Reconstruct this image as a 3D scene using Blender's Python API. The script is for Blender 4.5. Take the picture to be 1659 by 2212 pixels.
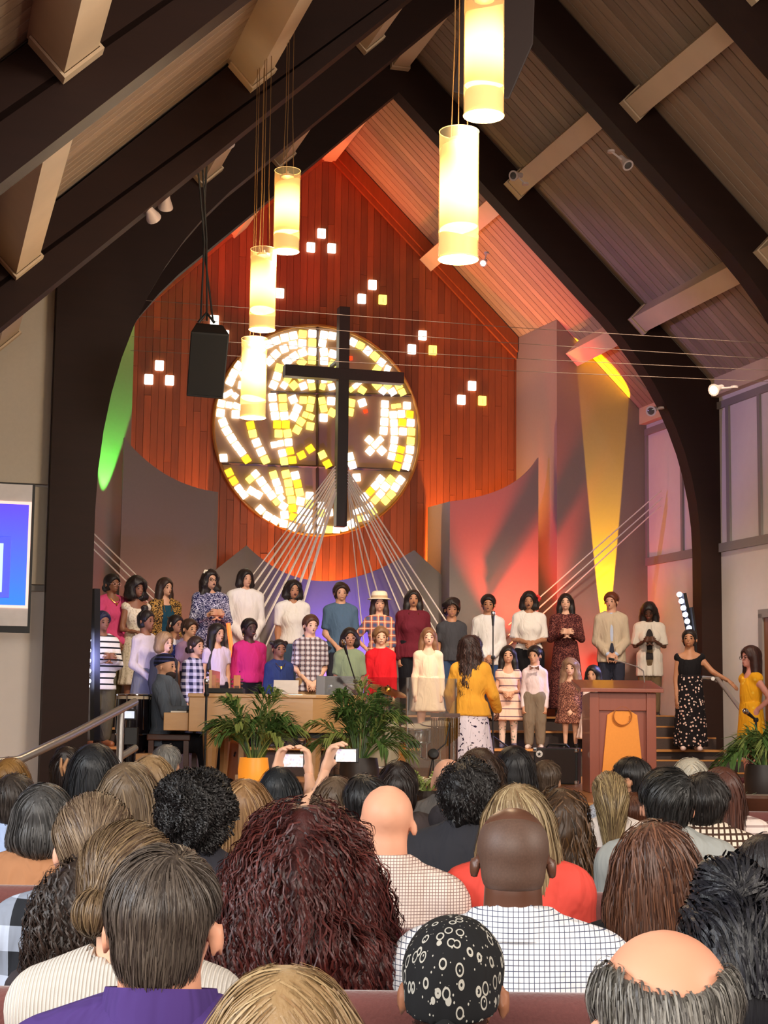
import bpy, bmesh, math, random
import numpy as np
from mathutils import Vector, Matrix
random.seed(7)
RNG = np.random.default_rng(7)
S = bpy.context.scene
for o in list(bpy.data.objects):
    bpy.data.objects.remove(o)
COL = S.collection
# ------------------------------------------------------------------ camera
F, PITCH, ROLL, PSI, CZ = 3500.0, math.atan(424 / 3500.0), 0.012, math.radians(16), 1.5
cam = bpy.data.cameras.new('camera')
cam.sensor_fit = 'HORIZONTAL'
cam.sensor_width = 36
cam.lens = F / 1659 * 36
cam.clip_start = 0.1
cam.clip_end = 200
camo = bpy.data.objects.new('camera', cam)
COL.objects.link(camo)
camo.matrix_world = Matrix.Translation((0, 0, CZ)) @ Matrix.Rotation(math.pi / 2 + PITCH, 4, 'X') @ Matrix.Rotation(ROLL, 4, 'Z')
S.camera = camo
# ------------------------------------------------------------------ view
S.view_settings.view_transform = 'Standard'
S.view_settings.look = 'None'
S.view_settings.gamma = 1
S.view_settings.use_curve_mapping = False
S.view_settings.exposure = 0.60
# light transport kept lean
S.cycles.max_bounces = 6
S.cycles.diffuse_bounces = 3
S.cycles.glossy_bounces = 2
S.cycles.transmission_bounces = 4
S.cycles.transparent_max_bounces = 8
S.cycles.caustics_reflective = False
S.cycles.caustics_refractive = False
S.cycles.adaptive_threshold = 0.03
# ------------------------------------------------------------------ world: soft ambient fill for assumed daylight, entering where the nave is left unbuilt
W = bpy.data.worlds.new('world')
S.world = W
W.use_nodes = True
W.node_tree.nodes['Background'].inputs[0].default_value = (1.0, 0.90, 0.80, 1)
W.node_tree.nodes['Background'].inputs[1].default_value = 0.44
# ------------------------------------------------------------------ coordinates: u right along the chancel wall, v into the chancel, z up
UR = Vector((math.cos(PSI), math.sin(PSI), 0))
VN = Vector((-math.sin(PSI), math.cos(PSI), 0))
MC = camo.matrix_world.to_3x3()
CAMP = Vector((0, 0, CZ))
def UV(u, v, z):
    return UR * u + VN * v + Vector((0, 0, z))
def ray(px, py):
    return MC @ Vector(((px - 829.5) / F, -(py - 1106) / F, -1))
def at_v(px, py, v):
    d = ray(px, py)
    return CAMP + d * (v / d.dot(VN))
def at_d(px, py, D):
    d = ray(px, py)
    return CAMP + d * (D / d.y)
def at_z(px, py, z):
    d = ray(px, py)
    return CAMP + d * ((z - CZ) / d.z)
def uz(px, py, v):
    p = at_v(px, py, v)
    return p.dot(UR), p.z
def proj(p):
    q = MC.transposed() @ (Vector(p) - CAMP)
    return 829.5 + F * q.x / -q.z, 1106 - F * q.y / -q.z
CH = Matrix(((UR.x, VN.x, 0, 0), (UR.y, VN.y, 0, 0), (0, 0, 1, 0), (0, 0, 0, 1)))   # church frame -> world
# ------------------------------------------------------------------ lights
def aim(o, target):
    o.rotation_euler = (Vector(target) - o.location).to_track_quat('-Z', 'Y').to_euler()
def light(name, kind, loc, power, color, target=None, **kw):
    l = bpy.data.lights.new(name, kind)
    l.energy = power
    l.color = color
    for k, v in kw.items():
        setattr(l, k, v)
    o = bpy.data.objects.new(name, l)
    COL.objects.link(o)
    o.location = loc
    if target is not None:
        aim(o, target)
    o['kind'] = 'helper'
    return o
# unseen area lights, no windows built: left daylight assumed, right and rear added as fill (behind and left / right of the seats)
light('assumed_daylight_left', 'AREA', (-7.5, 1.5, 4.2), 420, (0.90, 0.95, 1.0), (1.0, 6.0, 1.0), shape='RECTANGLE', size=5, size_y=3)
light('added_fill_right', 'AREA', (9.0, 2.0, 4.5), 420, (1.0, 0.88, 0.76), (1.0, 7.5, 1.0), shape='RECTANGLE', size=4, size_y=3)
light('added_fill_rear', 'AREA', (-1.5, -5.0, 4.2), 700, (1.0, 0.92, 0.83), (2.0, 12, 6.5), shape='RECTANGLE', size=8, size_y=3)
# assumed warm stage wash in the roof above the nave; front wash added
light('assumed_stage_wash_a', 'SPOT', UV(4.0, 12.9, 7.7), 1300, (1.0, 0.82, 0.66), UV(4.0, 18.2, 1.8), spot_size=math.radians(46), spot_blend=0.6, shadow_soft_size=0.25)
light('assumed_stage_wash_b', 'SPOT', UV(7.2, 12.9, 7.5), 1300, (1.0, 0.80, 0.62), UV(7.6, 18.2, 1.8), spot_size=math.radians(46), spot_blend=0.6, shadow_soft_size=0.25)
light('added_front_wash', 'SPOT', UV(4.6, 5.6, 6.6), 1100, (1.0, 0.86, 0.70), UV(5.9, 17, 1.8), spot_size=math.radians(30), spot_blend=0.9, shadow_soft_size=0.2)
# coloured stage lighting, unseen lamps assumed from the light they throw
def spot(name, loc, tgt, power, col, deg, blend=0.3, soft=0.05):
    return light(name, 'SPOT', loc, power, col, tgt, spot_size=math.radians(deg), spot_blend=blend, shadow_soft_size=soft)
# red / amber on the cedar wall from cans assumed hidden behind the baffles
spot('amber_wall_wash_a', UV(3.7, 21.62, 2.9), UV(3.9, 22.15, 6.5), 360, (1.0, 0.40, 0.10), 120, 0.9, 0.1)
spot('amber_wall_wash_b', UV(5.35, 21.72, 2.3), UV(5.35, 22.2, 6.5), 360, (1.0, 0.40, 0.10), 130, 0.9, 0.1)
spot('amber_wall_wash_c', UV(7.3, 21.5, 3.0), UV(7.2, 22.15, 6.5), 360, (1.0, 0.40, 0.10), 120, 0.9, 0.1)
spot('red_gable_wash', UV(1.95, 18.9, 4.9), UV(5.4, 22.3, 9.0), 560, (1.0, 0.06, 0.03), 32, 0.7, 0.1)
# assumed coloured cans at the left of the risers, raking the right-hand roof
spot('pink_roof_wash', UV(1.9, 19.0, 4.6), UV(7.6, 20.6, 7.8), 170, (1.0, 0.26, 0.46), 40, 0.6, 0.03)
spot('amber_roof_wash', UV(1.9, 18.85, 4.3), UV(7.2, 20.4, 8.0), 150, (1.0, 0.66, 0.26), 50, 0.6, 0.03)
spot('violet_roof_wash', UV(1.9, 19.2, 4.4), UV(9.0, 19.6, 6.0), 260, (0.62, 0.36, 1.0), 50, 0.6, 0.03)
# assumed floor cans: red on the right and left baffles, blue on the middle one
spot('red_baffle_right', UV(7.85, 19.98, 1.6), UV(7.75, 20.72, 4.4), 800, (1.0, 0.05, 0.02), 50, 0.6)
spot('red_pier_right', UV(8.6, 20.15, 1.5), UV(8.7, 20.6, 2.6), 105, (1.0, 0.04, 0.02), 95, 0.8)
spot('red_baffle_left', UV(2.9, 20.6, 1.5), UV(2.95, 21.4, 2.6), 60, (1.0, 0.10, 0.03), 80, 0.9)
spot('blue_baffle_middle', UV(5.5, 20.75, 1.5), UV(5.5, 21.5, 2.2), 330, (0.16, 0.08, 1.0), 88, 0.9)
# tight uplights on the piers
yp = at_v(1315, 1471, 20.44)
spot('yellow_pier_beam', yp, yp + Vector((0, 0, 4)) + VN * .20, 6500, (1.0, 0.52, 0.0), 11.5, 0.12, 0.01)
gp = at_v(214, 1150, 21.55)
spot('green_pier_beam', gp, gp + Vector((0, 0, 4)) + VN * .22 + UR * .34, 1000, (0.12, 1.0, 0.10), 19, 0.3, 0.01)
# ------------------------------------------------------------------ mesh helpers
class MB:
    """collects verts / faces, builds one mesh object"""
    def __init__(s):
        s.v, s.f, s.m = [], [], []
    def add(s, vs, fs, mi=0):
        n = len(s.v)
        s.v += [tuple(p) for p in vs]
        s.f += [tuple(i + n for i in f) for f in fs]
        s.m += [mi] * len(fs)
    def box(s, c, size, M=None, mi=0):
        x, y, z = size[0] / 2, size[1] / 2, size[2] / 2
        vs = [Vector((c[0] + a * x, c[1] + b * y, c[2] + d * z)) for d in (-1, 1) for b in (-1, 1) for a in (-1, 1)]
        if M is not None:
            vs = [M @ p for p in vs]
        s.add(vs, [(0, 2, 3, 1), (4, 5, 7, 6), (0, 1, 5, 4), (2, 6, 7, 3), (0, 4, 6, 2), (1, 3, 7, 5)], mi)
    def prism(s, poly, fn, a, b, mi=0):
        """poly: list of 2-tuples, fn(p, t) -> 3-D point, extruded from t=a to t=b"""
        n = len(poly)
        vs = [fn(p, a) for p in poly] + [fn(p, b) for p in poly]
        fs = [tuple(range(n - 1, -1, -1)), tuple(range(n, 2 * n))]
        fs += [(i, (i + 1) % n, n + (i + 1) % n, n + i) for i in range(n)]
        s.add(vs, fs, mi)
    def tube(s, pts, r, n=8, cap=True, mi=0, squash=None):
        pts = [Vector(p) for p in pts]
        rs = r if isinstance(r, (list, tuple)) else [r] * len(pts)
        t0 = (pts[1] - pts[0]).normalized()
        up = Vector((0, 0, 1)) if abs(t0.z) < .9 else Vector((1, 0, 0))
        a = t0.cross(up).normalized()
        vs = []
        for i, p in enumerate(pts):
            t = (pts[min(i + 1, len(pts) - 1)] - pts[max(i - 1, 0)]).normalized()
            a = (a - t * a.dot(t)).normalized()
            b = t.cross(a)
            for k in range(n):
                w = 2 * math.pi * k / n
                ca, cb = math.cos(w), math.sin(w)
                if squash:
                    cb *= squash
                vs.append(p + (a * ca + b * cb) * rs[i])
        fs = []
        for i in range(len(pts) - 1):
            for k in range(n):
                fs.append((i * n + k, i * n + (k + 1) % n, (i + 1) * n + (k + 1) % n, (i + 1) * n + k))
        if cap:
            fs.append(tuple(range(n - 1, -1, -1)))
            e = (len(pts) - 1) * n
            fs.append(tuple(range(e, e + n)))
        s.add(vs, fs, mi)
    def lathe(s, prof, n=24, M=None, mi=0, cap=True):
        vs = []
        for r, z in prof:
            for k in range(n):
                w = 2 * math.pi * k / n
                vs.append(Vector((r * math.cos(w), r * math.sin(w), z)))
        if M is not None:
            vs = [M @ p for p in vs]
        fs = []
        for i in range(len(prof) - 1):
            for k in range(n):
                fs.append((i * n + k, i * n + (k + 1) % n, (i + 1) * n + (k + 1) % n, (i + 1) * n + k))
        if cap:
            fs.append(tuple(range(n - 1, -1, -1)))
            e = (len(prof) - 1) * n
            fs.append(tuple(range(e, e + n)))
        s.add(vs, fs, mi)
    def mesh(s, name, mats, smooth=False, bevel=0, angle=None):
        me = bpy.data.meshes.new(name)
        me.from_pydata(s.v, [], s.f)
        for m in (mats if isinstance(mats, (list, tuple)) else [mats]):
            me.materials.append(m)
        if any(s.m):
            me.polygons.foreach_set('material_index', s.m)
        bm = bmesh.new()
        bm.from_mesh(me)
        bmesh.ops.recalc_face_normals(bm, faces=bm.faces)
        if bevel:
            es = [e for e in bm.edges if len(e.link_faces) == 2 and e.calc_face_angle(0) > .5]
            bmesh.ops.bevel(bm, geom=es, offset=bevel, segments=2, affect='EDGES', profile=.6)
        bm.to_mesh(me)
        bm.free()
        if smooth:
            me.polygons.foreach_set('use_smooth', [True] * len(me.polygons))
            if angle:
                me.set_sharp_from_angle(angle=math.radians(angle))
        me.update()
        return me
    def build(s, name, mats, parent=None, smooth=False, bevel=0, angle=40, M=None):
        return obj(name, s.mesh(name, mats, smooth, bevel, angle), parent, M)

def obj(name, me, parent=None, M=None):
    o = bpy.data.objects.new(name, me)
    COL.objects.link(o)
    if parent is not None:
        o.parent = parent
        o.matrix_parent_inverse = MWI.get(parent.name) or Matrix()
    if M is not None:
        o.matrix_basis = M
    return o
MWI = {}
def thing(name, label, cat, loc=(0, 0, 0), rz=0, group=None, M=None):
    o = bpy.data.objects.new(name, None)
    COL.objects.link(o)
    o.empty_display_size = .1
    m = M if M is not None else Matrix.Translation(Vector(loc)) @ Matrix.Rotation(rz, 4, 'Z')
    o.matrix_basis = m
    return tag(o, label, cat, group)
def tag(o, label=None, cat=None, group=None, kind=None):
    if label: o['label'] = label
    if cat: o['category'] = cat
    if group: o['group'] = group
    if kind: o['kind'] = kind
    return o
def struct(o, label=None):
    o['kind'] = 'structure'
    if label: o['label'] = label
    return o
def copy_tree(o, parent=None):
    c = o.copy()
    COL.objects.link(c)
    if parent is not None:
        c.parent = parent
    for ch in list(o.children):
        copy_tree(ch, c)
    return c
def world_part(mb, name, mats, parent, **kw):
    """mesh given in world coordinates, parented under an Empty that has a transform"""
    inv = parent.matrix_basis.inverted()
    mb.v = [tuple(inv @ Vector(p)) for p in mb.v]
    return mb.build(name, mats, parent, **kw)

# ------------------------------------------------------------------ materials
def srgb(r, g=None, b=None):
    if g is None:
        r, g, b = r
    f = lambda c: (c / 255 / 12.92) if c / 255 <= .04045 else ((c / 255 + .055) / 1.055) ** 2.4
    return (f(r), f(g), f(b))
MATS = {}
def nd(nt, kind, **kw):
    n = nt.nodes.new(kind)
    for k, v in kw.items():
        if k == 'ins':
            for i, x in v.items():
                n.inputs[i].default_value = x
        else:
            setattr(n, k, v)
    return n
def base(name, rough=.6, metal=0, spec=.5):
    m = bpy.data.materials.new(name)
    m.use_nodes = True
    b = m.node_tree.nodes['Principled BSDF']
    b.inputs['Roughness'].default_value = rough
    b.inputs['Metallic'].default_value = metal
    b.inputs['Specular IOR Level'].default_value = spec
    return m, m.node_tree, b
def mix(nt, a, b, fac, blend='MIX'):
    n = nt.nodes.new('ShaderNodeMix')
    n.data_type = 'RGBA'
    n.blend_type = blend
    for i, x in ((6, a), (7, b), (0, fac)):
        if hasattr(x, 'is_output') or hasattr(x, 'links'):
            nt.links.new(x, n.inputs[i])
        elif i == 0:
            n.inputs[0].default_value = x
        else:
            n.inputs[i].default_value = (*x[:3], 1)
    return n.outputs[2]
def plain(name, rgb, rough=.6, metal=0, var=.12, scale=12, bump=0, spec=.5, rand=0, stretch=None, sheen=0):
    """colour with soft procedural mottling; rgb in sRGB 0-255"""
    if name in MATS:
        return MATS[name]
    m, nt, b = base(name, rough, metal, spec)
    c = srgb(rgb)
    tc = nd(nt, 'ShaderNodeTexCoord')
    src = tc.outputs['Object']
    if stretch:
        mp = nd(nt, 'ShaderNodeMapping')
        mp.inputs['Scale'].default_value = stretch
        nt.links.new(src, mp.inputs[0])
        src = mp.outputs[0]
    nz = nd(nt, 'ShaderNodeTexNoise', ins={'Scale': scale, 'Detail': 5})
    nt.links.new(src, nz.inputs['Vector'])
    out = mix(nt, [x * (1 - var) for x in c], [min(1, x * (1 + var)) for x in c], nz.outputs['Fac'])
    if rand:
        oi = nd(nt, 'ShaderNodeObjectInfo')
        hs = nd(nt, 'ShaderNodeHueSaturation')
        mr = nd(nt, 'ShaderNodeMapRange', ins={3: 1 - rand, 4: 1 + rand})
        nt.links.new(oi.outputs['Random'], mr.inputs[0])
        nt.links.new(mr.outputs[0], hs.inputs['Value'])
        nt.links.new(out, hs.inputs['Color'])
        out = hs.outputs[0]
    nt.links.new(out, b.inputs['Base Color'])
    if bump:
        bp = nd(nt, 'ShaderNodeBump', ins={'Strength': bump, 'Distance': .01})
        nt.links.new(nz.outputs['Fac'], bp.inputs['Height'])
        nt.links.new(bp.outputs[0], b.inputs['Normal'])
    if sheen:
        b.inputs['Sheen Weight'].default_value = sheen
    MATS[name] = m
    return m
def wood(name, rgb, rgb2, rough=.5, axis='Z', rand=.2, scale=5, coat=0):
    if name in MATS:
        return MATS[name]
    m, nt, b = base(name, rough)
    tc = nd(nt, 'ShaderNodeTexCoord')
    mp = nd(nt, 'ShaderNodeMapping')
    mp.inputs['Scale'].default_value = {'X': (.12, 1, 1), 'Y': (1, .12, 1), 'Z': (1, 1, .12)}[axis]
    oi = nd(nt, 'ShaderNodeObjectInfo')
    ad = nd(nt, 'ShaderNodeVectorMath', operation='ADD')
    sc = nd(nt, 'ShaderNodeVectorMath', operation='SCALE', ins={3: 37.0})
    cb = nd(nt, 'ShaderNodeCombineXYZ')
    for i in range(3):
        nt.links.new(oi.outputs['Random'], cb.inputs[i])
    nt.links.new(cb.outputs[0], sc.inputs[0])
    nt.links.new(tc.outputs['Object'], mp.inputs[0])
    nt.links.new(mp.outputs[0], ad.inputs[0])
    nt.links.new(sc.outputs[0], ad.inputs[1])
    nz = nd(nt, 'ShaderNodeTexNoise', ins={'Scale': scale * 6, 'Detail': 6, 'Roughness': .65})
    nt.links.new(ad.outputs[0], nz.inputs['Vector'])
    col = mix(nt, srgb(rgb), srgb(rgb2), nz.outputs['Fac'])
    if rand:
        hs = nd(nt, 'ShaderNodeHueSaturation')
        mr = nd(nt, 'ShaderNodeMapRange', ins={3: 1 - rand, 4: 1 + rand})
        nt.links.new(oi.outputs['Random'], mr.inputs[0])
        nt.links.new(mr.outputs[0], hs.inputs['Value'])
        nt.links.new(col, hs.inputs['Color'])
        col = hs.outputs[0]
    nt.links.new(col, b.inputs['Base Color'])
    bp = nd(nt, 'ShaderNodeBump', ins={'Strength': .25, 'Distance': .004})
    nt.links.new(nz.outputs['Fac'], bp.inputs['Height'])
    nt.links.new(bp.outputs[0], b.inputs['Normal'])
    b.inputs['Coat Weight'].default_value = coat
    MATS[name] = m
    return m
def emit(name, rgb, strength, var=0):
    if name in MATS:
        return MATS[name]
    m, nt, b = base(name, .3)
    c = srgb(rgb)
    b.inputs['Base Color'].default_value = (*[x * .6 for x in c], 1)
    b.inputs['Emission Color'].default_value = (*c, 1)
    b.inputs['Emission Strength'].default_value = strength
    if var:
        tc = nd(nt, 'ShaderNodeTexCoord')
        nz = nd(nt, 'ShaderNodeTexNoise', ins={'Scale': 9, 'Detail': 2})
        nt.links.new(tc.outputs['Object'], nz.inputs['Vector'])
        mr = nd(nt, 'ShaderNodeMapRange', ins={3: strength * (1 - var), 4: strength * (1 + var)})
        nt.links.new(nz.outputs['Fac'], mr.inputs[0])
        nt.links.new(mr.outputs[0], b.inputs['Emission Strength'])
    MATS[name] = m
    return m
# ================================================================== the setting
def at_u_(px, py, u):
    d = ray(px, py)
    p = CAMP + d * (u / d.dot(UR))
    return p.dot(VN), p.z
M_ARCH = wood('dark_stained_timber', (48, 26, 18), (36, 19, 13), .6, 'X', 0, 2)
M_PURLIN = plain('beige_painted_timber', (222, 198, 166), .6, var=.08, scale=4)
M_ROOFPLANK = wood('weathered_ceiling_board', (182, 160, 138), (138, 118, 100), .65, 'X', .16, 3)
M_WALLPLANK = wood('cedar_board', (170, 88, 44), (124, 60, 28), .5, 'Z', .28, 3)
M_BEIGE = plain('beige_plaster', (208, 196, 178), .8, var=.05, scale=30, bump=.1)
M_GREY = plain('taupe_wall_panel', (142, 130, 121), .75, var=.05, scale=25)
M_WHITE = plain('white_wall_paint', (234, 226, 220), .7, var=.04, scale=8)
M_TRIM = plain('grey_trim_paint', (150, 143, 138), .6, var=.05)
M_STAGEWOOD = wood('honey_oak_floor', (206, 148, 86), (170, 112, 60), .32, 'X', .1, 3)
M_CARPET = plain('dark_carpet', (74, 62, 58), .95, var=.35, scale=160, bump=.3)
M_FLOOR = plain('nave_carpet', (96, 62, 60), .95, var=.25, scale=90)
M_STEEL = plain('brushed_steel', (190, 186, 182), .35, metal=.8, var=.05)
M_BLACK = plain('matte_black', (22, 22, 24), .55, var=.2)
M_BLACKPLASTIC = plain('black_plastic', (28, 27, 28), .35, var=.15)
RU, SL, ZI, ZR = 5.4, .955, 9.03, 9.73
def roof_z(u):
    return ZR - SL * abs(u - RU)

mb = MB(); mb.box((1, 3.2, -.05), (30, 19, .1))
floor = struct(mb.build('floor', M_FLOOR, M=CH))
mb = MB(); mb.box((5, 15.25, .36), (13, 5.2, .72))
stage = struct(mb.build('floor_stage', M_STAGEWOOD, M=CH), 'honey wood stage platform')
# boards of the platform that show in front of the lectern
mb = MB(); mb.box((0, 0, 0), (2.4, .136, .02))
me_board = mb.mesh('stage_board', M_STAGEWOOD, bevel=.003)
for i in range(36):
    for j in range(5):
        b = obj('floor_board', me_board, stage)
        b.location = (.2 + 2.41 * j + (.9 if i % 2 else 0), 12.72 + i * .14, .73)
# choir risers (tiers)
TIER = [(17.8, 18.5, 1.05), (18.5, 19.15, 1.25), (19.15, 21.9, 1.42)]
for i, (a, b, z) in enumerate(TIER):
    mb = MB(); mb.box((5.55, (a + b) / 2 , z / 2 - .012), (7.7, b - a, z - .024))
    t = struct(mb.build('floor_riser', M_CARPET, M=CH), 'dark carpeted choir riser')
    mb = MB(); mb.box((5.55, a + .14, z - .012), (7.72, .36, .024))
    mb.build('tread_nosing', M_STAGEWOOD, t)
    if b - a > .4:
        mb = MB(); mb.box((5.55, (a + .32 + b) / 2, z - .012), (7.7, b - a - .32, .024))
        mb.build('tread_carpet', M_CARPET, t)
# side stair at the right, finer steps
mb = MB()
for k, (v, z, ue) in enumerate(((17.0, .80, 9.9), (17.4, .93, 9.75), (18.05, 1.18, 9.42), (18.3, 1.31, 9.42), (18.6, 1.44, 9.42))):
    mb = MB(); mb.box(((8.55 + ue) / 2 if k > 1 else (8.3 + ue) / 2, v + .2, z / 2), (ue - (8.55 if k > 1 else 8.3), .42, z - .002))
    t = struct(mb.build('floor_stair_step', M_CARPET, M=CH), 'dark carpeted stair step beside the lectern')
    mb = MB(); mb.box(((8.55 + ue) / 2 if k > 1 else (8.3 + ue) / 2, v + .03, z + .004), (ue - (8.55 if k > 1 else 8.3), .08, .02))
    mb.build('step_nosing', M_STAGEWOOD, t)
# low stone ledge at the right edge of the platform
M_STONE = plain('grey_stone', (150, 138, 126), .85, var=.25, scale=7, bump=.5)

# ---- arches
def haunch(a, b, c, n=12):
    return [(a[0] * (1 - t) ** 2 + 2 * b[0] * t * (1 - t) + c[0] * t * t, a[1] * (1 - t) ** 2 + 2 * b[1] * t * (1 - t) + c[1] * t * t) for t in np.linspace(0, 1, n)]
inL = [(1.55, 0.0)] + haunch((1.55, 3.3), (1.57, ZI - SL * (RU - 1.57) + .12), (3.0, ZI - SL * (RU - 3.0)))
inR = [(9.43, 0.0)] + haunch((9.43, 3.5), (9.42, ZI - SL * (9.42 - RU) + .12), (7.9, ZI - SL * (7.9 - RU)))
def arch(v, left_wide, name='roof_arch'):
    lo = list(inL) if not left_wide else [(-4.2, 0), (-4.2, .6), (-3.6, ZI - SL * (RU + 3.6))]
    ou = [(1.13, 0)] if not left_wide else [(-4.6, 0)]
    ou.append((ou[0][0], roof_z(ou[0][0]) - .03))
    poly = lo + [(RU, ZI)] + inR[::-1] + [(9.73, 0), (9.73, roof_z(9.73) - .03), (RU, ZR - .03)] + ou[::-1]
    # split in left and right half so that the n-gons stay simple
    L = lo + [(RU, ZI), (RU, ZR - .03)] + ou[::-1]
    Rr = [(RU, ZI)] + inR[::-1] + [(9.73, 0), (9.73, roof_z(9.73) - .03), (RU, ZR - .03)]
    e = struct(thing(name, None, None, M=CH), 'dark stained laminated timber roof arch')
    for nm, pl in (('arch_half', L), ('arch_half', Rr)):
        mb = MB(); mb.prism(pl, lambda p, t: Vector((p[0], t, p[1])), v, v + .24)
        mb.build(nm, M_ARCH, e)
    return e
AV = [18.4, 15.2, 12.5, 8.35, 4.6]
for i, v in enumerate(AV):
    arch(v, i >= 2)
# ---- purlins and ridge beam between the arches, set square to the roof
def purlin(u, v0, v1, w=.24, d=.28, shoe=True):
    s = 1 if u < RU else -1
    al = math.atan(SL) * s
    zt = roof_z(u)
    e = struct(thing('purlin', None, None, M=CH), 'beige roof purlin in a folded metal hanger')
    if abs(u - RU) < .01:
        al, zt = 0, ZR - .12
    ca, sa = math.cos(al), math.sin(al)
    def L(a, b, v):
        return Vector((u + a * ca + b * sa, v, zt + a * sa - b * ca))   # a along the roof, b down from the roof
    mb = MB(); mb.prism([(-w / 2, 0), (w / 2, 0), (w / 2, d), (-w / 2, d)], lambda p, t: L(p[0], p[1], t), v0 + .245, v1 - .005)
    mb.build('beam', M_PURLIN, e)
    if shoe:
        g = .018
        for (vv, sg) in ((v1 - .10, 1),):
            mb = MB()
            q = [(-w / 2 - g, d * .1), (-w / 2 - .004, d * .1), (-w / 2 - .004, d + .006), (w / 2 + .004, d + .006), (w / 2 + .004, d * .1), (w / 2 + g, d * .1), (w / 2 + g, d + g + .006), (-w / 2 - g, d + g + .006)]
            mb.prism(q, lambda p, t: L(p[0], p[1], t), vv, vv + .095)
            mb.build('hanger', M_PURLIN, e)
    return e
ends = [22.0] + AV
for k in range(len(AV)):
    v1, v0 = ends[k], AV[k]
    for u in ((.55, 2.1, 3.8, RU, 7.08, 8.75) if k == 1 else (.5, 2.36, 3.98, RU, 7.2, 8.75) if k == 2 else (.5, 2.3, 3.95, RU, 7.08, 8.75)):
        if k == 0 and u < 2: continue
        if k == 0 and u > 8: v1 = 20.5
        purlin(u, v0, v1, shoe=k > 0, w=.24 if u != RU else .2)
# ---- ceiling boards, run from ridge to eave
for side, s, ue in (('left', -1, -4.8), ('right', 1, 9.85)):
    e = struct(thing('ceiling_' + side, None, None, M=CH), 'sloping board ceiling')
    Lg = abs(ue - RU) / math.cos(math.atan(SL))
    mb = MB(); mb.box((Lg / 2, 0, .02), (Lg, .141, .04))
    me = mb.mesh('ceiling_board', M_ROOFPLANK, bevel=.008)
    al = math.atan(SL)
    v = 6.2
    while v < 22.2:
        b = obj('ceiling_board', me, e)
        ang = al if s > 0 else math.pi - al
        b.matrix_basis = Matrix.Translation((RU, v, ZR)) @ Matrix.Rotation(ang, 4, 'Y') @ (Matrix.Rotation(math.pi, 4, 'X') if s < 0 else Matrix())
        v += .152
    mb = MB()
    mb.prism([(RU, ZR + .06), (ue, roof_z(ue) + .06), (ue, roof_z(ue) + .1), (RU, ZR + .1)], lambda p, t: Vector((p[0], t, p[1])), 6.1, 22.3)
    mb.build('roof_deck', M_ARCH, e)
# ---- back wall: vertical cedar boards under the gable
VB = 22.0
wb = struct(thing('wall_back', None, None, M=CH), 'cedar board gable wall')
mb = MB()
mb.prism([(.2, 0), (9.8, 0), (9.8, roof_z(9.8)), (RU, ZR), (.2, roof_z(.2))], lambda p, t: Vector((p[0], t, p[1])), VB + .03, VB + .2)
mb.build('backing', M_ARCH, wb)
PW = .0985
u = 2.66
rr_ = random.Random(3)
while u < 8.3:
    zt0, zt1 = min(roof_z(u), ZR) - .02, min(roof_z(u + PW), ZR) - .02
    cuts = sorted(rr_.uniform(3.2, 8.6) for _ in range(2))
    zs = [2.6] + [c for c in cuts if c < min(zt0, zt1) - .4]
    zs.append(None)
    for a, b in zip(zs[:-1], zs[1:]):
        x0, x1 = u + .002, u + PW - .002
        t0, t1 = (zt0, zt1) if b is None else (b - .003, b - .003)
        mb = MB()
        mb.prism([(0, 0), (x1 - x0, 0), (x1 - x0, t1 - a), (0, t0 - a)], lambda p, t: Vector((p[0], t, p[1])), 0, .025)
        o = mb.build('board', M_WALLPLANK, wb)
        o.location = (x0, VB - rr_.uniform(0, .005), a)
    u += PW
# gable trim boards
for s in (-1, 1):
    mb = MB()
    e0, e1 = (RU, 2.66 if s < 0 else 8.3)
    for (dz0, dz1, th) in ((.02, .24, .10), (.24, .34, .06)):
        mb.prism([(e0, ZR - dz0), (e1, roof_z(e1) - dz0), (e1, roof_z(e1) - dz1), (e0, ZR - dz1)], lambda p, t: Vector((p[0], t, p[1])), VB - th, VB - .004)
    mb.build('gable_trim', M_WALLPLANK, wb)
# ---- piers beside the cedar wall
mb = MB()
mb.prism([(8.31, 22.0), (8.36, 20.55), (9.72, 20.55), (9.72, 22.0)], lambda p, t: Vector((p[0], p[1], t)), 0, roof_z(9.0))
# slope the top to the roof
mb.v = [(p[0], p[1], p[2] if p[2] < 1 else roof_z(p[0]) - .01) for p in mb.v]
struct(mb.build('wall_pier_right', M_GREY, M=CH), 'taupe pier right of the cedar wall')
mb = MB()
mb.prism([(.6, 22.05), (.6, 21.6), (2.66, 21.7), (2.68, 22.05)], lambda p, t: Vector((p[0], p[1], t)), 0, 5)
mb.v = [(p[0], p[1], p[2] if p[2] < 1 else roof_z(p[0]) - .01) for p in mb.v]
struct(mb.build('wall_pier_left', M_GREY, M=CH), 'taupe pier left of the cedar wall')
# ---- curved-top baffles in front of the cedar wall
def baffle(px_top, v, zb, name, curve=None, th=.05, mat=None):
    top = [uz(x, y, v) for x, y in px_top]
    mb = MB()
    n = len(top)
    vf = curve or (lambda u: v)
    vs, fs = [], []
    for (uu, z) in top:
        vv = vf(uu)
        vs += [(uu, vv, zb), (uu, vv, z), (uu, vv + th, z), (uu, vv + th, zb)]
    for i in range(n - 1):
        a, b = i * 4, i * 4 + 4
        fs += [(a, a + 1, b + 1, b), (a + 1, a + 2, b + 2, b + 1), (a + 2, a + 3, b + 3, b + 2), (a + 3, a, b, b + 3)]
    fs += [(0, 3, 2, 1), (4 * n - 4, 4 * n - 3, 4 * n - 2, 4 * n - 1)]
    mb.add(vs, fs)
    return struct(mb.build(name, mat or M_GREY, M=CH, smooth=True, angle=35), 'taupe baffle panel with a swooping curved top')
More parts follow.
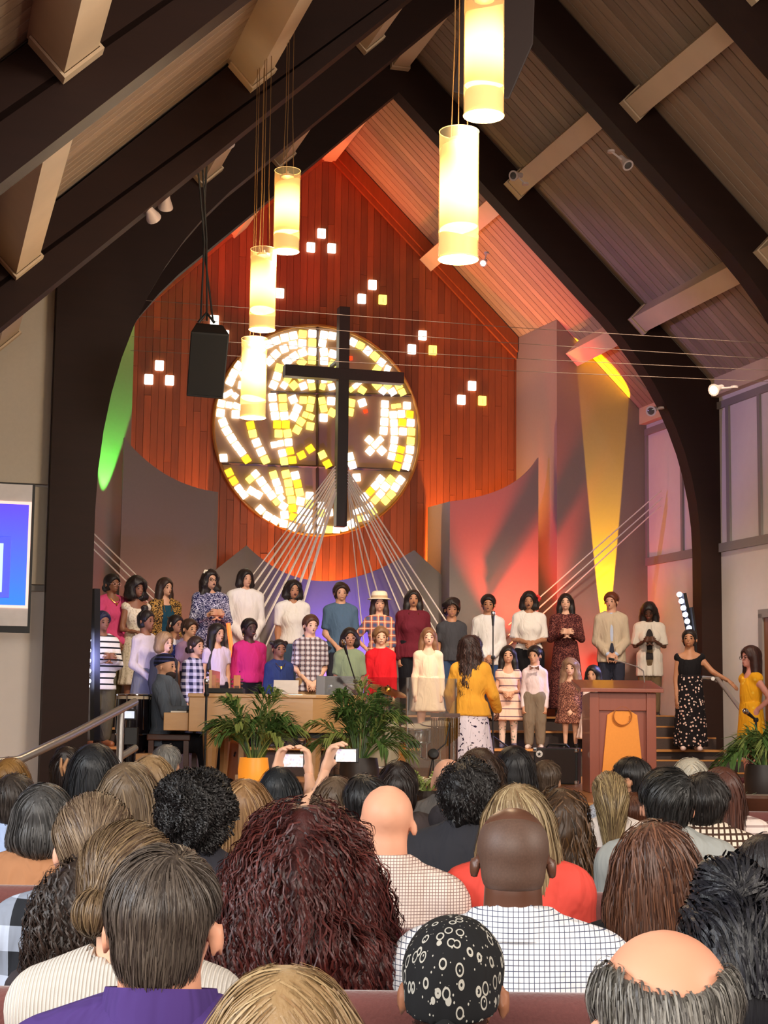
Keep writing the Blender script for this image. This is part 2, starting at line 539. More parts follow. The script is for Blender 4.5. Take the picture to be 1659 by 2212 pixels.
def arc_px(a, b, c, n=14):
    """quadratic through a, b (at the middle) and c"""
    out = []
    for i in range(n + 1):
        t = i / n
        w0, w1, w2 = (1 - t) * (1 - 2 * t), 4 * t * (1 - t), t * (2 * t - 1)
        out.append((a[0] * w0 + b[0] * w1 + c[0] * w2, a[1] * w0 + b[1] * w1 + c[1] * w2))
    return out
baffle(arc_px((268, 945), (357, 1024), (464, 1062)), 21.35, 1.3, 'wall_baffle_left')
mb = MB()   # return of the left baffle
p0 = uz(464, 1062, 21.35)
mb.prism([(p0[0], 21.35), (p0[0] + .05, 21.36), (p0[0] + .05, 21.95), (p0[0], 21.95)], lambda p, t: Vector((p[0], p[1], t)), 1.3, p0[1])
struct(mb.build('wall_baffle_return', M_GREY, M=CH))
baffle(arc_px((972, 1083), (1092, 1052), (1163, 988)), 20.75, 1.3, 'wall_baffle_right')
p0 = uz(972, 1083, 20.75); p1 = uz(924, 1096, 21.9)
mb = MB()
mb.add([(p0[0], 20.75, 1.3), (p0[0], 20.75, p0[1]), (p1[0], 21.9, p1[1]), (p1[0], 21.9, 1.3), (p0[0] + .05, 20.78, 1.3), (p0[0] + .05, 20.78, p0[1]), (p1[0] + .05, 21.93, p1[1]), (p1[0] + .05, 21.93, 1.3)],
       [(0, 1, 2, 3), (4, 7, 6, 5), (0, 4, 5, 1), (1, 5, 6, 2), (2, 6, 7, 3), (3, 7, 4, 0)])
struct(mb.build('wall_baffle_return', M_GREY, M=CH))
cc = uz(697, 1253, 21.3)[0]
baffle([(440, 1250)] + arc_px((533, 1178), (700, 1254), (893, 1189), 22) + [(968, 1266)], 21.3, 1.3, 'wall_baffle_centre', curve=lambda u: 21.42 - .10 * min(2.2, abs(u - cc)) ** 2)
# ---- right wall
UWR = 9.70
wr = struct(thing('wall_right', None, None, M=CH), 'white plastered right wall with grey battens')
mb = MB(); mb.box((UWR + .1, 13.9, 3.0), (.18, 16.2, 6.0)); mb.build('plaster', M_WHITE, wr)
mb = MB(); mb.box((UWR, 13.9, 3.56), (.05, 16.2, .11)); mb.build('rail', M_TRIM, wr)
mb = MB(); mb.box((UWR, 13.9, 5.38), (.05, 16.2, .09)); mb.build('rail', M_TRIM, wr)
mb = MB(); mb.box((UWR - .03, 13.9, 5.62), (.14, 16.2, .26)); mb.build('eave_beam', M_PURLIN, wr)
for px in (1474, 1643, 1398):
    v, z = at_u_(px, 1050, UWR)
    mb = MB(); mb.box((UWR, v, 4.47), (.04, .06, 1.75)); mb.build('batten', M_TRIM, wr)
mb = MB(); mb.box((UWR, 18.15, 4.47), (.04, .08, 1.75)); mb.build('batten', M_TRIM, wr)
mb = MB(); mb.box((UWR - .01, 17.2, 2.3), (.04, .06, 2.5)); 
# door at the right edge
v0, z0 = at_u_(1648, 1335, UWR - .02)
dr = struct(thing('door_1', None, None, M=CH), 'brown wooden door in a grey frame')
zt = z0
mb = MB(); mb.box((UWR - .01, v0 - .5, (zt + .2) / 2), (.05, .9, zt - .2)); mb.build('door_leaf', wood('door_brown', (150, 92, 44), (112, 64, 28), .4, 'Z', 0), dr)
mb = MB()
mb.box((UWR - .02, v0 + .0, (zt) / 2 + .05), (.08, .09, zt)); mb.box((UWR - .02, v0 - 1.0, zt / 2 + .05), (.08, .09, zt)); mb.box((UWR - .02, v0 - .5, zt + .05), (.08, 1.09, .1))
mb.build('door_frame', M_TRIM, dr)
# ---- left front wall beside the wide nave
wl = struct(thing('wall_left', None, None, M=CH), 'pale wall with raised beige panels left of the arch')
VWL = 15.42
mb = MB(); mb.prism([(-4.5, 0), (1.14, 0), (1.14, roof_z(1.14)), (-4.5, roof_z(-4.5))], lambda p, t: Vector((p[0], t, p[1])), VWL + .06, VWL + .22)
mb.build('plaster', M_WHITE, wl)
zp = uz(60, 1045, VWL)[1]
zq = uz(90, 1264, VWL)[1]
mb = MB(); mb.prism([(-4.4, zp), (1.125, zp), (1.125, roof_z(1.125) - .1), (-.2, roof_z(-.2) - .1), (-4.4, zp + .2)], lambda p, t: Vector((p[0], t, p[1])), VWL - .03, VWL + .055)
mb.build('wall_panel', M_BEIGE, wl, bevel=.008)
mb = MB(); mb.box((-1.6, VWL + .02, (zp + zq) / 2 - .01), (5.45, .06, zp - zq - .03)); mb.build('wall_panel', M_BEIGE, wl, bevel=.008)
mb = MB(); mb.box((-1.6, VWL + .03, zq - .03), (5.45, .04, .05)); mb.build('rail', M_TRIM, wl)
# ---- big round window
win = struct(thing('window_1', None, None, M=CH), 'round window of small bright glass blocks')
CU, CZC, CR = 5.31, 5.39, 1.49
VW = 21.93
mb = MB()
mb.prism([(CU + CR * math.cos(a), CZC + CR * math.sin(a)) for a in np.linspace(0, 2 * math.pi, 72, endpoint=False)], lambda p, t: Vector((p[0], t, p[1])), VW, VW + .05)
mb.build('window_panel', plain('umber_window_panel', (186, 146, 104), .6, var=.12, scale=6), win)
M_ARCH.node_tree.nodes['Principled BSDF'].inputs['Specular IOR Level'].default_value = .25
M_RING = plain('brass_ring', (205, 150, 80), .35, metal=.6)
mb = MB()
mb.tube([(CU + (CR + .005) * math.cos(a), VW - .01, CZC + (CR + .005) * math.sin(a)) for a in np.linspace(0, 2 * math.pi, 73)], .022, 8)
mb.build('window_ring', M_RING, win, smooth=True)
M_MULL = plain('brown_mullion', (84, 58, 40), .6)
for (a, b) in (((815, 225), (815, 1700)), ((480, 690), (1500, 712)), ((110, 1195), (1480, 1250))):
    A = uz(440 + a[0] / 3.318, 640 + a[1] / 3.318, VW); B = uz(440 + b[0] / 3.318, 640 + b[1] / 3.318, VW)
    mb = MB(); mb.tube([(A[0], VW - .008, A[1]), (B[0], VW - .008, B[1])], .022, 4); mb.build('mullion', M_MULL, win)
TW = '''777,270 642,283 580,298 518,320 462,345 405,378 352,415 300,455 250,500 215,555 190,612 920,285 860,278 705,338 640,350 575,378 515,418 470,465
708,405 648,432 597,468 860,400 925,415 862,465 848,338 525,575 500,637 575,640 712,645 765,598 860,605 915,650 492,725 640,740 912,752 500,795 510,858 577,858
550,1055 562,1125 607,1048 503,1065 670,805 645,862 858,872 1115,615 1085,645 1135,765 155,710 225,715 125,770 180,780 228,785 120,838 228,848 138,905 165,965
200,1020 235,1072 270,1118 378,1050 410,1115 140,1160 250,1380 285,1425 340,1395 390,1423 370,1275 412,1328 448,1380 485,1428 520,1335 540,1390 555,1445 570,1505
578,1568 655,1285 692,1470 697,1538 695,1600 757,1430 750,1550 752,1610 755,1670 838,1500 835,1612 835,1675 897,1550 950,1675 1005,1660 405,1530 455,1577 510,1608
570,1632 635,1655 1045,1150 1063,1212 1095,1300 1185,1030 1228,1065 1275,1108 1262,1030 1190,1110 1297,775 1295,835 1293,900 1288,965 1357,850 1362,910 1365,968
1365,1030 1357,1088 1345,1148 1415,845 1427,970 1455,785 1482,908 1477,1100 1465,1165 1450,1222 1068,330 1175,393 1272,475 1318,518 1283,680 1350,687 1265,1312
1408,1318 1230,1358 1300,1365 1372,1370 1265,1418 1150,1440 1188,1505 1090,1545 1130,1530 1165,1585 1060,1630 777,398 702,585 1300,560 190,690 275,640 285,560 320,500 270,800'''
TY = '''708,272 777,335 775,460 702,475 925,488 540,515 645,640 775,650 690,592 850,650 565,730 712,745 770,745 845,750 570,795 535,985 600,983 575,1185 760,800 728,850
697,900 668,957 770,865 762,932 858,805 920,835 1055,670 1055,765 1045,830 1135,675 350,985 440,1175 330,1312 520,1475 500,1280 588,1275 605,1340 615,1400 628,1460
685,1405 757,1490 838,1555 895,1672 848,1138 1360,790 1395,785 1487,972 1482,1038 1122,355 1225,432 1240,525 1240,635 1318,638 1395,640 1420,690 1338,1315 1342,1422 1228,1460 1302,1465 1215,1545 1120,1595 900,600 600,595'''
TO = '''525,920 587,920 618,1110 635,1175 305,1170 335,925 180,1265 212,1325 635,1520 640,1582 672,1345 700,1140 762,1095 885,1203 1422,905 1412,1100 1400,1160 1383,1222 1475,848 1192,1400'''
TR = '1158,825 1050,445'
tiles = [(tuple(map(float, t.split(','))), k) for k, s in (('w', TW), ('y', TY), ('o', TO), ('r', TR)) for t in s.split()]
MT = {'w': emit('lit_clear_glass', (255, 252, 240), 2.0, .2), 'y': emit('lit_pale_yellow_glass', (252, 240, 110), 1.15, .25),
      'o': emit('lit_amber_glass', (246, 206, 36), .95, .25), 'r': emit('lit_red_glass', (240, 60, 20), 1.2, .2)}
MT2 = {}
for k, m in MT.items():
    mb = MB(); mb.box((0, 0, 0), (.109, .05, .109))
    MT2[k] = mb.mesh('glass_block', m, bevel=.01)
pts = np.array([t[0] for t in tiles])
for i, ((x, y), k) in enumerate(tiles):
    dd = np.hypot(pts[:, 0] - x, pts[:, 1] - y)
    dd[i] = 1e9
    j = int(dd.argmin())
    ang = -math.atan2(pts[j, 1] - y, pts[j, 0] - x) if dd[j] < 85 else .1
    u_, z_ = uz(440 + x / 3.318, 640 + y / 3.318, VW)
    o = obj('glass_block', MT2[k], win)
    sc = .5 if k == 'r' else min(1.0, max(.55, dd[j] / 62))
    o.matrix_basis = Matrix.Translation((u_, VW - .012, z_)) @ Matrix.Rotation(-ang, 4, 'Y') @ Matrix.Diagonal((sc, 1, sc, 1))
# small triangular clusters of glass blocks
mb = MB(); mb.box((0, 0, 0), (.118, .05, .14)); me_b = mb.mesh('glass_block', MT['w'], bevel=.012)
mb = MB(); mb.box((0, 0, 0), (.118, .05, .14)); me_y = mb.mesh('glass_block', MT['y'], bevel=.012)
wn = 2
for cl in ((694, 505), (804, 616), (912, 725), (1019, 834), (344, 790), (463, 692), (582, 602)):
    e = struct(thing('window_%d' % wn, None, None, M=CH), 'three small lit glass blocks set in a triangle')
    wn += 1
    for k, (dx, dy) in enumerate(((0, 0), (-23, 30), (22, 32))):
        u_, z_ = uz(cl[0] + dx, cl[1] + dy, VB)
        o = obj('glass_block', me_y if (k == 2 and cl[0] > 800) else me_b, e)
        o.location = (u_, VB - .015, z_)
        mb = MB(); mb.box((0, -.026, -.01), (.006, .004, .07)); mb.build('lead_bar', plain('lead_line', (176, 160, 120), .5), o)
# ================================================================== people kit: implicit surfaces turned into meshes
class Grid:
    def __init__(s, xs, ys, zs, big=1.0):
        s.ax = [np.asarray(a, np.float32) for a in (xs, ys, zs)]
        s.d = np.full([len(a) for a in s.ax], big, np.float32)
    def sub_ix(s, lo, hi):
        sl = []
        for a, l, h in zip(s.ax, lo, hi):
            i, j = np.searchsorted(a, l), np.searchsorted(a, h)
            sl.append(slice(max(0, i - 1), min(len(a), j + 1)))
        return tuple(sl)
    def pts(s, sl):
        X, Y, Z = (a[q] for a, q in zip(s.ax, sl))
        return X[:, None, None], Y[None, :, None], Z[None, None, :]
    def put(s, f, lo, hi, k, op='+'):
        m = k + .03
        sl = s.sub_ix([l - m for l in lo], [h + m for h in hi])
        if any(q.stop <= q.start for q in sl):
            return
        d = f(*s.pts(sl)).astype(np.float32)
        a = s.d[sl]
        if op == '-':
            a, d = -a, d
        if k > 0:
            h = np.clip(.5 + .5 * (a - d) / k, 0, 1)
            r = a + (d - a) * h - k * h * (1 - h)
        else:
            r = np.minimum(a, d)
        s.d[sl] = -r if op == '-' else r
    def cone(s, a, b, ra, rb, k=.02, op='+', sq=1.0):
        a, b = np.array(a, float), np.array(b, float)
        ba = b - a
        l2 = max(1e-9, float(ba @ ba))
        def f(x, y, z):
            px, py, pz = x - a[0], (y - a[1]), z - a[2]
            t = np.clip((px * ba[0] + py * ba[1] + pz * ba[2]) / l2, 0, 1)
            dx, dy, dz = px - t * ba[0], (py - t * ba[1]) / sq, pz - t * ba[2]
            return (np.sqrt(dx * dx + dy * dy + dz * dz) - (ra + (rb - ra) * t)) * (sq if sq < 1 else 1)
        r = max(ra, rb) * max(1, sq)
        s.put(f, np.minimum(a, b) - r, np.maximum(a, b) + r, k, op)
    def ell(s, c, r, k=.02, op='+', M=None):
        c, r = np.array(c, float), np.array(r, float)
        def f(x, y, z):
            px, py, pz = x - c[0], y - c[1], z - c[2]
            if M is not None:
                px, py, pz = (M[0][0] * px + M[0][1] * py + M[0][2] * pz, M[1][0] * px + M[1][1] * py + M[1][2] * pz, M[2][0] * px + M[2][1] * py + M[2][2] * pz)
            px, py, pz = px / r[0], py / r[1], pz / r[2]
            k0 = np.sqrt(px * px + py * py + pz * pz) + 1e-6
            k1 = np.sqrt((px / r[0]) ** 2 + (py / r[1]) ** 2 + (pz / r[2]) ** 2) + 1e-6
            return k0 * (k0 - 1) / k1
        q = r if M is None else np.full(3, r.max())
        s.put(f, c - q, c + q, k, op)
    def skirt(s, c, z1, z0, r1, r0, sq=.75, folds=0, amp=.02, k=.01, th=None):
        def f(x, y, z):
            px, py = x - c[0], (y - c[1]) / sq
            t = np.clip((z1 - z) / (z1 - z0), 0, 1)
            R = r1 + (r0 - r1) * t ** .85
            if folds:
                R = R + amp * t * np.cos(folds * np.arctan2(py, px) + 3 * np.sin(2 * np.arctan2(py, px)))
            d = (np.sqrt(px * px + py * py) - R) * .8
            return np.maximum(d, np.maximum(z - z1, z0 - z))
        m = max(r1, r0) + amp
        s.put(f, (c[0] - m, c[1] - m, z0), (c[0] + m, c[1] + m, z1), k)
    def clip(s, n, d0):
        """keep n.p > d0"""
        X, Y, Z = s.pts((slice(None),) * 3)
        s.d = np.maximum(s.d, (d0 - (n[0] * X + n[1] * Y + n[2] * Z)).astype(np.float32))
    def noise(s, amp, freq, seed=0, ridged=False):
        X, Y, Z = s.pts((slice(None),) * 3)
        q = 0
        rs = np.random.default_rng(seed)
        for _ in range(5):
            w = rs.normal(size=3); w /= np.linalg.norm(w)
            ph = rs.uniform(0, 6.3)
            q = q + np.sin(freq * (w[0] * X + w[1] * Y + w[2] * Z) + ph + 1.5 * np.sin(freq * .6 * (w[1] * X + w[2] * Y + w[0] * Z)))
        s.d = s.d + (amp * q / 3).astype(np.float32)
    def mesh(s):
        """naive surface nets on a rectilinear grid"""
        d = s.d
        ins = d < 0
        n = d.shape
        cs = tuple(m - 1 for m in n)
        acc = np.zeros(cs + (3,), np.float32)
        cnt = np.zeros(cs, np.float32)
        crosses = []
        for ax in range(3):
            a = [slice(None)] * 3; b = [slice(None)] * 3
            a[ax] = slice(0, -1); b[ax] = slice(1, None)
            cr = ins[tuple(a)] != ins[tuple(b)]
            ix = np.argwhere(cr)
            crosses.append((ax, ix, ins[tuple(a)][cr]))
            if not len(ix):
                continue
            da, db = d[tuple(a)][cr], d[tuple(b)][cr]
            t = da / (da - db)
            P = np.empty((len(ix), 3), np.float32)
            for q in range(3):
                P[:, q] = s.ax[q][ix[:, q]]
            P[:, ax] += t * (s.ax[ax][ix[:, ax] + 1] - s.ax[ax][ix[:, ax]])
            o1, o2 = [q for q in range(3) if q != ax]
            for e1 in (0, -1):
                for e2 in (0, -1):
                    j = ix.copy(); j[:, o1] += e1; j[:, o2] += e2
                    ok = ((j >= 0) & (j < np.array(cs))).all(1)
                    np.add.at(acc, tuple(j[ok].T), P[ok])
                    np.add.at(cnt, tuple(j[ok].T), 1)
        act = cnt > 0
        V = acc[act] / cnt[act][:, None]
        idx = np.full(cs, -1, np.int64)
        idx[act] = np.arange(len(V))
        Q = []
        for ax, ix, inside in crosses:
            if not len(ix):
                continue
            o1, o2 = [(1, 2), (2, 0), (0, 1)][ax]
            ok = (ix[:, o1] > 0) & (ix[:, o2] > 0) & (ix[:, o1] < cs[o1]) & (ix[:, o2] < cs[o2])
            ix, inside = ix[ok], inside[ok]
            def at(e1, e2):
                j = ix.copy(); j[:, o1] += e1; j[:, o2] += e2
                return idx[tuple(j.T)]
            q = np.stack([at(-1, -1), at(0, -1), at(0, 0), at(-1, 0)], 1)
            q[~inside] = q[~inside][:, ::-1]
            Q.append(q)
        Q = np.concatenate(Q) if Q else np.zeros((0, 4), np.int64)
        return V, Q
    def sample(s, P):
        """trilinear value and gradient at points P (N,3); uniform lookup through searchsorted"""
        I, T, H = [], [], []
        for q in range(3):
            a = s.ax[q]
            i = np.clip(np.searchsorted(a, P[:, q]) - 1, 0, len(a) - 2)
            h = a[i + 1] - a[i]
            I.append(i); H.append(h); T.append(np.clip((P[:, q] - a[i]) / h, 0, 1))
        d = s.d
        c = [[[d[I[0] + x, I[1] + y, I[2] + z] for z in (0, 1)] for y in (0, 1)] for x in (0, 1)]
        tx, ty, tz = T
        def lerp(a, b, t): return a + (b - a) * t
        c0 = [[lerp(c[x][y][0], c[x][y][1], tz) for y in (0, 1)] for x in (0, 1)]
        gz = lerp(lerp(c[0][0][1] - c[0][0][0], c[0][1][1] - c[0][1][0], ty), lerp(c[1][0][1] - c[1][0][0], c[1][1][1] - c[1][1][0], ty), tx) / H[2]
        e0, e1 = lerp(c0[0][0], c0[0][1], ty), lerp(c0[1][0], c0[1][1], ty)
        v = lerp(e0, e1, tx)
        gx = (e1 - e0) / H[0]
        gy = lerp(c0[0][1] - c0[0][0], c0[1][1] - c0[1][0], tx) / H[1]
        g = np.stack([gx, gy, gz], 1)
        return v, g / (np.linalg.norm(g, axis=1, keepdims=True) + 1e-6)

def axis(a, b, h, fine=None):
    """grid coordinates from a to b, step h; fine=(lo, hi, hf) uses a finer step inside"""
    if not fine:
        return np.arange(a, b + h, h)
    lo, hi, hf = fine
    lo, hi = max(lo, a), min(hi, b)
    return np.concatenate([np.arange(a, lo - hf * .5, h), np.arange(lo, hi, hf), np.arange(hi, b + h, h)])

def np_mesh(name, V, Q, mats, smooth=True, extra=None, attr=None):
    """numpy verts + quads (+ list of extra (V, faces) islands) -> mesh"""
    Vs, Fs, n = [V], [Q], len(V)
    me = bpy.data.meshes.new(name)
    if extra:
        for k, (v2, f2) in enumerate(extra):
            Vs.append(v2); Fs.append(f2 + n); n += len(v2)
    V = np.concatenate(Vs).astype(np.float32)
    me.vertices.add(len(V))
    me.vertices.foreach_set('co', V.ravel())
    tot = sum(f.size for f in Fs)
    npoly = sum(len(f) for f in Fs)
    me.loops.add(tot)
    me.loops.foreach_set('vertex_index', np.concatenate([f.ravel() for f in Fs]).astype(np.int32))
    me.polygons.add(npoly)
    lt = np.concatenate([np.full(len(f), f.shape[1], np.int32) for f in Fs])
    me.polygons.foreach_set('loop_start', (np.cumsum(lt) - lt).astype(np.int32))
    me.update(calc_edges=True)
    if smooth:
        me.polygons.foreach_set('use_smooth', np.ones(npoly, bool))
    if attr is not None:
        A = me.attributes.new('strand', 'FLOAT', 'POINT')
        A.data.foreach_set('value', attr.astype(np.float32))
    for m in (mats if isinstance(mats, (list, tuple)) else [mats]):
        me.materials.append(m)
    me.validate()
    return me

# ---------------- hands (templates: wrist at origin, fingers along -Z, palm towards -Y, thumb at +X for side=+1)
def hand_mesh(curl, h=.0066):
    g = Grid(axis(-.07, .08, h), axis(-.1, .05, h), axis(-.21, .03, h))
    g.cone((0, 0, .02), (0, 0, -.03), .026, .030, .01, sq=.72)
    g.cone((-.004, 0, -.03), (-.004, 0, -.085), .034, .040, .012, sq=.42)
    for i, (x, L) in enumerate(((.028, .074), (.008, .084), (-.013, .077), (-.033, .058))):
        p = np.array((x, 0, -.088)); a = curl * (.25 + .05 * i)
        for seg, (l, r0, r1) in enumerate(((L * .45, .0098, .0092), (L * .32, .0092, .0085), (L * .23, .0085, .0075))):
            a2 = a + curl * .75 * seg
            q = p + l * np.array((.06 * (x - .0) / .03, -math.sin(a2), -math.cos(a2)))
            g.cone(p, q, r0, r1, .003)
            p = q
    p = np.array((.026, -.002, -.03))
    for l, r0, r1, dx, dy in ((.04, .016, .0125, .75, -.25), (.03, .0115, .0105, .5, -.45 - curl * .2), (.024, .0105, .0085, .2, -.5 - curl * .3)):
        dr = np.array((dx, dy, -math.sqrt(max(.05, 1 - dx * dx - dy * dy))))
        q = p + l * dr / np.linalg.norm(dr)
        g.cone(p, q, r0, r1, .006)
        p = q
    return g.mesh()
HAND = {c: hand_mesh(c) for c in (.25, .9)}
def place_hand(V, side, wrist, direction, palm, scale):
    """direction: where fingers point; palm: where the palm faces"""
    z = -np.array(direction, float); z /= np.linalg.norm(z)
    y = -np.array(palm, float); y -= z * (y @ z); y /= np.linalg.norm(y) + 1e-9
    x = np.cross(y, z)
    W = V.copy() * scale
    W[:, 0] *= side
    return np.array(wrist) + W[:, :1] * x + W[:, 1:2] * y + W[:, 2:] * z

# ---------------- hair material and strands
def hair_mat(rgb, rgb2=None, rough=.45):
    key = 'hair_%d_%d_%d_%s' % (*rgb, str(rgb2))
    if key in MATS:
        return MATS[key]
    m, nt, b = base('hair', rough, 0, .35)
    at = nd(nt, 'ShaderNodeAttribute', attribute_name='strand')
    tc = nd(nt, 'ShaderNodeTexCoord')
    mp = nd(nt, 'ShaderNodeMapping'); mp.inputs['Scale'].default_value = (60, 60, 4)
    nz = nd(nt, 'ShaderNodeTexNoise', ins={'Scale': 2.5, 'Detail': 4})
    nt.links.new(tc.outputs['Object'], mp.inputs[0]); nt.links.new(mp.outputs[0], nz.inputs['Vector'])
    a = srgb(rgb); c2 = srgb(rgb2) if rgb2 else tuple(min(1, x * 1.9 + .004) for x in a)
    ad = nd(nt, 'ShaderNodeMath', operation='MULTIPLY_ADD', ins={1: .6, 2: -.3})
    nt.links.new(nz.outputs['Fac'], ad.inputs[0])
    a2 = nd(nt, 'ShaderNodeMath', operation='ADD', use_clamp=True)
    nt.links.new(ad.outputs[0], a2.inputs[0]); nt.links.new(at.outputs['Fac'], a2.inputs[1])
    nt.links.new(mix(nt, a, c2, a2.outputs[0]), b.inputs['Base Color'])
    bp = nd(nt, 'ShaderNodeBump', ins={'Strength': .6, 'Distance': .004})
    nt.links.new(nz.outputs['Fac'], bp.inputs['Height']); nt.links.new(bp.outputs[0], b.inputs['Normal'])
    MATS[key] = m
    return m
def strands(g, V, n, L, steps, r, field, seed=0, wave=0, wfreq=40, lift=.004, spread=1.0, ends=1.0, region=None, stop=None):
    """thin flat locks combed over the hair shell g; V: shell vertices used as roots"""
    rs = np.random.default_rng(seed)
    if region is not None:
        V = V[region(V)]
    if not len(V):
        return np.zeros((0, 3)), np.zeros((0, 4), int), np.zeros(0)
    P = V[rs.integers(0, len(V), n)] + rs.normal(0, .004, (n, 3))
    off = rs.uniform(-.002, lift, n)
    ln = L * rs.uniform(.6, 1.15, n) / steps
    ph = rs.uniform(0, 6.3, n)
    wf = wfreq * rs.uniform(.8, 1.2, n)
    path, nor = [], []
    dirn, frozen = None, np.zeros(n, bool)
    for k in range(steps + 1):
        v, gr = g.sample(P)
        P = P - gr * np.clip(v - off, -.03, .03)[:, None]
        t = k / steps
        wv = 0
        if wave:
            s1 = np.cross(gr, dirn if dirn is not None else np.array([[0, 0, 1.]]))
            wv = wave * (s1 * np.sin(ph + wf * L * t)[:, None] + gr * (np.cos(ph + wf * L * t) + .6)[:, None])
        Pn = P + wv
        if stop is not None and k:
            frozen |= stop(Pn)
            Pn = np.where(frozen[:, None], path[-1] + (path[-1] - path[-2] if k > 1 else 0) * .02, Pn)
        path.append(Pn); nor.append(gr)
        f = field(P) + rs.normal(0, .12 * spread, (n, 3))
        f = f - gr * (f * gr).sum(1, keepdims=True) * .95
        f /= np.linalg.norm(f, axis=1, keepdims=True) + 1e-6
        dirn = f if dirn is None else dirn * .5 + f * .5
        dirn /= np.linalg.norm(dirn, axis=1, keepdims=True) + 1e-6
        P = P + dirn * ln[:, None]
        off = off + ends * .0012 * rs.uniform(-.3, 1, n)
    path = np.stack(path, 1); nor = np.stack(nor, 1)                    # n, steps+1, 3
    tg = np.gradient(path, axis=1)
    a = np.cross(tg, nor + rs.normal(0, .25, (n, 1, 3))); a /= np.linalg.norm(a, axis=2, keepdims=True) + 1e-9
    rad = r * rs.uniform(.7, 1.3, n)[:, None, None] * (1 - .8 * np.linspace(0, 1, steps + 1) ** 3)[None, :, None]
    VV = np.stack([path - rad * a, path + rad * a], 2).reshape(-1, 3)
    i0 = (np.arange(n)[:, None] * (steps + 1) + np.arange(steps)[None]) * 2
    Q = np.stack([i0, i0 + 1, i0 + 3, i0 + 2], -1).reshape(-1, 4)
    col = np.repeat(np.clip(rs.normal(.45, .3, n), 0, 1), (steps + 1) * 2)
    return VV, Q, col
def rotm(yaw, pitch, roll=0):
    cy, sy, cp_, sp_, cr, sr = math.cos(yaw), math.sin(yaw), math.cos(pitch), math.sin(pitch), math.cos(roll), math.sin(roll)
    Rz = np.array([[cy, -sy, 0], [sy, cy, 0], [0, 0, 1]]); Rx = np.array([[1, 0, 0], [0, cp_, -sp_], [0, sp_, cp_]]); Ry = np.array([[cr, 0, sr], [0, 1, 0], [-sr, 0, cr]])
    return Rz @ Rx @ Ry
def skin_mat(rgb):
    m = plain('skin_%d_%d_%d' % tuple(rgb), rgb, .5, var=.05, scale=25, spec=.35)
    m.name = 'skin'
    return m
M_EYE = plain('dark_eye', (30, 20, 16), .25)
M_LIP = plain('lip', (150, 78, 72), .45)
M_MOUTH = plain('open_mouth', (70, 22, 22), .5)
M_BROW = plain('brow', (36, 26, 20), .7)

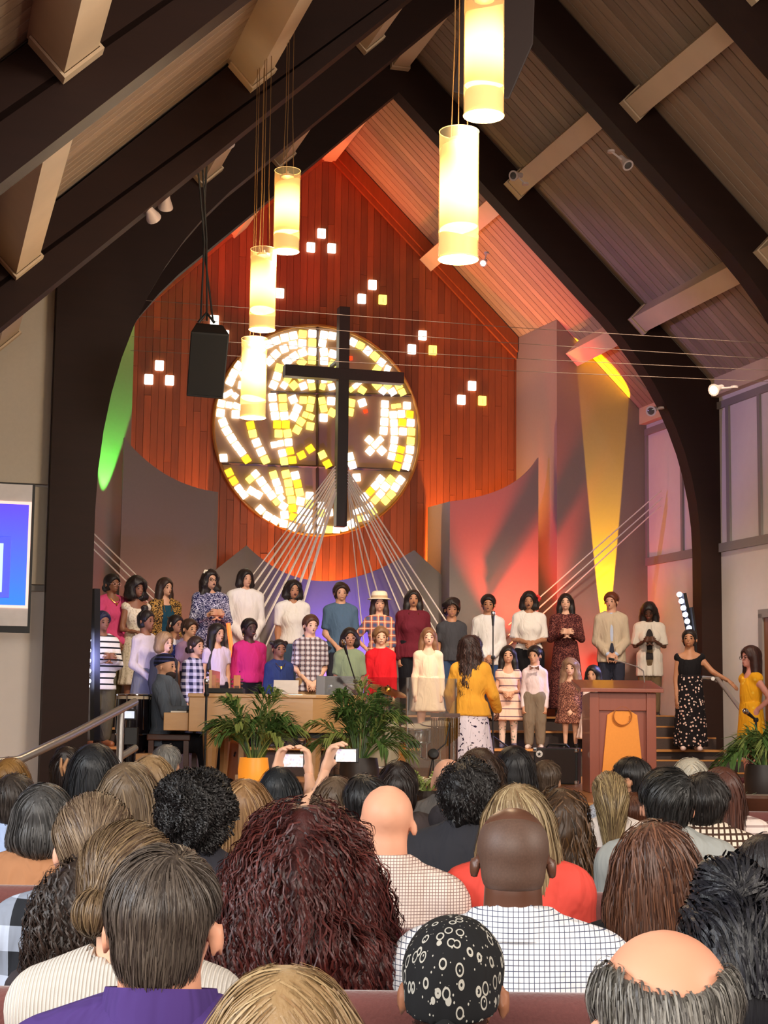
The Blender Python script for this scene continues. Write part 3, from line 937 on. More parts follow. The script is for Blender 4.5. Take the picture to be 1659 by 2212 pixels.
class Person:
    """canonical pose: feet at z=0 (or seat), facing -Y. All lengths in metres."""
    def __init__(s, H, hh=.225, zt=None, sw=1.0, b=1.0, yaw=0, pitch=0, roll=0, female=False, sit=False, arms='down', lean=0, res=1.0, bust=None, shk=None):
        s.bust = bust if bust is not None else (female and H > 1.5)
        s.H, s.hh, s.b, s.sw, s.female, s.sit, s.res = H, hh, b, sw, female, sit, res
        s.zt = zt if zt is not None else H
        s.z = lambda f: s.zt - H * (1 - f)
        s.nb = s.zt - hh * ((1.20 if not female else 1.22) if not sit else 1.10)
        s.shz = s.zt - hh * ((1.48 if not female else 1.46) if not sit else 1.34)
        if shk:
            s.nb, s.shz = s.zt - hh * (shk - .27), s.zt - hh * shk
        s.shx = .092 * H * sw
        s.lean = lean
        s.R = rotm(yaw, pitch, roll)
        s.hp = np.array((0, .012 + lean * .0, s.zt - hh * .86))          # head pivot
        s.arm = s.arm_points(arms)
    def arm_points(s, pose):
        H, x, z = s.H, s.shx, s.shz
        P = {}
        for i, sd in enumerate((-1, 1)):
            p = pose[i] if isinstance(pose, tuple) else pose
            if p == 'down':
                e, w = (x + .022 * H, .012 * H, z - .185 * H), (x + .022 * H, -.03 * H, z - .335 * H)
            elif p == 'low':      # hands held in front of the hips
                e, w = (x + .026 * H, .012 * H, z - .185 * H), (.034 * H, -.10 * H, z - .29 * H)
            elif p == 'waist':
                e, w = (x + .03 * H, .0 * H, z - .175 * H), (.03 * H, -.125 * H, z - .205 * H)
            elif p == 'chest':
                e, w = (x + .035 * H, -.02 * H, z - .165 * H), (.028 * H, -.14 * H, z - .115 * H)
            elif p == 'hip':
                e, w = (x + .10 * H, .05 * H, z - .15 * H), (.075 * H, -.03 * H, z - .27 * H)
            elif p == 'piano':
                e, w = (x + .05 * H, -.06 * H, z - .15 * H), (.09 * H, -.22 * H, z - .13 * H)
            elif p == 'rail':
                e, w = (x + .09 * H, -.04 * H, z - .12 * H), (x + .23 * H, -.05 * H, z - .20 * H)
            elif p == 'out':
                e, w = (x + .06 * H, -.03 * H, z - .17 * H), (x + .07 * H, -.13 * H, z - .27 * H)
            elif p == 'up':       # phone held high (audience: arms forward and up)
                e, w = (x + .03 * H, -.16 * H, z - .05 * H), (x - .03 * H, -.24 * H, z + .09 * H)
            elif p == 'lap':
                e, w = (x + .02 * H, -.03 * H, z - .17 * H), (.05 * H, -.17 * H, z - .24 * H)
            else:
                e, w = p
            P[sd] = tuple(np.array((sd * q[0], q[1], q[2])) for q in ((x, .005, z - .012 * H), e, w))
        return P
    def hpt(s, x, y, z):
        """head-local point (units of head height, origin at head pivot)"""
        return s.hp + s.R @ (np.array((x, y, z)) * s.hh)
    def torso(s, g, f=0.0, k=.03, hips=True):
        H, b = s.H, s.b
        fem = s.female
        cz = s.shz - .085 * H
        g.ell((0, .008, cz), (.086 * H * b * s.sw + f, .061 * H * b + f, .115 * H + f), k)
        if s.bust:
            for q in (-1, 1):
                g.ell((q * .037 * H, -.038 * H * b, cz - .005 * H), (.040 * H * b + f, .030 * H * b + f, .042 * H + f), k)
        wz = (s.shz + s.z(.53)) / 2 - .03 * H
        wr = (.069 if fem else .076)
        g.ell((0, .004, wz), (wr * H * b + f, .058 * H * b + f, .125 * H + f), k)
        if hips:
            g.ell((0, .008, s.z(.525)), ((.088 if fem else .083) * H * b + f, .066 * H * b + f, .085 * H + f), k)
        for sd in (-1, 1):
            g.cone((sd * .012 * H, .014, s.nb - .02), (sd * s.shx * .96, .008, s.shz - .004 * H), .033 * H * (.9 + .1 * b) + f, .030 * H * b + f, k)
    def arms_(s, g, f=0.0, k=.015, upto=2.0):
        H, b = s.H, s.b
        for sd in (-1, 1):
            a, e, w = s.arm[sd]
            g.cone(a, e, .027 * H * b + f, .0215 * H * b + f, k)
            if upto > 1:
                t = upto - 1
                g.cone(e, e + (w - e) * min(1, t), .0215 * H * b + f, (.0215 + (.0158 - .0215) * min(1, t)) * H * b + f, k)
    def legs(s, g, f=0.0, k=.015, upto=1.0, feet=True):
        H, b = s.H, s.b
        for sd in (-1, 1):
            hip = np.array((sd * .05 * H, .005, s.z(.50)))
            if s.sit:
                kn = np.array((sd * .075 * H, -.26 * H, s.z(.50) + .0)); an = np.array((sd * .075 * H, -.27 * H, .07))
            else:
                kn = np.array((sd * .056 * H, -.008, s.z(.28))); an = np.array((sd * .058 * H, .012, s.z(.045)))
            g.cone(hip, kn, .054 * H * b + f, .037 * H * b + f, k)
            g.cone(kn, kn + (an - kn) * upto, .036 * H * b + f, (.036 - .014 * upto) * H * b + f, k)
            if feet and upto >= 1:
                g.cone(an + np.array((0, .01, -.018 * H)), an + np.array((sd * .012, -.085 * H, -.024 * H)), .021 * H, .018 * H, .01, sq=1)
    def head(s, g, f=0.0, k=.012, face=True, ears=True):
        hh = s.hh
        Rt = s.R.T
        g.ell(s.hpt(0, .03, .50), np.array((.345, .425, .375)) * hh + f, k, M=Rt)
        g.ell(s.hpt(0, -.12, .30), np.array((.285, .28, .32)) * hh + f, k * 1.5, M=Rt)
        g.cone(s.hpt(0, -.17, .08), s.hpt(0, -.30, .03), .19 * hh + f, .105 * hh + f, k * 1.6)
        nk = (.235 if s.female else .265) * hh * (1 + .25 * (s.b - 1))
        g.cone((0, .02, s.nb - .03), s.hpt(0, .10, .10), nk * 1.12 + f, nk + f, .02)
        if face:
            g.cone(s.hpt(0, -.395, .37), s.hpt(0, -.465, .235), .022 * hh, .036 * hh, .01)
            for sd in (-1, 1):
                g.cone(s.hpt(sd * .03, -.43, .222), s.hpt(sd * .055, -.41, .222), .026 * hh, .022 * hh, .006)
                g.ell(s.hpt(sd * .145, -.43, .36), np.array((.085, .06, .055)) * hh, .012, '-', M=Rt)
                g.ell(s.hpt(sd * .15, -.345, .35), np.array((.06, .055, .045)) * hh, .004, M=Rt)
            g.cone(s.hpt(-.07, -.40, .12), s.hpt(.07, -.40, .12), .035 * hh, .035 * hh, .012)
        if ears:
            for sd in (-1, 1):
                g.ell(s.hpt(sd * .375, .05, .30), np.array((.042, .08, .125)) * hh, .008, M=Rt @ rotm(-sd * .35, 0))
    def grid(s, lo, hi, h, hf=None):
        hf = hf or h
        z1 = s.zt - s.hh * 1.15
        r = s.hh * .5
        return Grid(axis(lo[0], hi[0], h, (-r, r, hf)), axis(lo[1], hi[1], h, (-r - .02, r, hf)), axis(lo[2], hi[2], h, (z1, s.zt + .05, hf)))
    def bounds(s, extra=.05):
        pts = [p for sd in (-1, 1) for p in s.arm[sd]]
        X = max(.14 * s.H * s.b * s.sw, max(abs(p[0]) for p in pts) + .06)
        y0 = min(-.17, min(p[1] for p in pts) - .07, -.36 * s.H if s.sit else 0)
        y1 = max(.17, max(p[1] for p in pts) + .07)
        z1 = max(s.zt + .03, max(p[2] for p in pts) + .06)
        return (-X - extra, y0 - extra, -.02), (X + extra, y1 + extra, z1)
    def body(s, h=.014, hf=.0085, hands=(.9, .9), hand_dir=None, lo_z=None, face=True):
        lo, hi = s.bounds()
        if lo_z is not None:
            lo = (lo[0], lo[1], lo_z)
        g = s.grid(lo, hi, h, hf)
        s.torso(g, 0); s.arms_(g, 0); s.head(g, face=face)
        s.legs(g, 0)
        V, Q = g.mesh()
        ex = []
        for sd in (-1, 1):
            hv = hands[0 if sd < 0 else 1]
            if hv is None:
                continue
            a, e, w = s.arm[sd]
            d = (w - e) / np.linalg.norm(w - e)
            HV, HQ = HAND[hv]
            if hand_dir and hand_dir.get(sd):
                dd, pm = hand_dir[sd]
            else:
                pm = np.array((-sd * .8, .35, .1)) if abs(w[0]) > .07 * s.H else np.array((0, .9, -.2))
                dd = d + (np.array((-sd * .4, 0, -.15)) if abs(w[0]) < .07 * s.H else np.array((0, 0, -.3)))
            HW = place_hand(HV, -sd, w - d * .01, dd, pm, s.H / 1.72 * (1.05 if s.hh > .2 else 1.1))
            ex.append((HW, HQ if -sd > 0 else HQ[:, ::-1]))
        return V, Q, ex
# ---------------- cloth materials
def coords(nt, scale=(1, 1, 1)):
    tc = nd(nt, 'ShaderNodeTexCoord')
    mp = nd(nt, 'ShaderNodeMapping'); mp.inputs['Scale'].default_value = scale
    nt.links.new(tc.outputs['Object'], mp.inputs[0])
    return mp.outputs[0]
def fold_bump(nt, b, strength=.35, scale=9):
    tc = nd(nt, 'ShaderNodeTexCoord')
    mp = nd(nt, 'ShaderNodeMapping'); mp.inputs['Scale'].default_value = (1.6, 1.6, .55)
    nt.links.new(tc.outputs['Object'], mp.inputs[0])
    nz = nd(nt, 'ShaderNodeTexNoise', ins={'Scale': scale, 'Detail': 2, 'Distortion': .8})
    nt.links.new(mp.outputs[0], nz.inputs['Vector'])
    bp = nd(nt, 'ShaderNodeBump', ins={'Strength': strength, 'Distance': .05})
    nt.links.new(nz.outputs['Fac'], bp.inputs['Height'])
    nt.links.new(bp.outputs[0], b.inputs['Normal'])
    return nz
def cloth(rgb, rough=.85, fold=.45):
    key = 'cloth_%d_%d_%d' % tuple(rgb)
    if key in MATS: return MATS[key]
    m, nt, b = base('cloth', rough, 0, .25)
    nz = fold_bump(nt, b, fold)
    c = srgb(rgb)
    nt.links.new(mix(nt, [x * .86 for x in c], [min(1, x * 1.08) for x in c], nz.outputs['Fac']), b.inputs['Base Color'])
    MATS[key] = m
    return m
def lines(nt, vec, comp, freq, width, off=0):
    """1 inside thin lines along one axis"""
    sp_ = nd(nt, 'ShaderNodeSeparateXYZ'); nt.links.new(vec, sp_.inputs[0])
    mu = nd(nt, 'ShaderNodeMath', operation='MULTIPLY_ADD', ins={1: freq, 2: off}); nt.links.new(sp_.outputs[comp], mu.inputs[0])
    fr = nd(nt, 'ShaderNodeMath', operation='FRACT'); nt.links.new(mu.outputs[0], fr.inputs[0])
    lt = nd(nt, 'ShaderNodeMath', operation='LESS_THAN', ins={1: width}); nt.links.new(fr.outputs[0], lt.inputs[0])
    return lt.outputs[0]
def pattern(kind, c1, c2, f=20, w=.2, c3=None, fz=None):
    key = 'pat_%s_%s_%s_%s_%s_%s' % (kind, c1, c2, f, w, c3)
    if key in MATS: return MATS[key]
    m, nt, b = base('patterned_cloth', .85, 0, .25)
    fold_bump(nt, b, .4)
    v = coords(nt, (1, 1, .6) if kind == 'petal' else (1, 1, 1))
    a, c = srgb(c1), srgb(c2)
    if kind == 'stripe':
        out = mix(nt, a, c, lines(nt, v, 2, f, w))
    elif kind == 'vstripe':
        out = mix(nt, a, c, lines(nt, v, 0, f, w))
    elif kind == 'grid':
        o = mix(nt, a, c, lines(nt, v, 0, f, w)); out = mix(nt, o, c, lines(nt, v, 2, f, w))
    elif kind == 'plaid':
        h1, h2 = lines(nt, v, 0, f, .5), lines(nt, v, 2, f, .5)
        ad = nd(nt, 'ShaderNodeMath', operation='ADD'); nt.links.new(h1, ad.inputs[0]); nt.links.new(h2, ad.inputs[1])
        ml = nd(nt, 'ShaderNodeMath', operation='MULTIPLY', ins={1: .5}); nt.links.new(ad.outputs[0], ml.inputs[0])
        out = mix(nt, a, c, ml.outputs[0])
        if c3:
            out = mix(nt, out, srgb(c3), lines(nt, v, 0, f, .12, .3)); out = mix(nt, out, srgb(c3), lines(nt, v, 2, f, .12, .3))
    elif kind == 'floral':
        vo = nd(nt, 'ShaderNodeTexVoronoi', ins={'Scale': f, 'Randomness': 1.0}); nt.links.new(v, vo.inputs['Vector'])
        lt = nd(nt, 'ShaderNodeMath', operation='LESS_THAN', ins={1: w}); nt.links.new(vo.outputs['Distance'], lt.inputs[0])
        cc = mix(nt, c, srgb(c3) if c3 else c, vo.outputs['Color'])
        out = mix(nt, a, cc, lt.outputs[0])
    elif kind == 'leaf':
        mp = nd(nt, 'ShaderNodeTexNoise', ins={'Scale': f, 'Detail': 1, 'Distortion': 2.5}); nt.links.new(v, mp.inputs['Vector'])
        lt = nd(nt, 'ShaderNodeMath', operation='GREATER_THAN', ins={1: w}); nt.links.new(mp.outputs['Fac'], lt.inputs[0])
        out = mix(nt, a, c, lt.outputs[0])
    elif kind == 'petal':      # scattered leaf outlines on a dark scarf
        vo = nd(nt, 'ShaderNodeTexVoronoi', ins={'Scale': f, 'Randomness': .75}); nt.links.new(v, vo.inputs['Vector'])
        sb = nd(nt, 'ShaderNodeMath', operation='SUBTRACT', ins={1: w}); nt.links.new(vo.outputs['Distance'], sb.inputs[0])
        ab = nd(nt, 'ShaderNodeMath', operation='ABSOLUTE'); nt.links.new(sb.outputs[0], ab.inputs[0])
        lt = nd(nt, 'ShaderNodeMath', operation='LESS_THAN', ins={1: .05}); nt.links.new(ab.outputs[0], lt.inputs[0])
        v2 = nd(nt, 'ShaderNodeTexVoronoi', ins={'Scale': f * 2.3}); nt.links.new(v, v2.inputs['Vector'])
        l2 = nd(nt, 'ShaderNodeMath', operation='LESS_THAN', ins={1: .16}); nt.links.new(v2.outputs['Distance'], l2.inputs[0])
        mx = nd(nt, 'ShaderNodeMath', operation='MAXIMUM'); nt.links.new(lt.outputs[0], mx.inputs[0]); nt.links.new(l2.outputs[0], mx.inputs[1])
        out = mix(nt, a, c, mx.outputs[0])
    nt.links.new(out, b.inputs['Base Color'])
    MATS[key] = m
    return m
def rib(rgb, f=90):
    key = 'rib_%d_%d_%d' % tuple(rgb)
    if key in MATS: return MATS[key]
    m, nt, b = base('ribbed_knit', .9, 0, .2)
    v = coords(nt)
    wv = nd(nt, 'ShaderNodeTexWave', bands_direction='X', ins={'Scale': 42, 'Distortion': .3})
    nt.links.new(v, wv.inputs['Vector'])
    c = srgb(rgb)
    nt.links.new(mix(nt, [x * .8 for x in c], c, wv.outputs['Fac']), b.inputs['Base Color'])
    bp = nd(nt, 'ShaderNodeBump', ins={'Strength': .8, 'Distance': .004})
    nt.links.new(wv.outputs['Fac'], bp.inputs['Height']); nt.links.new(bp.outputs[0], b.inputs['Normal'])
    MATS[key] = m
    return m

# ---------------- garments
def top_mesh(p, f=.016, sleeve=2.0, hem=.50, neck='crew', h=.014, collar=False, opening=None, flare=0):
    lo, hi = p.bounds()
    zh = p.z(hem)
    g = Grid(axis(lo[0] - .03, hi[0] + .03, h), axis(lo[1] - .03, hi[1] + .03, h), axis(min(zh, min(p.arm[-1][2][2], p.arm[1][2][2])) - .08, p.nb + .09, h))
    p.torso(g, f, .03, hips=hem < .62)
    if hem < .52:
        g.skirt((0, .006), p.z(.56), zh, .090 * p.H * p.b + f, .098 * p.H * p.b + f + flare, .72, k=.02)
    g.clip((0, 0, 1), zh)
    if sleeve > 0:
        g2 = Grid(*g.ax)
        p.arms_(g2, f * .9, .015, sleeve)
        if sleeve <= 1:
            for sd in (-1, 1):      # cut short sleeves square to the arm
                a, e, w = p.arm[sd]
                d = (e - a) / np.linalg.norm(e - a)
                cut = a + (e - a) * sleeve
                X, Y, Z = g2.pts((slice(None),) * 3)
                pl = (X - cut[0]) * d[0] + (Y - cut[1]) * d[1] + (Z - cut[2]) * d[2]
                msk = (X * sd > .3 * p.shx)
                g2.d = np.where(msk, np.maximum(g2.d, pl), g2.d).astype(np.float32)
        k = .02
        hmix = np.clip(.5 + .5 * (g.d - g2.d) / k, 0, 1)
        g.d = g.d + (g2.d - g.d) * hmix - k * hmix * (1 - hmix)
    hh = p.hh
    if neck == 'crew':
        g.ell((0, .008, p.nb + .04), (.31 * hh, .33 * hh, .075), .006, '-')
    elif neck == 'scoop':
        g.ell((0, -.03, p.nb + .02), (.36 * hh, .36 * hh, .085), .006, '-')
    elif neck == 'v':
        g.ell((0, .008, p.nb + .04), (.31 * hh, .33 * hh, .075), .006, '-')
        g.cone((0, -.13, p.nb), (0, -.12, p.nb - .13), .07, .012, .004, '-')
    elif neck == 'strap':
        g.ell((0, -.0, p.nb + .01), (.62 * hh, .6 * hh, .105), .006, '-')
    if collar:
        for a in np.linspace(0, 2 * math.pi, 15)[:-1]:
            b = a + 2 * math.pi / 14
            r = (.33 if p.sit else .295) * hh * (1 + .25 * (p.b - 1))
            for up_ in ((.012,) if not p.sit else (.025, .05)):
                g.cone((r * math.sin(a), .014 - r * math.cos(a) * .95, p.nb + up_ - .012 * math.cos(a)), (r * math.sin(b), .014 - r * math.cos(b) * .95, p.nb + up_ - .012 * math.cos(b)), .017, .017, .008)
    if opening:                      # open front showing what is worn below
        yo = -(.072 * p.H * p.b + f)
        g.cone((0, yo, p.nb), (0, yo - .01, zh - .05), opening, opening * 1.2, .004, '-', sq=1.5)
    return g
def skirt_mesh(p, waist=.6, hem=.25, r1=None, r0=.17, f=.018, folds=9, amp=.012, h=.014, top=None):
    z1, z0 = p.z(waist), p.z(hem)
    R = max(r0, .11 * p.H * p.b) + .08
    g = Grid(axis(-R, R, h), axis(-R, R, h), axis(z0 - .05, z1 + .05, h))
    g.skirt((0, .006), z1, z0, r1 or (.082 * p.H * p.b + f), r0, .76, folds, amp)
    return g
def trouser_mesh(p, f=.014, waist=.60, h=.014, upto=.93, wide=0):
    lo, hi = p.bounds()
    g = Grid(axis(-.2 * p.H * p.b, .2 * p.H * p.b, h), axis(lo[1] if p.sit else -.16 * p.H, .14 * p.H, h), axis(-.02, p.z(waist) + .05, h))
    p.legs(g, f + wide, .012, upto, feet=False)
    g.ell((0, .008, p.z(.525)), (.090 * p.H * p.b + f, .067 * p.H * p.b + f, .085 * p.H), .02)
    if not p.sit:
        g.skirt((0, .006), p.z(waist), p.z(.5), .080 * p.H * p.b + f, .088 * p.H * p.b + f, .74, k=.015)
    g.clip((0, 0, -1), -p.z(waist))
    return g
def shoe_mesh(p, sd, h=.011, boot=0):
    s = p.H / 1.7
    if p.sit:
        an = np.array((sd * .075 * p.H, -.27 * p.H, .07))
    else:
        an = np.array((sd * .058 * p.H, .012, p.z(.045)))
    g = Grid(axis(an[0] - .1, an[0] + .1, h), axis(an[1] - .26, an[1] + .12, h), axis(-.03, an[2] + .05 + boot, h))
    zf = an[2] - .045 * p.H
    g.cone((an[0], an[1] + .03 * s, zf + .04 * s), (an[0] + sd * .015, an[1] - .165 * s, zf + .028 * s), .046 * s, .040 * s, .02)
    g.cone((an[0], an[1] + .015 * s, zf + .05 * s), (an[0], an[1] + .01 * s, zf + .085 * s + boot), .046 * s, .047 * s + boot * .06, .02)
    g.clip((0, 0, 1), zf - .002)
    return g

# ---------------- hair shells
def hair_grid(p, style, t=.02, L=.5, h=.009, w=1.0):
    """style words: cap short bob long afro bun lowbun pony curly buzz rim up; L in metres below the chin line"""
    hh = p.hh
    ext = max(.0, t) + .05
    pc = p.hp
    drop = {'long': L, 'pony': L, 'bob': .16, 'curlylong': L}.get(style, .06)
    wide = (.62 * hh + ext) * max(1, w)
    g = Grid(axis(-wide, wide, h), axis(pc[1] - .58 * hh - ext, pc[1] + .75 * hh + ext, h), axis(pc[2] - drop - .04, pc[2] + 1.15 * hh + ext * 1.3, h))
    Rt = p.R.T
    def E(c, r, k=.012, op='+', f=t):
        g.ell(p.hpt(*c), np.array(r) * hh + (f if op == '+' else 0), k, op, M=Rt)
    E((0, .035, .505), (.345, .425, .375))
    E((0, .12, .27), (.285, .31, .31) if style in ('short', 'buzz', 'rim', 'cap') else (.31, .31, .34), f=t * (.6 if style in ('short', 'buzz', 'rim', 'cap') else 1))
    if style in ('short', 'cap', 'curly', 'buzz', 'rim'):
        E((0, .20, .07), (.20, .19, .15), f=t * .2)
        E((0, -.50, .17), (.46, .36, .47), .02, '-')
        for sd in (-1, 1):
            E((sd * .43, .0, .22), (.17, .22, .26), .02, '-')
        E((0, .0, -.19), (.6, .8, .20), .02, '-')
    if style == 'rim':
        E((0, .04, .88), (.33, .44, .36), .03, '-')
        E((0, .36, .74), (.24, .30, .28), .03, '-')
    if style == 'afro':
        E((0, .06, .50), (.40 * w, .44 * w, .42), f=t)
        E((0, -.50, .20), (.33, .34, .40), .02, '-')
    if style in ('bun', 'lowbun', 'up', 'pony'):
        E((0, -.48, .17), (.40, .34, .45), .02, '-')
        for sd in (-1, 1):
            E((sd * .40, -.10, .16), (.12, .17, .18), .02, '-')
        E((0, .0, -.2), (.6, .8, .20), .02, '-')
        if style == 'bun':
            E((0, .12, 1.02), (.2 * w, .2 * w, .17 * w), f=0)
        if style == 'lowbun':
            E((0, .56, .18), (.19 * w, .16 * w, .18 * w), f=0)
        if style == 'up':
            E((0, .22, .82), (.26, .26, .22), f=.0)
        if style == 'pony':
            a, b = p.hpt(0, .50, .62), p.hpt(0, .66, .35)
            c = np.array((a[0], b[1] + .01, pc[2] - L))
            g.cone(a, b, .055, .06, .02); g.cone(b, c, .062 * w, .03, .02)
    if style in ('bob', 'long', 'curlylong'):
        ez = -.12 if style == 'bob' else -.3
        for sd in (-1, 1):
            a = p.hpt(sd * .33, .02, .45)
            bq = p.hpt(sd * .37 * (1 if style == 'bob' else .95), .03, .05 if style == 'bob' else .0)
            g.cone(a, bq, .10 * hh + t, .12 * hh + t * 1.1, .02)
            if style != 'bob':
                end = np.array((bq[0] + sd * .02 * w, bq[1] - .01, pc[2] - L * .95))
                g.cone(bq, end, .13 * hh + t, (.10 * hh + t) * w, .02)
        bk = p.hpt(0, .25, .2)
        if style == 'bob':
            g.ell(p.hpt(0, .15, .12), np.array((.36, .33, .24)) * hh + t, .02)
        else:
            zc = pc[2] - L / 2
            g.ell((bk[0], bk[1] + .0, zc + .06), (.33 * hh * w + t, .16 * hh + t, L / 2 + .12), .03)
            g.cone(bk, (bk[0], bk[1] + .01, pc[2] - L), .26 * hh + t * .6, .2 * hh * w + t * .6, .03, sq=.6)
        E((0, -.47, .18), (.285, .36, .44), .02, '-')
    return g

def hair_stop(p, style):
    """short hair ends at the nape and around the ears"""
    if style not in ('short', 'rim', 'cap', 'curly', 'buzz', 'bun', 'lowbun', 'up', 'pony'):
        return None
    long_ = style in ('pony', 'lowbun')
    def f(P):
        q = (P - p.hp) @ p.R / p.hh
        nape = (q[:, 2] < -.06) & (not long_)
        ear = (np.abs(q[:, 0]) > .27) & (q[:, 2] < .40) & (q[:, 1] < .17)
        return nape | ear
    return f
def comb(p, mode, part=0.0):
    c = p.hpt(part, .22, .84)
    Rw = p.R
    def f(P):
        d = P - c
        d = d / (np.linalg.norm(d, axis=1, keepdims=True) + 1e-6)
        g = np.zeros_like(P); g[:, 2] = -1
        low = np.clip((c[2] - P[:, 2]) / (.5 * p.hh), 0, 1)[:, None]
        if mode == 'crown':
            sw_ = np.stack([-d[:, 1], d[:, 0], 0 * d[:, 0]], 1)
            return d * (1.2 - .6 * low) + sw_ * .55 * (1 - low) + g * (.25 + .9 * low)
        if mode == 'back':
            b = np.zeros_like(P); b[:] = Rw @ np.array((0, 1, .1))
            return b * (1.2 - .9 * low) + g * (.2 + 1.1 * low)
        if mode == 'side':
            b = np.zeros_like(P); b[:] = Rw @ np.array((1, .1, .1))
            return b * (1.1 - low) + d * .3 + g * (.3 + .8 * low)
        s = np.zeros_like(P); s[:, 0] = np.sign(P[:, 0] - c[0])
        return s * .8 * (1 - low) + d * .4 * (1 - low) + g * (.5 + low)
    return f

def add_eye_set(p, root, skin, mouth, glasses, browcol, parent_inv=None):
    hh = p.hh
    def small(name, mat, build):
        mb = MB(); build(mb)
        return mb.build(name, mat, root, smooth=True)
    def blob(mb, c, r, n=8):
        C = p.hpt(*c)
        prof = [(math.sin(a) * 1, -math.cos(a)) for a in np.linspace(.05, math.pi - .05, 6)]
        M = Matrix.Translation(Vector(C)) @ Matrix([[*row, 0] for row in p.R.tolist()] + [[0, 0, 0, 1]]) @ Matrix.Diagonal((r[0] * hh, r[1] * hh, r[2] * hh, 1))
        mb.lathe(prof, n, M)
    for sd in (-1, 1):
        small('eye', M_EYE, lambda mb: blob(mb, (sd * .15, -.388, .352), (.060, .03, .030)))
        small('eyebrow', browcol, lambda mb: blob(mb, (sd * .155, -.395, .458), (.085, .03, .013)))
    if mouth == 'open':
        small('mouth', M_MOUTH, lambda mb: blob(mb, (0, -.412, .105), (.075, .04, .06)))
    elif mouth == 'o':
        small('mouth', M_MOUTH, lambda mb: blob(mb, (0, -.418, .115), (.055, .035, .035)))
    else:
        small('mouth', M_LIP, lambda mb: blob(mb, (0, -.422, .11), (.085, .03, .022)))
    if glasses:
        mb = MB()
        for sd in (-1, 1):
            mb.tube([p.hpt(sd * .15 + .10 * math.cos(a), -.455, .345 + .085 * math.sin(a)) for a in np.linspace(0, 2 * math.pi, 13)], .011 * hh, 5)
            mb.tube([p.hpt(sd * .25, -.44, .36), p.hpt(sd * .37, -.02, .36)], .010 * hh, 5)
        mb.tube([p.hpt(-.05, -.46, .36), p.hpt(.05, -.46, .36)], .010 * hh, 5)
        mb.build('glasses', glasses, root, smooth=True)

M_GLASSES_DARK = plain('dark_glasses_frame', (24, 20, 20), .3)
M_GLASSES_PINK = plain('clear_pink_glasses_frame', (206, 160, 150), .3)
M_GOLD = plain('gold', (220, 170, 70), .25, metal=1.0)
M_SHOE_DARK = plain('dark_shoe', (34, 28, 28), .45)
NPEOPLE = [0]
def person(label, pos, rz=0, H=1.6, hh=.225, zt=None, skin=(200, 150, 120), female=False, sit=False, arms='down', b=1.0, sw=1.0, yaw=0, pitch=0, roll=0,
           hair=None, top=None, bottom=None, shoes=(40, 34, 34), mouth='closed', glasses=None, face=True, hands=(.9, .9), hand_dir=None,
           res=1.0, group=None, lo_z=None, boot=0, extra=None, noise=None, inner=None, seed=None, bust=None, shk=None):
    NPEOPLE[0] += 1
    sd0 = seed if seed is not None else NPEOPLE[0]
    p = Person(H, hh, zt, sw, b, yaw, pitch, roll, female, sit, arms, bust=bust, shk=shk)
    root = thing('person', label, 'person', pos, rz, group)
    h = .0175 * res
    V, Q, ex = p.body(.036 * res, (.0112 if not sit else .0125) * res, hands, hand_dir, lo_z, face)
    obj('body', np_mesh('body', V, Q, skin_mat(skin), extra=ex), root)
    if face:
        hc = hair.get('c', (40, 28, 22)) if hair else (60, 45, 40)
        bm = plain('brow_%d_%d_%d' % tuple(hc), hc, .7)
        add_eye_set(p, root, skin, mouth, glasses, bm)
    for key, spec in (('inner', inner), ('top', top)):
        if spec:
            sp = dict(spec)
            nm, mt = sp.pop('name', 'shirt'), sp.pop('m')
            nz = sp.pop('noise', .004)
            st = sp.pop('after', None)
            g = top_mesh(p, h=h * .95, **sp)
            if nz: g.noise(nz, 22, sd0)
            if st: st(g, p)
            V, Q = g.mesh()
            obj(nm, np_mesh(nm, V, Q, mt), root)
    if bottom:
        sp = dict(bottom)
        nm, mt = sp.pop('name', 'trousers'), sp.pop('m')
        g = (skirt_mesh if nm in ('skirt', 'dress_skirt') else trouser_mesh)(p, h=h * 1.15 if not sit else .04, **sp)
        if nm == 'trousers': g.noise(.004, 25, sd0)
        V, Q = g.mesh()
        obj(nm, np_mesh(nm, V, Q, mt), root)
    if shoes is not None:
        sm = plain('shoe_%d_%d_%d' % tuple(shoes), shoes, .5)
        for sd in (-1, 1):
            V, Q = shoe_mesh(p, sd, .016 * res, boot).mesh()
            obj('boot' if boot else 'shoe', np_mesh('shoe', V, Q, sm), root)
    if hair:
        hs = dict(hair)
        c, c2 = hs.get('c', (30, 22, 18)), hs.get('c2')
        g = hair_grid(p, hs['s'], hs.get('t', .02), hs.get('L', .25), hs.get('h', .0125 * res), hs.get('w', 1.0))
        if hs.get('after'): hs['after'](g, p)
        if hs.get('noise'): g.noise(hs['noise'], hs.get('nf', 45), sd0)
        V, Q = g.mesh()
        at = np.full(len(V), hs.get('base', .15), np.float32)
        exs = []
        if hs.get('n', 120):
            sv, sq, sc = strands(g, V, int(hs.get('n', 120) * (.6 if 'h' not in hs else 1)), hs.get('sl', .12), hs.get('steps', 5), hs.get('r', .0022), comb(p, hs.get('mode', 'fall'), hs.get('part', 0)), sd0,
                                 hs.get('wave', 0), hs.get('wf', 40), hs.get('lift', .006), hs.get('spread', 1), hs.get('ends', 1), hs.get('region') and hs['region'](p), hair_stop(p, hs['s']))
            if len(sv):
                exs.append((sv, sq)); at = np.concatenate([at, sc])
        obj('hair', np_mesh('hair', V, Q, hair_mat(c, c2, hs.get('rough', .45)), extra=exs, attr=at), root)
    if extra:
        extra(p, root)
    return root, p
# ================================================================== things in the chancel and on the stage
ZS = .741
def W2(px, py, d): return at_d(px, py, d)
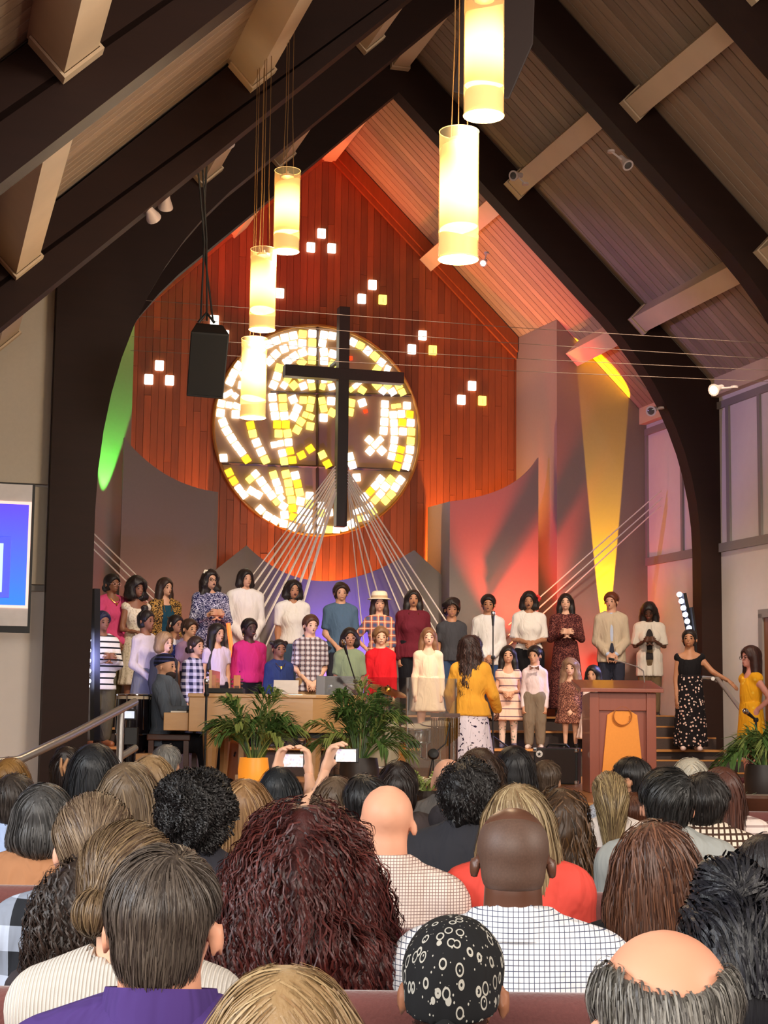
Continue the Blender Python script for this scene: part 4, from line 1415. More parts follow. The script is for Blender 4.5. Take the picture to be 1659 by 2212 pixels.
# ---- cross
M_CROSS = wood('dark_cross_wood', (48, 32, 26), (34, 22, 18), .5, 'Z', 0)
VC = 21.25
cr = thing('cross', 'large dark wooden cross hung before the round window', 'cross', M=CH @ Matrix.Translation((uz(735, 1138, VC)[0], VC, uz(735, 1138, VC)[1])))
u0, z0 = uz(733.5, 1138, VC); u1, z1 = uz(743, 665, VC)
mb = MB(); zm = (z1 - z0)
mb.box((.0, 0, zm / 2), (.15, .16, zm)); mb.build('upright', M_CROSS, cr, bevel=.006)
ua, za = uz(612, 802, VC); ub, zb_ = uz(868, 818, VC)
mb = MB(); mb.box(((ua + ub) / 2 - u0, 0, (za + zb_) / 2 - z0), (ub - ua, .165, .16)); mb.build('crossbar', M_CROSS, cr, bevel=.006)
for zz in (.6, zm - .7):
    mb = MB(); mb.box((0, .36, zz), (.05, .6, .04)); mb.build('wall_bracket', M_BLACK, cr)
# ---- fabric ribbons fanning out from the cross
M_RIB = plain('ivory_ribbon', (250, 240, 226), .7, var=.05, scale=20)
ORD = 'first second third fourth fifth sixth seventh eighth ninth'.split()
def ribbon(label, pts, w=.019, group=None):
    a = pts[-1]
    o = thing('fabric_ribbon', label, 'ribbon', a, 0, group)
    mb = MB(); mb.tube(pts, w * 1.25, 6, squash=.45)
    return world_part(mb, 'ribbon', M_RIB, o)
for i, x in enumerate((578, 592, 607, 620, 632, 645, 659, 670, 684)):
    T = (724, 1008 + 7 * i); k = (1400 - T[1]) / (1200 - T[1])
    E_ = (T[0] + (x - T[0]) * k, 1400)
    A = at_v(*T, VC - .1); B = at_v(*E_, 20.4); zc = max(1.43, B.z)
    ribbon('%s ivory ribbon from the outside in the fan left of the cross' % ORD[i], [A, B], .019 if i % 3 else .012, 'ribbons on the left of the cross')
for i, x in enumerate((766, 781, 793, 815, 829, 841, 848, 857, 871)):
    T = (752, 1018 + 6 * (8 - i)); k = (1400 - T[1]) / (1200 - T[1])
    E_ = (T[0] + (x - T[0]) * k, 1400)
    ribbon('%s ivory ribbon from the outside in the fan right of the cross' % ORD[8 - i], [at_v(*T, VC - .1), at_v(*E_, 20.3)], .019 if i % 3 else .013, 'ribbons on the right of the cross')
for i, (a, b) in enumerate((((192, 1142), (440, 1385)), ((193, 1160), (425, 1385)), ((194, 1178), (405, 1385)))):
    ribbon('%s of the three ivory ribbons crossing the left pier' % ('uppermost', 'middle one', 'lowest')[i], [at_v(*a, 21.1), at_v(*b, 20.6)], .016, 'ribbons across the left pier')
for i, (a, b) in enumerate((((1428, 1060), (1098, 1350)), ((1431, 1075), (1098, 1372)), ((1428, 1092), (1100, 1392)))):
    ribbon('%s of the three ivory ribbons crossing the right pier' % ('uppermost', 'middle one', 'lowest')[i], [at_v(*a, 19.9), at_v(*b, 20.4)], .016, 'ribbons across the right pier')
# ---- thin cables across the chancel arch
M_WIRE = plain('pale_cable', (128, 108, 94), .6)
for i, (a, b) in enumerate((((300, 648), (1659, 741)), ((292, 682), (1563, 768)), ((285, 727), (1559, 794)), ((282, 757), (1540, 818)))):
    A = at_v(*a, 15.55); B = at_v(*b, 15.55)
    B = B + (B - A) * ((9.5 - B.dot(UR)) / (B - A).dot(UR))
    o = thing('tension_cable', '%s of the four thin cables strung across the chancel arch' % ('topmost', 'second from the top', 'third from the top', 'lowest')[i], 'cable', A, 0, 'cables across the chancel arch')
    mb = MB(); mb.tube([A, (A + B) / 2 - Vector((0, 0, .02)), B], .0032, 5); world_part(mb, 'cable', M_WIRE, o)
# ---- hanging loudspeaker
def hexbox(corn_front, corn_back):
    mb = MB(); mb.add(list(corn_front) + list(corn_back), [(0, 1, 2, 3), (7, 6, 5, 4), (0, 4, 5, 1), (1, 5, 6, 2), (2, 6, 7, 3), (3, 7, 4, 0)])
    return mb
d0 = 13.6
sp = thing('hanging_loudspeaker', 'black loudspeaker box hanging from a chain before the cedar wall', 'loudspeaker', at_d(448, 862, d0))
fr = [at_d(412, 716, d0), at_d(496, 722, d0), at_d(482, 863, d0 + .12), at_d(402, 856, d0 + .12)]
bk = [at_d(424, 697, d0 + .42), at_d(482, 702, d0 + .42), at_d(472, 846, d0 + .40), at_d(416, 842, d0 + .40)]
world_part(hexbox(fr, bk), 'cabinet', plain('black_cabinet', (24, 24, 26), .6), sp, bevel=.012)
cen = sum(fr, Vector()) / 4
mb = hexbox([cen + (p - cen) * .93 + Vector((0, -.012, 0)) for p in fr], [cen + (p - cen) * .93 + Vector((0, .01, 0)) for p in fr])
world_part(mb, 'grille', plain('speaker_grille', (16, 16, 18), .8, var=.4, scale=300), sp)
P0 = at_d(446, 690, d0 + .2); P1 = at_d(437, 345, d0 - .6)
mb = MB()
for k in range(3):
    mb.tube([P0 + Vector((.05 * (k - 1), .04 * k, 0)), P0 * .5 + P1 * .5 + Vector((.02 * math.sin(k * 2), 0, .02 * k)), P1 + Vector((.04 * (k - 1), 0, 0)), P1 + Vector((0, 0, .5))], .009, 5)
world_part(mb, 'hanging_cable', M_BLACK, sp)
mb = MB(); mb.tube([P0 + Vector((-.07, 0, -.03)), P0 + Vector((0, 0, .06)), P0 + Vector((.07, 0, -.03))], .014, 6); world_part(mb, 'shackle', M_BLACK, sp)
# ---- speaker cluster at the ridge
dk = 10.2
cl = thing('ceiling_loudspeaker', 'large dark brown faceted loudspeaker at the ridge behind the pendant lamps', 'loudspeaker', at_d(1070, 215, dk))
pl = [(976, 198), (986, 132), (1004, -120), (1160, -120), (1152, 95), (1100, 214), (1004, 206)]
mb = MB()
n = len(pl)
vs = [at_d(x, y, dk) for x, y in pl] + [at_d(1070 + (x - 1070) * .7, y - 30, dk + .5) for x, y in pl]
mb.add(vs, [tuple(range(n)), tuple(range(2 * n - 1, n - 1, -1))] + [(i, n + i, n + (i + 1) % n, (i + 1) % n) for i in range(n)])
world_part(mb, 'cabinet', plain('dark_brown_cabinet', (44, 26, 20), .55), cl, bevel=.01)
mb = MB(); mb.tube([at_d(1080, -110, dk + .2), at_d(1080, -110, dk + .2) + Vector((0, 0, 1.6))], .02, 6); world_part(mb, 'hanger_rod', M_BLACK, cl)
# ---- pendant lamps
def glass_mat(name, tint, alpha, rough=.05):
    m = bpy.data.materials.new(name); m.use_nodes = True; nt = m.node_tree
    nt.nodes.remove(nt.nodes['Principled BSDF'])
    tr = nd(nt, 'ShaderNodeBsdfTransparent'); tr.inputs[0].default_value = (*tint, 1)
    gl = nd(nt, 'ShaderNodeBsdfGlossy'); gl.inputs['Roughness'].default_value = rough; gl.inputs[0].default_value = (1, 1, 1, 1)
    mx = nd(nt, 'ShaderNodeMixShader'); mx.inputs[0].default_value = alpha
    nt.links.new(tr.outputs[0], mx.inputs[1]); nt.links.new(gl.outputs[0], mx.inputs[2])
    nt.links.new(mx.outputs[0], nt.nodes['Material Output'].inputs[0])
    return m
def frosted_glass():
    m = bpy.data.materials.new('pendant_glass'); m.use_nodes = True; nt = m.node_tree
    b = nt.nodes['Principled BSDF']; b.inputs['Base Color'].default_value = (*srgb(236, 204, 150), 1); b.inputs['Roughness'].default_value = .25
    b.inputs['Emission Color'].default_value = (*srgb(240, 196, 120), 1); b.inputs['Emission Strength'].default_value = .35
    tr = nd(nt, 'ShaderNodeBsdfTransparent'); tr.inputs[0].default_value = (1.0, .95, .86, 1)
    mx = nd(nt, 'ShaderNodeMixShader'); mx.inputs[0].default_value = .30
    nt.links.new(tr.outputs[0], mx.inputs[1]); nt.links.new(b.outputs[0], mx.inputs[2]); nt.links.new(mx.outputs[0], nt.nodes['Material Output'].inputs[0])
    return m
M_CLEAR = frosted_glass()
def lamp_mat(name, col, lo, hi, zc, sig):
    """lit lamp shade: brightest at the bulb"""
    m, nt, b = base(name, .4)
    tc = nd(nt, 'ShaderNodeTexCoord'); sx = nd(nt, 'ShaderNodeSeparateXYZ'); nt.links.new(tc.outputs['Object'], sx.inputs[0])
    a = nd(nt, 'ShaderNodeMath', operation='SUBTRACT', ins={1: zc}); nt.links.new(sx.outputs[2], a.inputs[0])
    a2 = nd(nt, 'ShaderNodeMath', operation='ABSOLUTE'); nt.links.new(a.outputs[0], a2.inputs[0])
    mr = nd(nt, 'ShaderNodeMapRange', interpolation_type='SMOOTHSTEP', ins={1: 0, 2: sig, 3: hi, 4: lo}); nt.links.new(a2.outputs[0], mr.inputs[0])
    nt.links.new(mr.outputs[0], b.inputs['Emission Strength'])
    b.inputs['Emission Color'].default_value = (*srgb(col), 1)
    b.inputs['Base Color'].default_value = (*srgb(236, 200, 140), 1)
    return m
M_SHADE = lamp_mat('lit_amber_shade', (255, 206, 112), .48, 6.0, .34, .20)
M_BAND = plain('frosted_amber_glass', (246, 206, 140), .4)
M_BAND.node_tree.nodes['Principled BSDF'].inputs['Emission Color'].default_value = (*srgb(250, 206, 136), 1)
M_BAND.node_tree.nodes['Principled BSDF'].inputs['Emission Strength'].default_value = .38
def wavy(r, z0, z1, a0, a1, ph, n=40):
    mb = MB(); vs, fs = [], []
    for k in range(n):
        w = 2 * math.pi * k / n
        vs.append((r * math.cos(w), r * math.sin(w), z0 + a0 * math.sin(w + ph) + .3 * a0 * math.sin(2 * w)))
        vs.append((r * math.cos(w), r * math.sin(w), z1 + a1 * math.sin(w + ph + 1) + .3 * a1 * math.sin(2 * w + 1)))
    fs = [(2 * k, 2 * ((k + 1) % n), 2 * ((k + 1) % n) + 1, 2 * k + 1) for k in range(n)]
    mb.add(vs, fs)
    return mb
def pendant(x, y0, y1, wpx, label, R=.1, ph=0):
    d = 2 * R * F / wpx
    top, bot = at_d(x, y0, d), at_d(x, y1, d)
    h = top.z - bot.z
    o = thing('pendant_lamp', label, 'pendant lamp', (bot.x, bot.y, bot.z), 0, 'glass cylinder pendant lamps')
    mb = wavy(R, 0, h, 0, 0, 0); mb.build('glass_sleeve', M_CLEAR, o, smooth=True)
    s = h / .66
    mb = wavy(R * .955, h * .24, h * .84, h * .02, h * .05, ph); sh = mb.build('shade', M_SHADE, o, smooth=True)
    mb = wavy(R * .955, .004, h * .17, 0, h * .025, ph + 2); mb.build('lower_band', M_BAND, o, smooth=True)
    mb = MB(); mb.tube([(R * math.cos(a), R * math.sin(a), h) for a in np.linspace(0, 2 * math.pi, 33)], .0022, 5); mb.build('upper_rim', M_BAND, o, smooth=True)
    mb = MB(); mb.tube([(R * math.cos(a), R * math.sin(a), 0) for a in np.linspace(0, 2 * math.pi, 33)], .003, 5); mb.build('lower_rim', M_BAND, o, smooth=True)
    mb = MB(); mb.lathe([(.012, h * .9), (.05, h * .92), (.05, h * .945), (.012, h * .96), (.012, h * .99)], 14); mb.build('fitting', M_STEEL, o, smooth=True)
    mb = MB()
    for k in range(3):
        a = k * 2.09 + .4
        mb.tube([(.05 * math.cos(a), .05 * math.sin(a), h * .93), (.03 * math.cos(a), .03 * math.sin(a), h + .5), (.03 * math.cos(a), .03 * math.sin(a), 9.3 - bot.z)], .0028, 4)
    mb.build('cord', plain('brass_cord', (150, 116, 72), .5), o)
    mb = MB(); mb.lathe([(.02, h * .58), (.045, h * .54), (.05, h * .48), (.03, h * .42), (.005, h * .40)], 14); mb.build('bulb', emit('bulb_glow', (255, 236, 190), 8), o, smooth=True)
    light('pendant_light', 'POINT', (bot.x, bot.y, bot.z - .06), 22, (1.0, .80, .55), shadow_soft_size=.09)
    return o
pendant(1045, -20, 250, 91, 'upper glass cylinder pendant lamp of the near pair, in front of the dark ceiling loudspeaker')
pendant(990, 285, 560, 89, 'lower glass cylinder pendant lamp of the near pair, over the lit ceiling boards', ph=2)
pendant(618, 369, 543, 58, 'topmost of three glass cylinder pendant lamps hanging before the cedar gable', ph=1)
pendant(566, 539, 712, 58, 'middle of three glass cylinder pendant lamps hanging before the cedar gable', ph=3)
pendant(546, 732, 902, 57, 'lowest of three glass cylinder pendant lamps, overlapping the round window', ph=4)
# ---- spotlights on the roof timbers
M_FIX = plain('white_fixture', (214, 196, 190), .4)
M_LENS_OFF = plain('spot_lens', (90, 86, 84), .15)
M_LENS_ON = emit('spot_lens_lit', (255, 240, 190), 14)
def fixture(label, px, py, d, aimdir, mount, lit=False, s=1.0):
    c = at_d(px, py, d)
    o = thing('spotlight', label, 'spotlight', c)
    m = Vector(mount)
    q = Vector(aimdir).normalized().to_track_quat('Z', 'Y').to_matrix().to_4x4()
    mb = MB(); mb.lathe([(.015 * s, -.11 * s), (.03 * s, -.10 * s), (.035 * s, -.02 * s), (.06 * s, .06 * s), (.062 * s, .075 * s)], 14, q); hd = mb.build('lamp_head', M_FIX, o, smooth=True)
    mb = MB(); mb.lathe([(.055 * s, .068 * s), (.03 * s, .082 * s), (.002, .085 * s)], 14, q); mb.build('lens', M_LENS_ON if lit else M_LENS_OFF, hd, smooth=True)
    mb = MB(); mb.tube([(0, 0, 0), m * .5, m], .011 * s, 6); mb.build('arm', M_FIX, o)
    mb = MB(); mb.lathe([(.04 * s, -.012), (.04 * s, .012)], 12, Matrix.Translation(m)); mb.build('mount_plate', M_FIX, o)
    return o
fixture('white spotlight head on the left roof timber, aimed to the stage', 325, 458, 12.6, (.3, .9, -.5), (-.05, -.02, .1))
fixture('white round spotlight beside the hanging purlin on the left timber', 358, 432, 12.8, (-.1, .7, -.6), (-.05, 0, .10))
fixture('small spotlight high on the left purlin near the hanging cable', 492, 303, 13.6, (.2, .9, -.4), (-.04, 0, .09), s=.8)
fixture('spotlight standing off the lit purlin on the first right timber', 1116, 379, 18.2, (-.4, -.5, -.2), (.1, 0, -.1))
fixture('spotlight hanging under the purlin on the boarded right ceiling', 1350, 350, 16.4, (.3, -.5, -.6), (-.14, .02, .12))
fixture('lit spotlight under the purlin beside the cedar gable', 1046, 566, 20.5, (-.3, -.8, -.5), (.03, 0, .12), lit=True, s=.8)
fixture('lit spotlight at the top of the right wall by the arch', 1549, 840, 17.6, (-.6, -.7, -.3), (.2, .05, .03), lit=True, s=1.1)
fixture('unlit spotlight on the right wall behind the arch', 1410, 886, 20.2, (-.4, -.8, -.3), (.12, .06, .04), s=1.1)
# ---- projection screen at the left
def screen_mat():
    m, nt, b = base('projected_image', .8)
    tc = nd(nt, 'ShaderNodeTexCoord'); sx = nd(nt, 'ShaderNodeSeparateXYZ'); nt.links.new(tc.outputs['Generated'], sx.inputs[0])
    rp = nd(nt, 'ShaderNodeValToRGB'); nt.links.new(sx.outputs[2], rp.inputs[0])
    e = rp.color_ramp.elements
    e[0].position = .0; e[0].color = (*srgb(36, 120, 214), 1); e[1].position = 1; e[1].color = (*srgb(86, 62, 216), 1)
    nt.links.new(rp.outputs[0], b.inputs['Emission Color']); b.inputs['Emission Strength'].default_value = 1.0
    b.inputs['Base Color'].default_value = (.05, .05, .05, 1)
    return m
VS = 14.9
scr = thing('projection_screen', 'white pull-down projection screen with a blue projected slide on the left wall', 'projection screen', M=CH @ Matrix.Translation((uz(0, 1365, VS)[0], VS, uz(0, 1365, VS)[1])))
bu, bz = uz(0, 1365, VS)
def SQ(x0, y0, x1, y1, dv, th, name, mat, parent=None, ul=None, bevel=0):
    a, b = uz(x0, y1, VS), uz(x1, y0, VS)
    ua_ = (ul if ul is not None else a[0]) - bu
    mb = MB(); mb.box(((ua_ + b[0] - bu) / 2, dv, (a[1] + b[1]) / 2 - bz), (b[0] - bu - ua_, th, b[1] - a[1]))
    return mb.build(name, mat, parent or scr, bevel=bevel)
SQ(0, 1046, 76, 1366, 0, .05, 'screen_backing', M_BLACK, ul=-2.6)
SQ(0, 1049, 70, 1352, -.03, .012, 'screen_fabric', plain('screen_white', (226, 222, 222), .7), ul=-2.5)
SQ(0, 1086, 68, 1313, -.04, .008, 'slide_border', emit('slide_pink', (250, 190, 176), .9), ul=-2.45)
SQ(0, 1092, 62, 1307, -.048, .008, 'slide_picture', screen_mat(), ul=-2.4)
SQ(0, 1160, 24, 1292, -.055, .006, 'slide_card', emit('slide_deep_blue', (58, 70, 206), .9), ul=-1.6, bevel=.002)
SQ(0, 1175, 7, 1280, -.06, .006, 'slide_shape', emit('slide_pale_blue', (176, 208, 236), .9), ul=-1.4, bevel=.002)
# ---- stair rails
def rail(label, pts, r=.028, posts=()):
    o = thing('handrail', label, 'handrail', pts[0])
    mb = MB(); mb.tube(pts, r, 10); world_part(mb, 'rail', M_STEEL, o, smooth=True)
    for a, b in posts:
        mb = MB(); mb.tube([a, b], r * .9, 10); world_part(mb, 'post', M_STEEL, o, smooth=True)
    return o
dR = 12.4
rail('pale steel handrail sloping up to the stage at the left', [at_d(-40, 1650, 10.6), at_d(40, 1642, 10.8), at_d(150, 1590, 11.5), at_d(292, 1516, dR)], .03,
     [(at_d(262, 1527, dR), Vector((at_d(262, 1527, dR).x, at_d(262, 1527, dR).y, .0))), (at_d(252, 1640, dR), at_d(293, 1615, dR + .2))])
rail('steel handrail on the wall of the right stair', [at_d(1518, 1464, 19.3), at_d(1550, 1466, 19.2), at_d(1606, 1540, 18.6)], .026, [(at_d(1540, 1466, 19.2), at_d(1548, 1470, 19.5))])
# ---- LED light tower left
def led_bar(label, pts_px, d, body_px, group=None, dots=.03, col=(214, 222, 255)):
    o = thing('led_light_bar', label, 'stage light', Vector((at_d(*body_px[0], d).x, at_d(*body_px[0], d).y, ZS)))
    mb = MB(); P = [at_d(x, y, d + .05) for x, y in body_px]
    mb.tube(P, .05, 4); world_part(mb, 'housing', M_BLACK, o)
    mb = MB(); mb.tube([P[0], Vector((P[0].x, P[0].y, ZS))], .02, 6); world_part(mb, 'stand', M_BLACK, o)
    for x, y in pts_px:
        c = at_d(x, y, d - .02)
        q = Matrix.Translation(c) @ Matrix.Rotation(math.pi / 2, 4, 'X')
        mb = MB(); mb.lathe([(dots, -.03), (dots * 1.05, .0), (dots * .7, .012), (.003, .016)], 12, q); world_part(mb, 'led_lens', emit('led_%d' % col[0], col, 9), o, smooth=True)
    return o
led_bar('tilted row of six blue white LED stage lights by the right arch', [(1468 + 4.2 * k, 1284 + 14.5 * k) for k in range(6)], 19.75, [(1492, 1372), (1474, 1282)])
mb = MB()
o = thing('led_light_bar', 'dark LED bar seen from its side behind the tilted lights', 'stage light', Vector((at_d(1500, 1370, 19.8).x, at_d(1500, 1370, 19.8).y, 1.05)))
mb.tube([at_d(1503, 1385, 19.8), at_d(1493, 1312, 19.8)], .028, 4); world_part(mb, 'housing', M_BLACK, o)
mb = MB(); mb.tube([at_d(1503, 1385, 19.8), Vector((at_d(1503, 1385, 19.8).x, at_d(1503, 1385, 19.8).y, 1.05))], .014, 6); world_part(mb, 'stand', M_BLACK, o)
led_bar('black light tower with blue white LED lenses by the left arch', [(188 + 3 * (k % 2), 1372 + 11 * k) for k in range(11)], 16.6, [(205, 1600), (206, 1272)], dots=.022)
light('led_left_light', 'SPOT', at_d(188, 1420, 16.4), 130, (.42, .45, 1.0), at_v(330, 1440, 18.2), spot_size=1.6, spot_blend=.6, shadow_soft_size=.12)
light('led_right_light', 'SPOT', at_d(1462, 1310, 19.5), 110, (.42, .42, 1.0), at_v(1100, 1450, 17.4), spot_size=1.5, spot_blend=.6, shadow_soft_size=.12)
o = thing('led_tube', 'glowing orange red LED tube standing between the lilac and magenta tops', 'stage light', (at_d(503, 1460, 19.35).x, at_d(503, 1460, 19.35).y, 1.25))
mb = MB(); mb.tube([at_d(493, 1346, 19.35), at_d(500, 1400, 19.35), at_d(507, 1452, 19.35)], .026, 10); world_part(mb, 'tube', emit('tube_glow', (255, 74, 30), 3.2), o, smooth=True)
mb = MB(); mb.tube([at_d(507, 1452, 19.35), Vector((at_d(507, 1452, 19.35).x, at_d(507, 1452, 19.35).y, 1.25))], .015, 8); world_part(mb, 'stand', M_BLACK, o)
# ---- conga drums
M_CONGA = plain('dark_metallic_shell', (40, 34, 40), .15, metal=.7); M_SKIN = plain('drum_skin', (214, 196, 170), .6); M_CHROME = plain('chrome', (210, 210, 214), .12, metal=1.0)
def conga(label, px, py, d, r=.15, h=.72):
    c = at_d(px, py, d); b = Vector((c.x, c.y, ZS)); h = c.z - ZS
    o = thing('conga_drum', label, 'drum', b, 0, 'conga drums by the left rail')
    mb = MB(); mb.lathe([(r * .62, 0.0), (r * .66, .05), (r * 1.0, h * .45), (r * 1.08, h * .62), (r * .98, h - .02)], 24); mb.build('shell', M_CONGA, o, smooth=True)
    mb = MB(); mb.lathe([(r * 1.02, h - .05), (r * 1.05, h - .012), (r * .95, h), (.002, h + .002)], 24); mb.build('drumhead', M_SKIN, o, smooth=True)
    mb = MB()
    mb.tube([(r * 1.05 * math.cos(a), r * 1.05 * math.sin(a), h - .012) for a in np.linspace(0, 6.283, 25)], .01, 6)
    for k in range(6):
        a = k * 1.047 + .3
        mb.tube([(r * 1.07 * math.cos(a), r * 1.07 * math.sin(a), h - .02), (r * 1.1 * math.cos(a), r * 1.1 * math.sin(a), h * .6)], .007, 5)
    mb.tube([(r * 1.1 * math.cos(a), r * 1.1 * math.sin(a), h * .55) for a in np.linspace(0, 6.283, 25)], .008, 5)
    mb.build('tuning_hardware', M_CHROME, o, smooth=True)
conga('conga drum with pale head nearer the steel handrail', 288, 1499, 16.0, .15)
conga('conga drum with pale head beside the pianist', 332, 1501, 16.3, .14)
# ---- small monitor on a stand by the congas
b0 = at_d(279, 1570, 15.2)
o = thing('monitor_stand', 'small lit monitor and box on a black stand by the congas', 'monitor', (b0.x, b0.y, ZS))
mb = MB(); c = at_d(280, 1544, 15.2); mb.box(c, (.13, .05, .10)); world_part(mb, 'monitor_case', M_BLACK, o, bevel=.006)
mb = MB(); mb.box(c + Vector((0, -.028, 0)), (.095, .006, .065)); world_part(mb, 'monitor_screen', emit('monitor_glow', (196, 204, 226), .8, .5), o)
mb = MB(); c2 = at_d(284, 1590, 15.2); mb.box(c2, (.12, .1, .16)); world_part(mb, 'mixer_box', M_BLACKPLASTIC, o, bevel=.006)
mb = MB(); mb.tube([c, Vector((c.x, c.y, ZS))], .016, 8); world_part(mb, 'pole', M_BLACK, o)
mb = MB(); mb.lathe([(.16, 0), (.15, .02), (.03, .03)], 16); mb.build('foot', M_BLACK, o)
# ---- pale wooden box
b0 = at_z(326, 1655, ZS)
o = tag((lambda mb: (mb.box((0, 0, .17), (.27, .27, .33)), mb.build('wooden_box', wood('pale_box_wood', (222, 176, 122), (196, 146, 92), .5, 'X', 0), bevel=.008, M=Matrix.Translation((at_d(330, 1640, 14.6).x, at_d(330, 1640, 14.6).y, ZS))))[1])(MB()), 'small pale wooden box in front of the pianist', 'box')
# ---- grand piano (keyboard at the left end, tail to the right)
M_PIANO = wood('honey_piano_veneer', (222, 176, 118), (196, 146, 92), .22, 'X', 0, 2, coat=.4)
M_PBLACK = plain('piano_black', (20, 19, 20), .2)
dp = 15.5
pz = at_d(560, 1499, dp).z
pb = at_d(410, 1640, dp)
pn = thing('grand_piano', 'honey coloured wooden grand piano with its closed lid', 'piano', (pb.x, pb.y, ZS))
def plx(px): return at_d(px, 1530, dp).x - pb.x
x0, x1 = plx(408), plx(778)
hz = pz - ZS
outline = [(x0, 0), (x1 - .45, 0), (x1 - .15, .05), (x1, .24), (x1 - .05, .48), (x1 - .4, .75), (x0 + .95, 1.0), (x0 + .65, 1.35), (x0, 1.4)]
mb = MB(); mb.prism(outline, lambda p, t: Vector((p[0], p[1], t)), hz - .36, hz - .035); mb.build('case', M_PIANO, pn, bevel=.006)
mb = MB(); mb.prism([(p[0] + (.03 if p[0] > 0 else -.01), p[1] - (.02 if p[1] < .3 else -.02)) for p in outline], lambda p, t: Vector((p[0], p[1], t)), hz - .035, hz); mb.build('lid', M_PIANO, pn, bevel=.006)
mb = MB(); mb.box((x0 - .125, .72, hz - .27), (.235, 1.36, .17)); mb.build('keybed', M_PIANO, pn, bevel=.006)
for k in range(52):
    pass
mb = MB(); mb.box((x0 - .11, .72, hz - .178), (.15, 1.22, .015)); keys = mb.build('keyboard', plain('ivory_keys', (236, 230, 216), .3), pn)
mb = MB()
for k in range(36):
    if k % 7 not in (2, 6): mb.box((x0 - .08, .13 + k * .0335, hz - .162), (.09, .013, .015))
tag(mb.build('black_keys', M_PBLACK, keys), kind='stuff')
mb = MB(); mb.box((x0 + .16, .75, hz + .12), (.03, .8, .22), Matrix.Rotation(0, 4, 'Y')); mb.build('music_desk', M_PIANO, pn, bevel=.004)
for lx, ly in ((x0 + .2, .15), (x0 + .2, 1.35), (x1 - .45, .42)):
    mb = MB(); mb.lathe([(.055, 0.02), (.05, .06), (.07, (hz - .36) * .6), (.085, hz - .36)], 10, Matrix.Translation((lx, ly, 0))); mb.build('leg', M_PIANO, pn)
    mb = MB(); mb.lathe([(.02, 0), (.04, .02), (.02, .045)], 10, Matrix.Translation((lx, ly, 0))); mb.build('caster', M_GOLD if False else M_CHROME, pn)
mb = MB(); mb.box((x0 + .45, .7, .33), (.05, .12, .5)); mb.box((x0 + .45, .62, .08), (.06, .5, .05)); mb.build('pedal_lyre', M_PIANO, pn)
mb = MB(); mb.box(((x0 + x1) / 2, .35, hz - .39), (.9, .3, .05)); mb.build('soundboard_brace', M_PBLACK, pn)
o = tag((lambda mb: (mb.box((0, 0, 0), (.24, .004, .15), Matrix.Rotation(-.5, 4, 'X')), mb.build('sheet_music', plain('paper', (236, 226, 220), .8), M=Matrix.Translation((pb.x + plx(615), pb.y + .14, pz + .07))))[1])(MB()), 'white sheet of music propped on the piano lid', 'sheet music')
# bench of the pianist
bb = at_d(383, 1600, 16.1)
o = thing('piano_bench', 'dark wooden piano bench under the pianist', 'bench', (bb.x - .05, bb.y + .1, ZS))
M_BENCH = wood('bench_wood', (92, 52, 34), (66, 36, 24), .4, 'X', 0)
mb = MB(); mb.box((0, 0, .455), (.42, .8, .06)); mb.build('seat', M_BENCH, o, bevel=.01)
for sx_ in (-1, 1):
    for sy_ in (-1, 1):
        mb = MB(); mb.box((sx_ * .17, sy_ * .35, .21), (.05, .05, .43)); mb.build('leg', M_BENCH, o)
# ---- microphone stands
def mic_stand(label, base_px, base_d, base_z, top_px, mic_px, mic_d, tripod=True, boom=True):
    t = at_d(*top_px, base_d); b = Vector((t.x, t.y, base_z)); m = at_d(*mic_px, mic_d)
    o = thing('microphone_stand', label, 'microphone stand', b)
    mb = MB(); mb.tube([b + Vector((0, 0, .03)), t], .011, 8); world_part(mb, 'pole', M_BLACK, o)
    if tripod:
        for k in range(3):
            a = k * 2.094 + .5
            mb = MB(); mb.tube([b + Vector((0, 0, .16)), b + Vector((.26 * math.cos(a), .26 * math.sin(a), .01))], .009, 6); world_part(mb, 'leg', M_BLACK, o)
    else:
        mb = MB(); mb.lathe([(.14, 0), (.135, .02), (.03, .03)], 20); mb.build('round_base', M_BLACK, o)
    dr = (m - t)
    if boom and dr.length > .02:
        mb = MB(); mb.tube([t - dr * .35, m], .008, 6); world_part(mb, 'boom_arm', M_BLACK, o)
    mb = MB(); mb.lathe([(.02, -.02), (.026, 0), (.02, .02)], 8, Matrix.Translation(t - b)); mb.build('clutch', M_BLACK, o)
    ax = dr.normalized() if dr.length > .02 else Vector((0, -.8, .6))
    q = Matrix.Translation(m) @ ax.to_track_quat('Z', 'Y').to_matrix().to_4x4()
    mb = MB(); mb.lathe([(.012, -.05), (.018, .03), (.02, .06)], 10, q); mic = world_part(mb, 'microphone', M_BLACKPLASTIC, o, smooth=True)
    mb = MB(); mb.lathe([(.02, .06), (.027, .085), (.022, .11), (.005, .118)], 10, q)
    inv = o.matrix_basis.inverted(); mb.v = [tuple(inv @ Vector(p)) for p in mb.v]; mb.build('mic_grille', M_CHROME, mic, smooth=True)
    return o
mic_stand('black microphone stand in front of the piano keyboard end', None, 15.2, ZS, (446, 1500), (446, 1492), 15.2, False, False)
mic_stand('chrome boom microphone stand slanting before the child in green', None, 17.3, ZS, (768, 1472), (747, 1404), 17.2)
mic_stand('black microphone stand before the boy in the white shirt', None, 18.0, 1.05, (1065, 1420), (1065, 1342), 18.0, True, True)
mic_stand('black microphone stand with round base beside the woman in yellow', None, 15.0, ZS, (1633, 1555), (1622, 1546), 14.95, False, True)
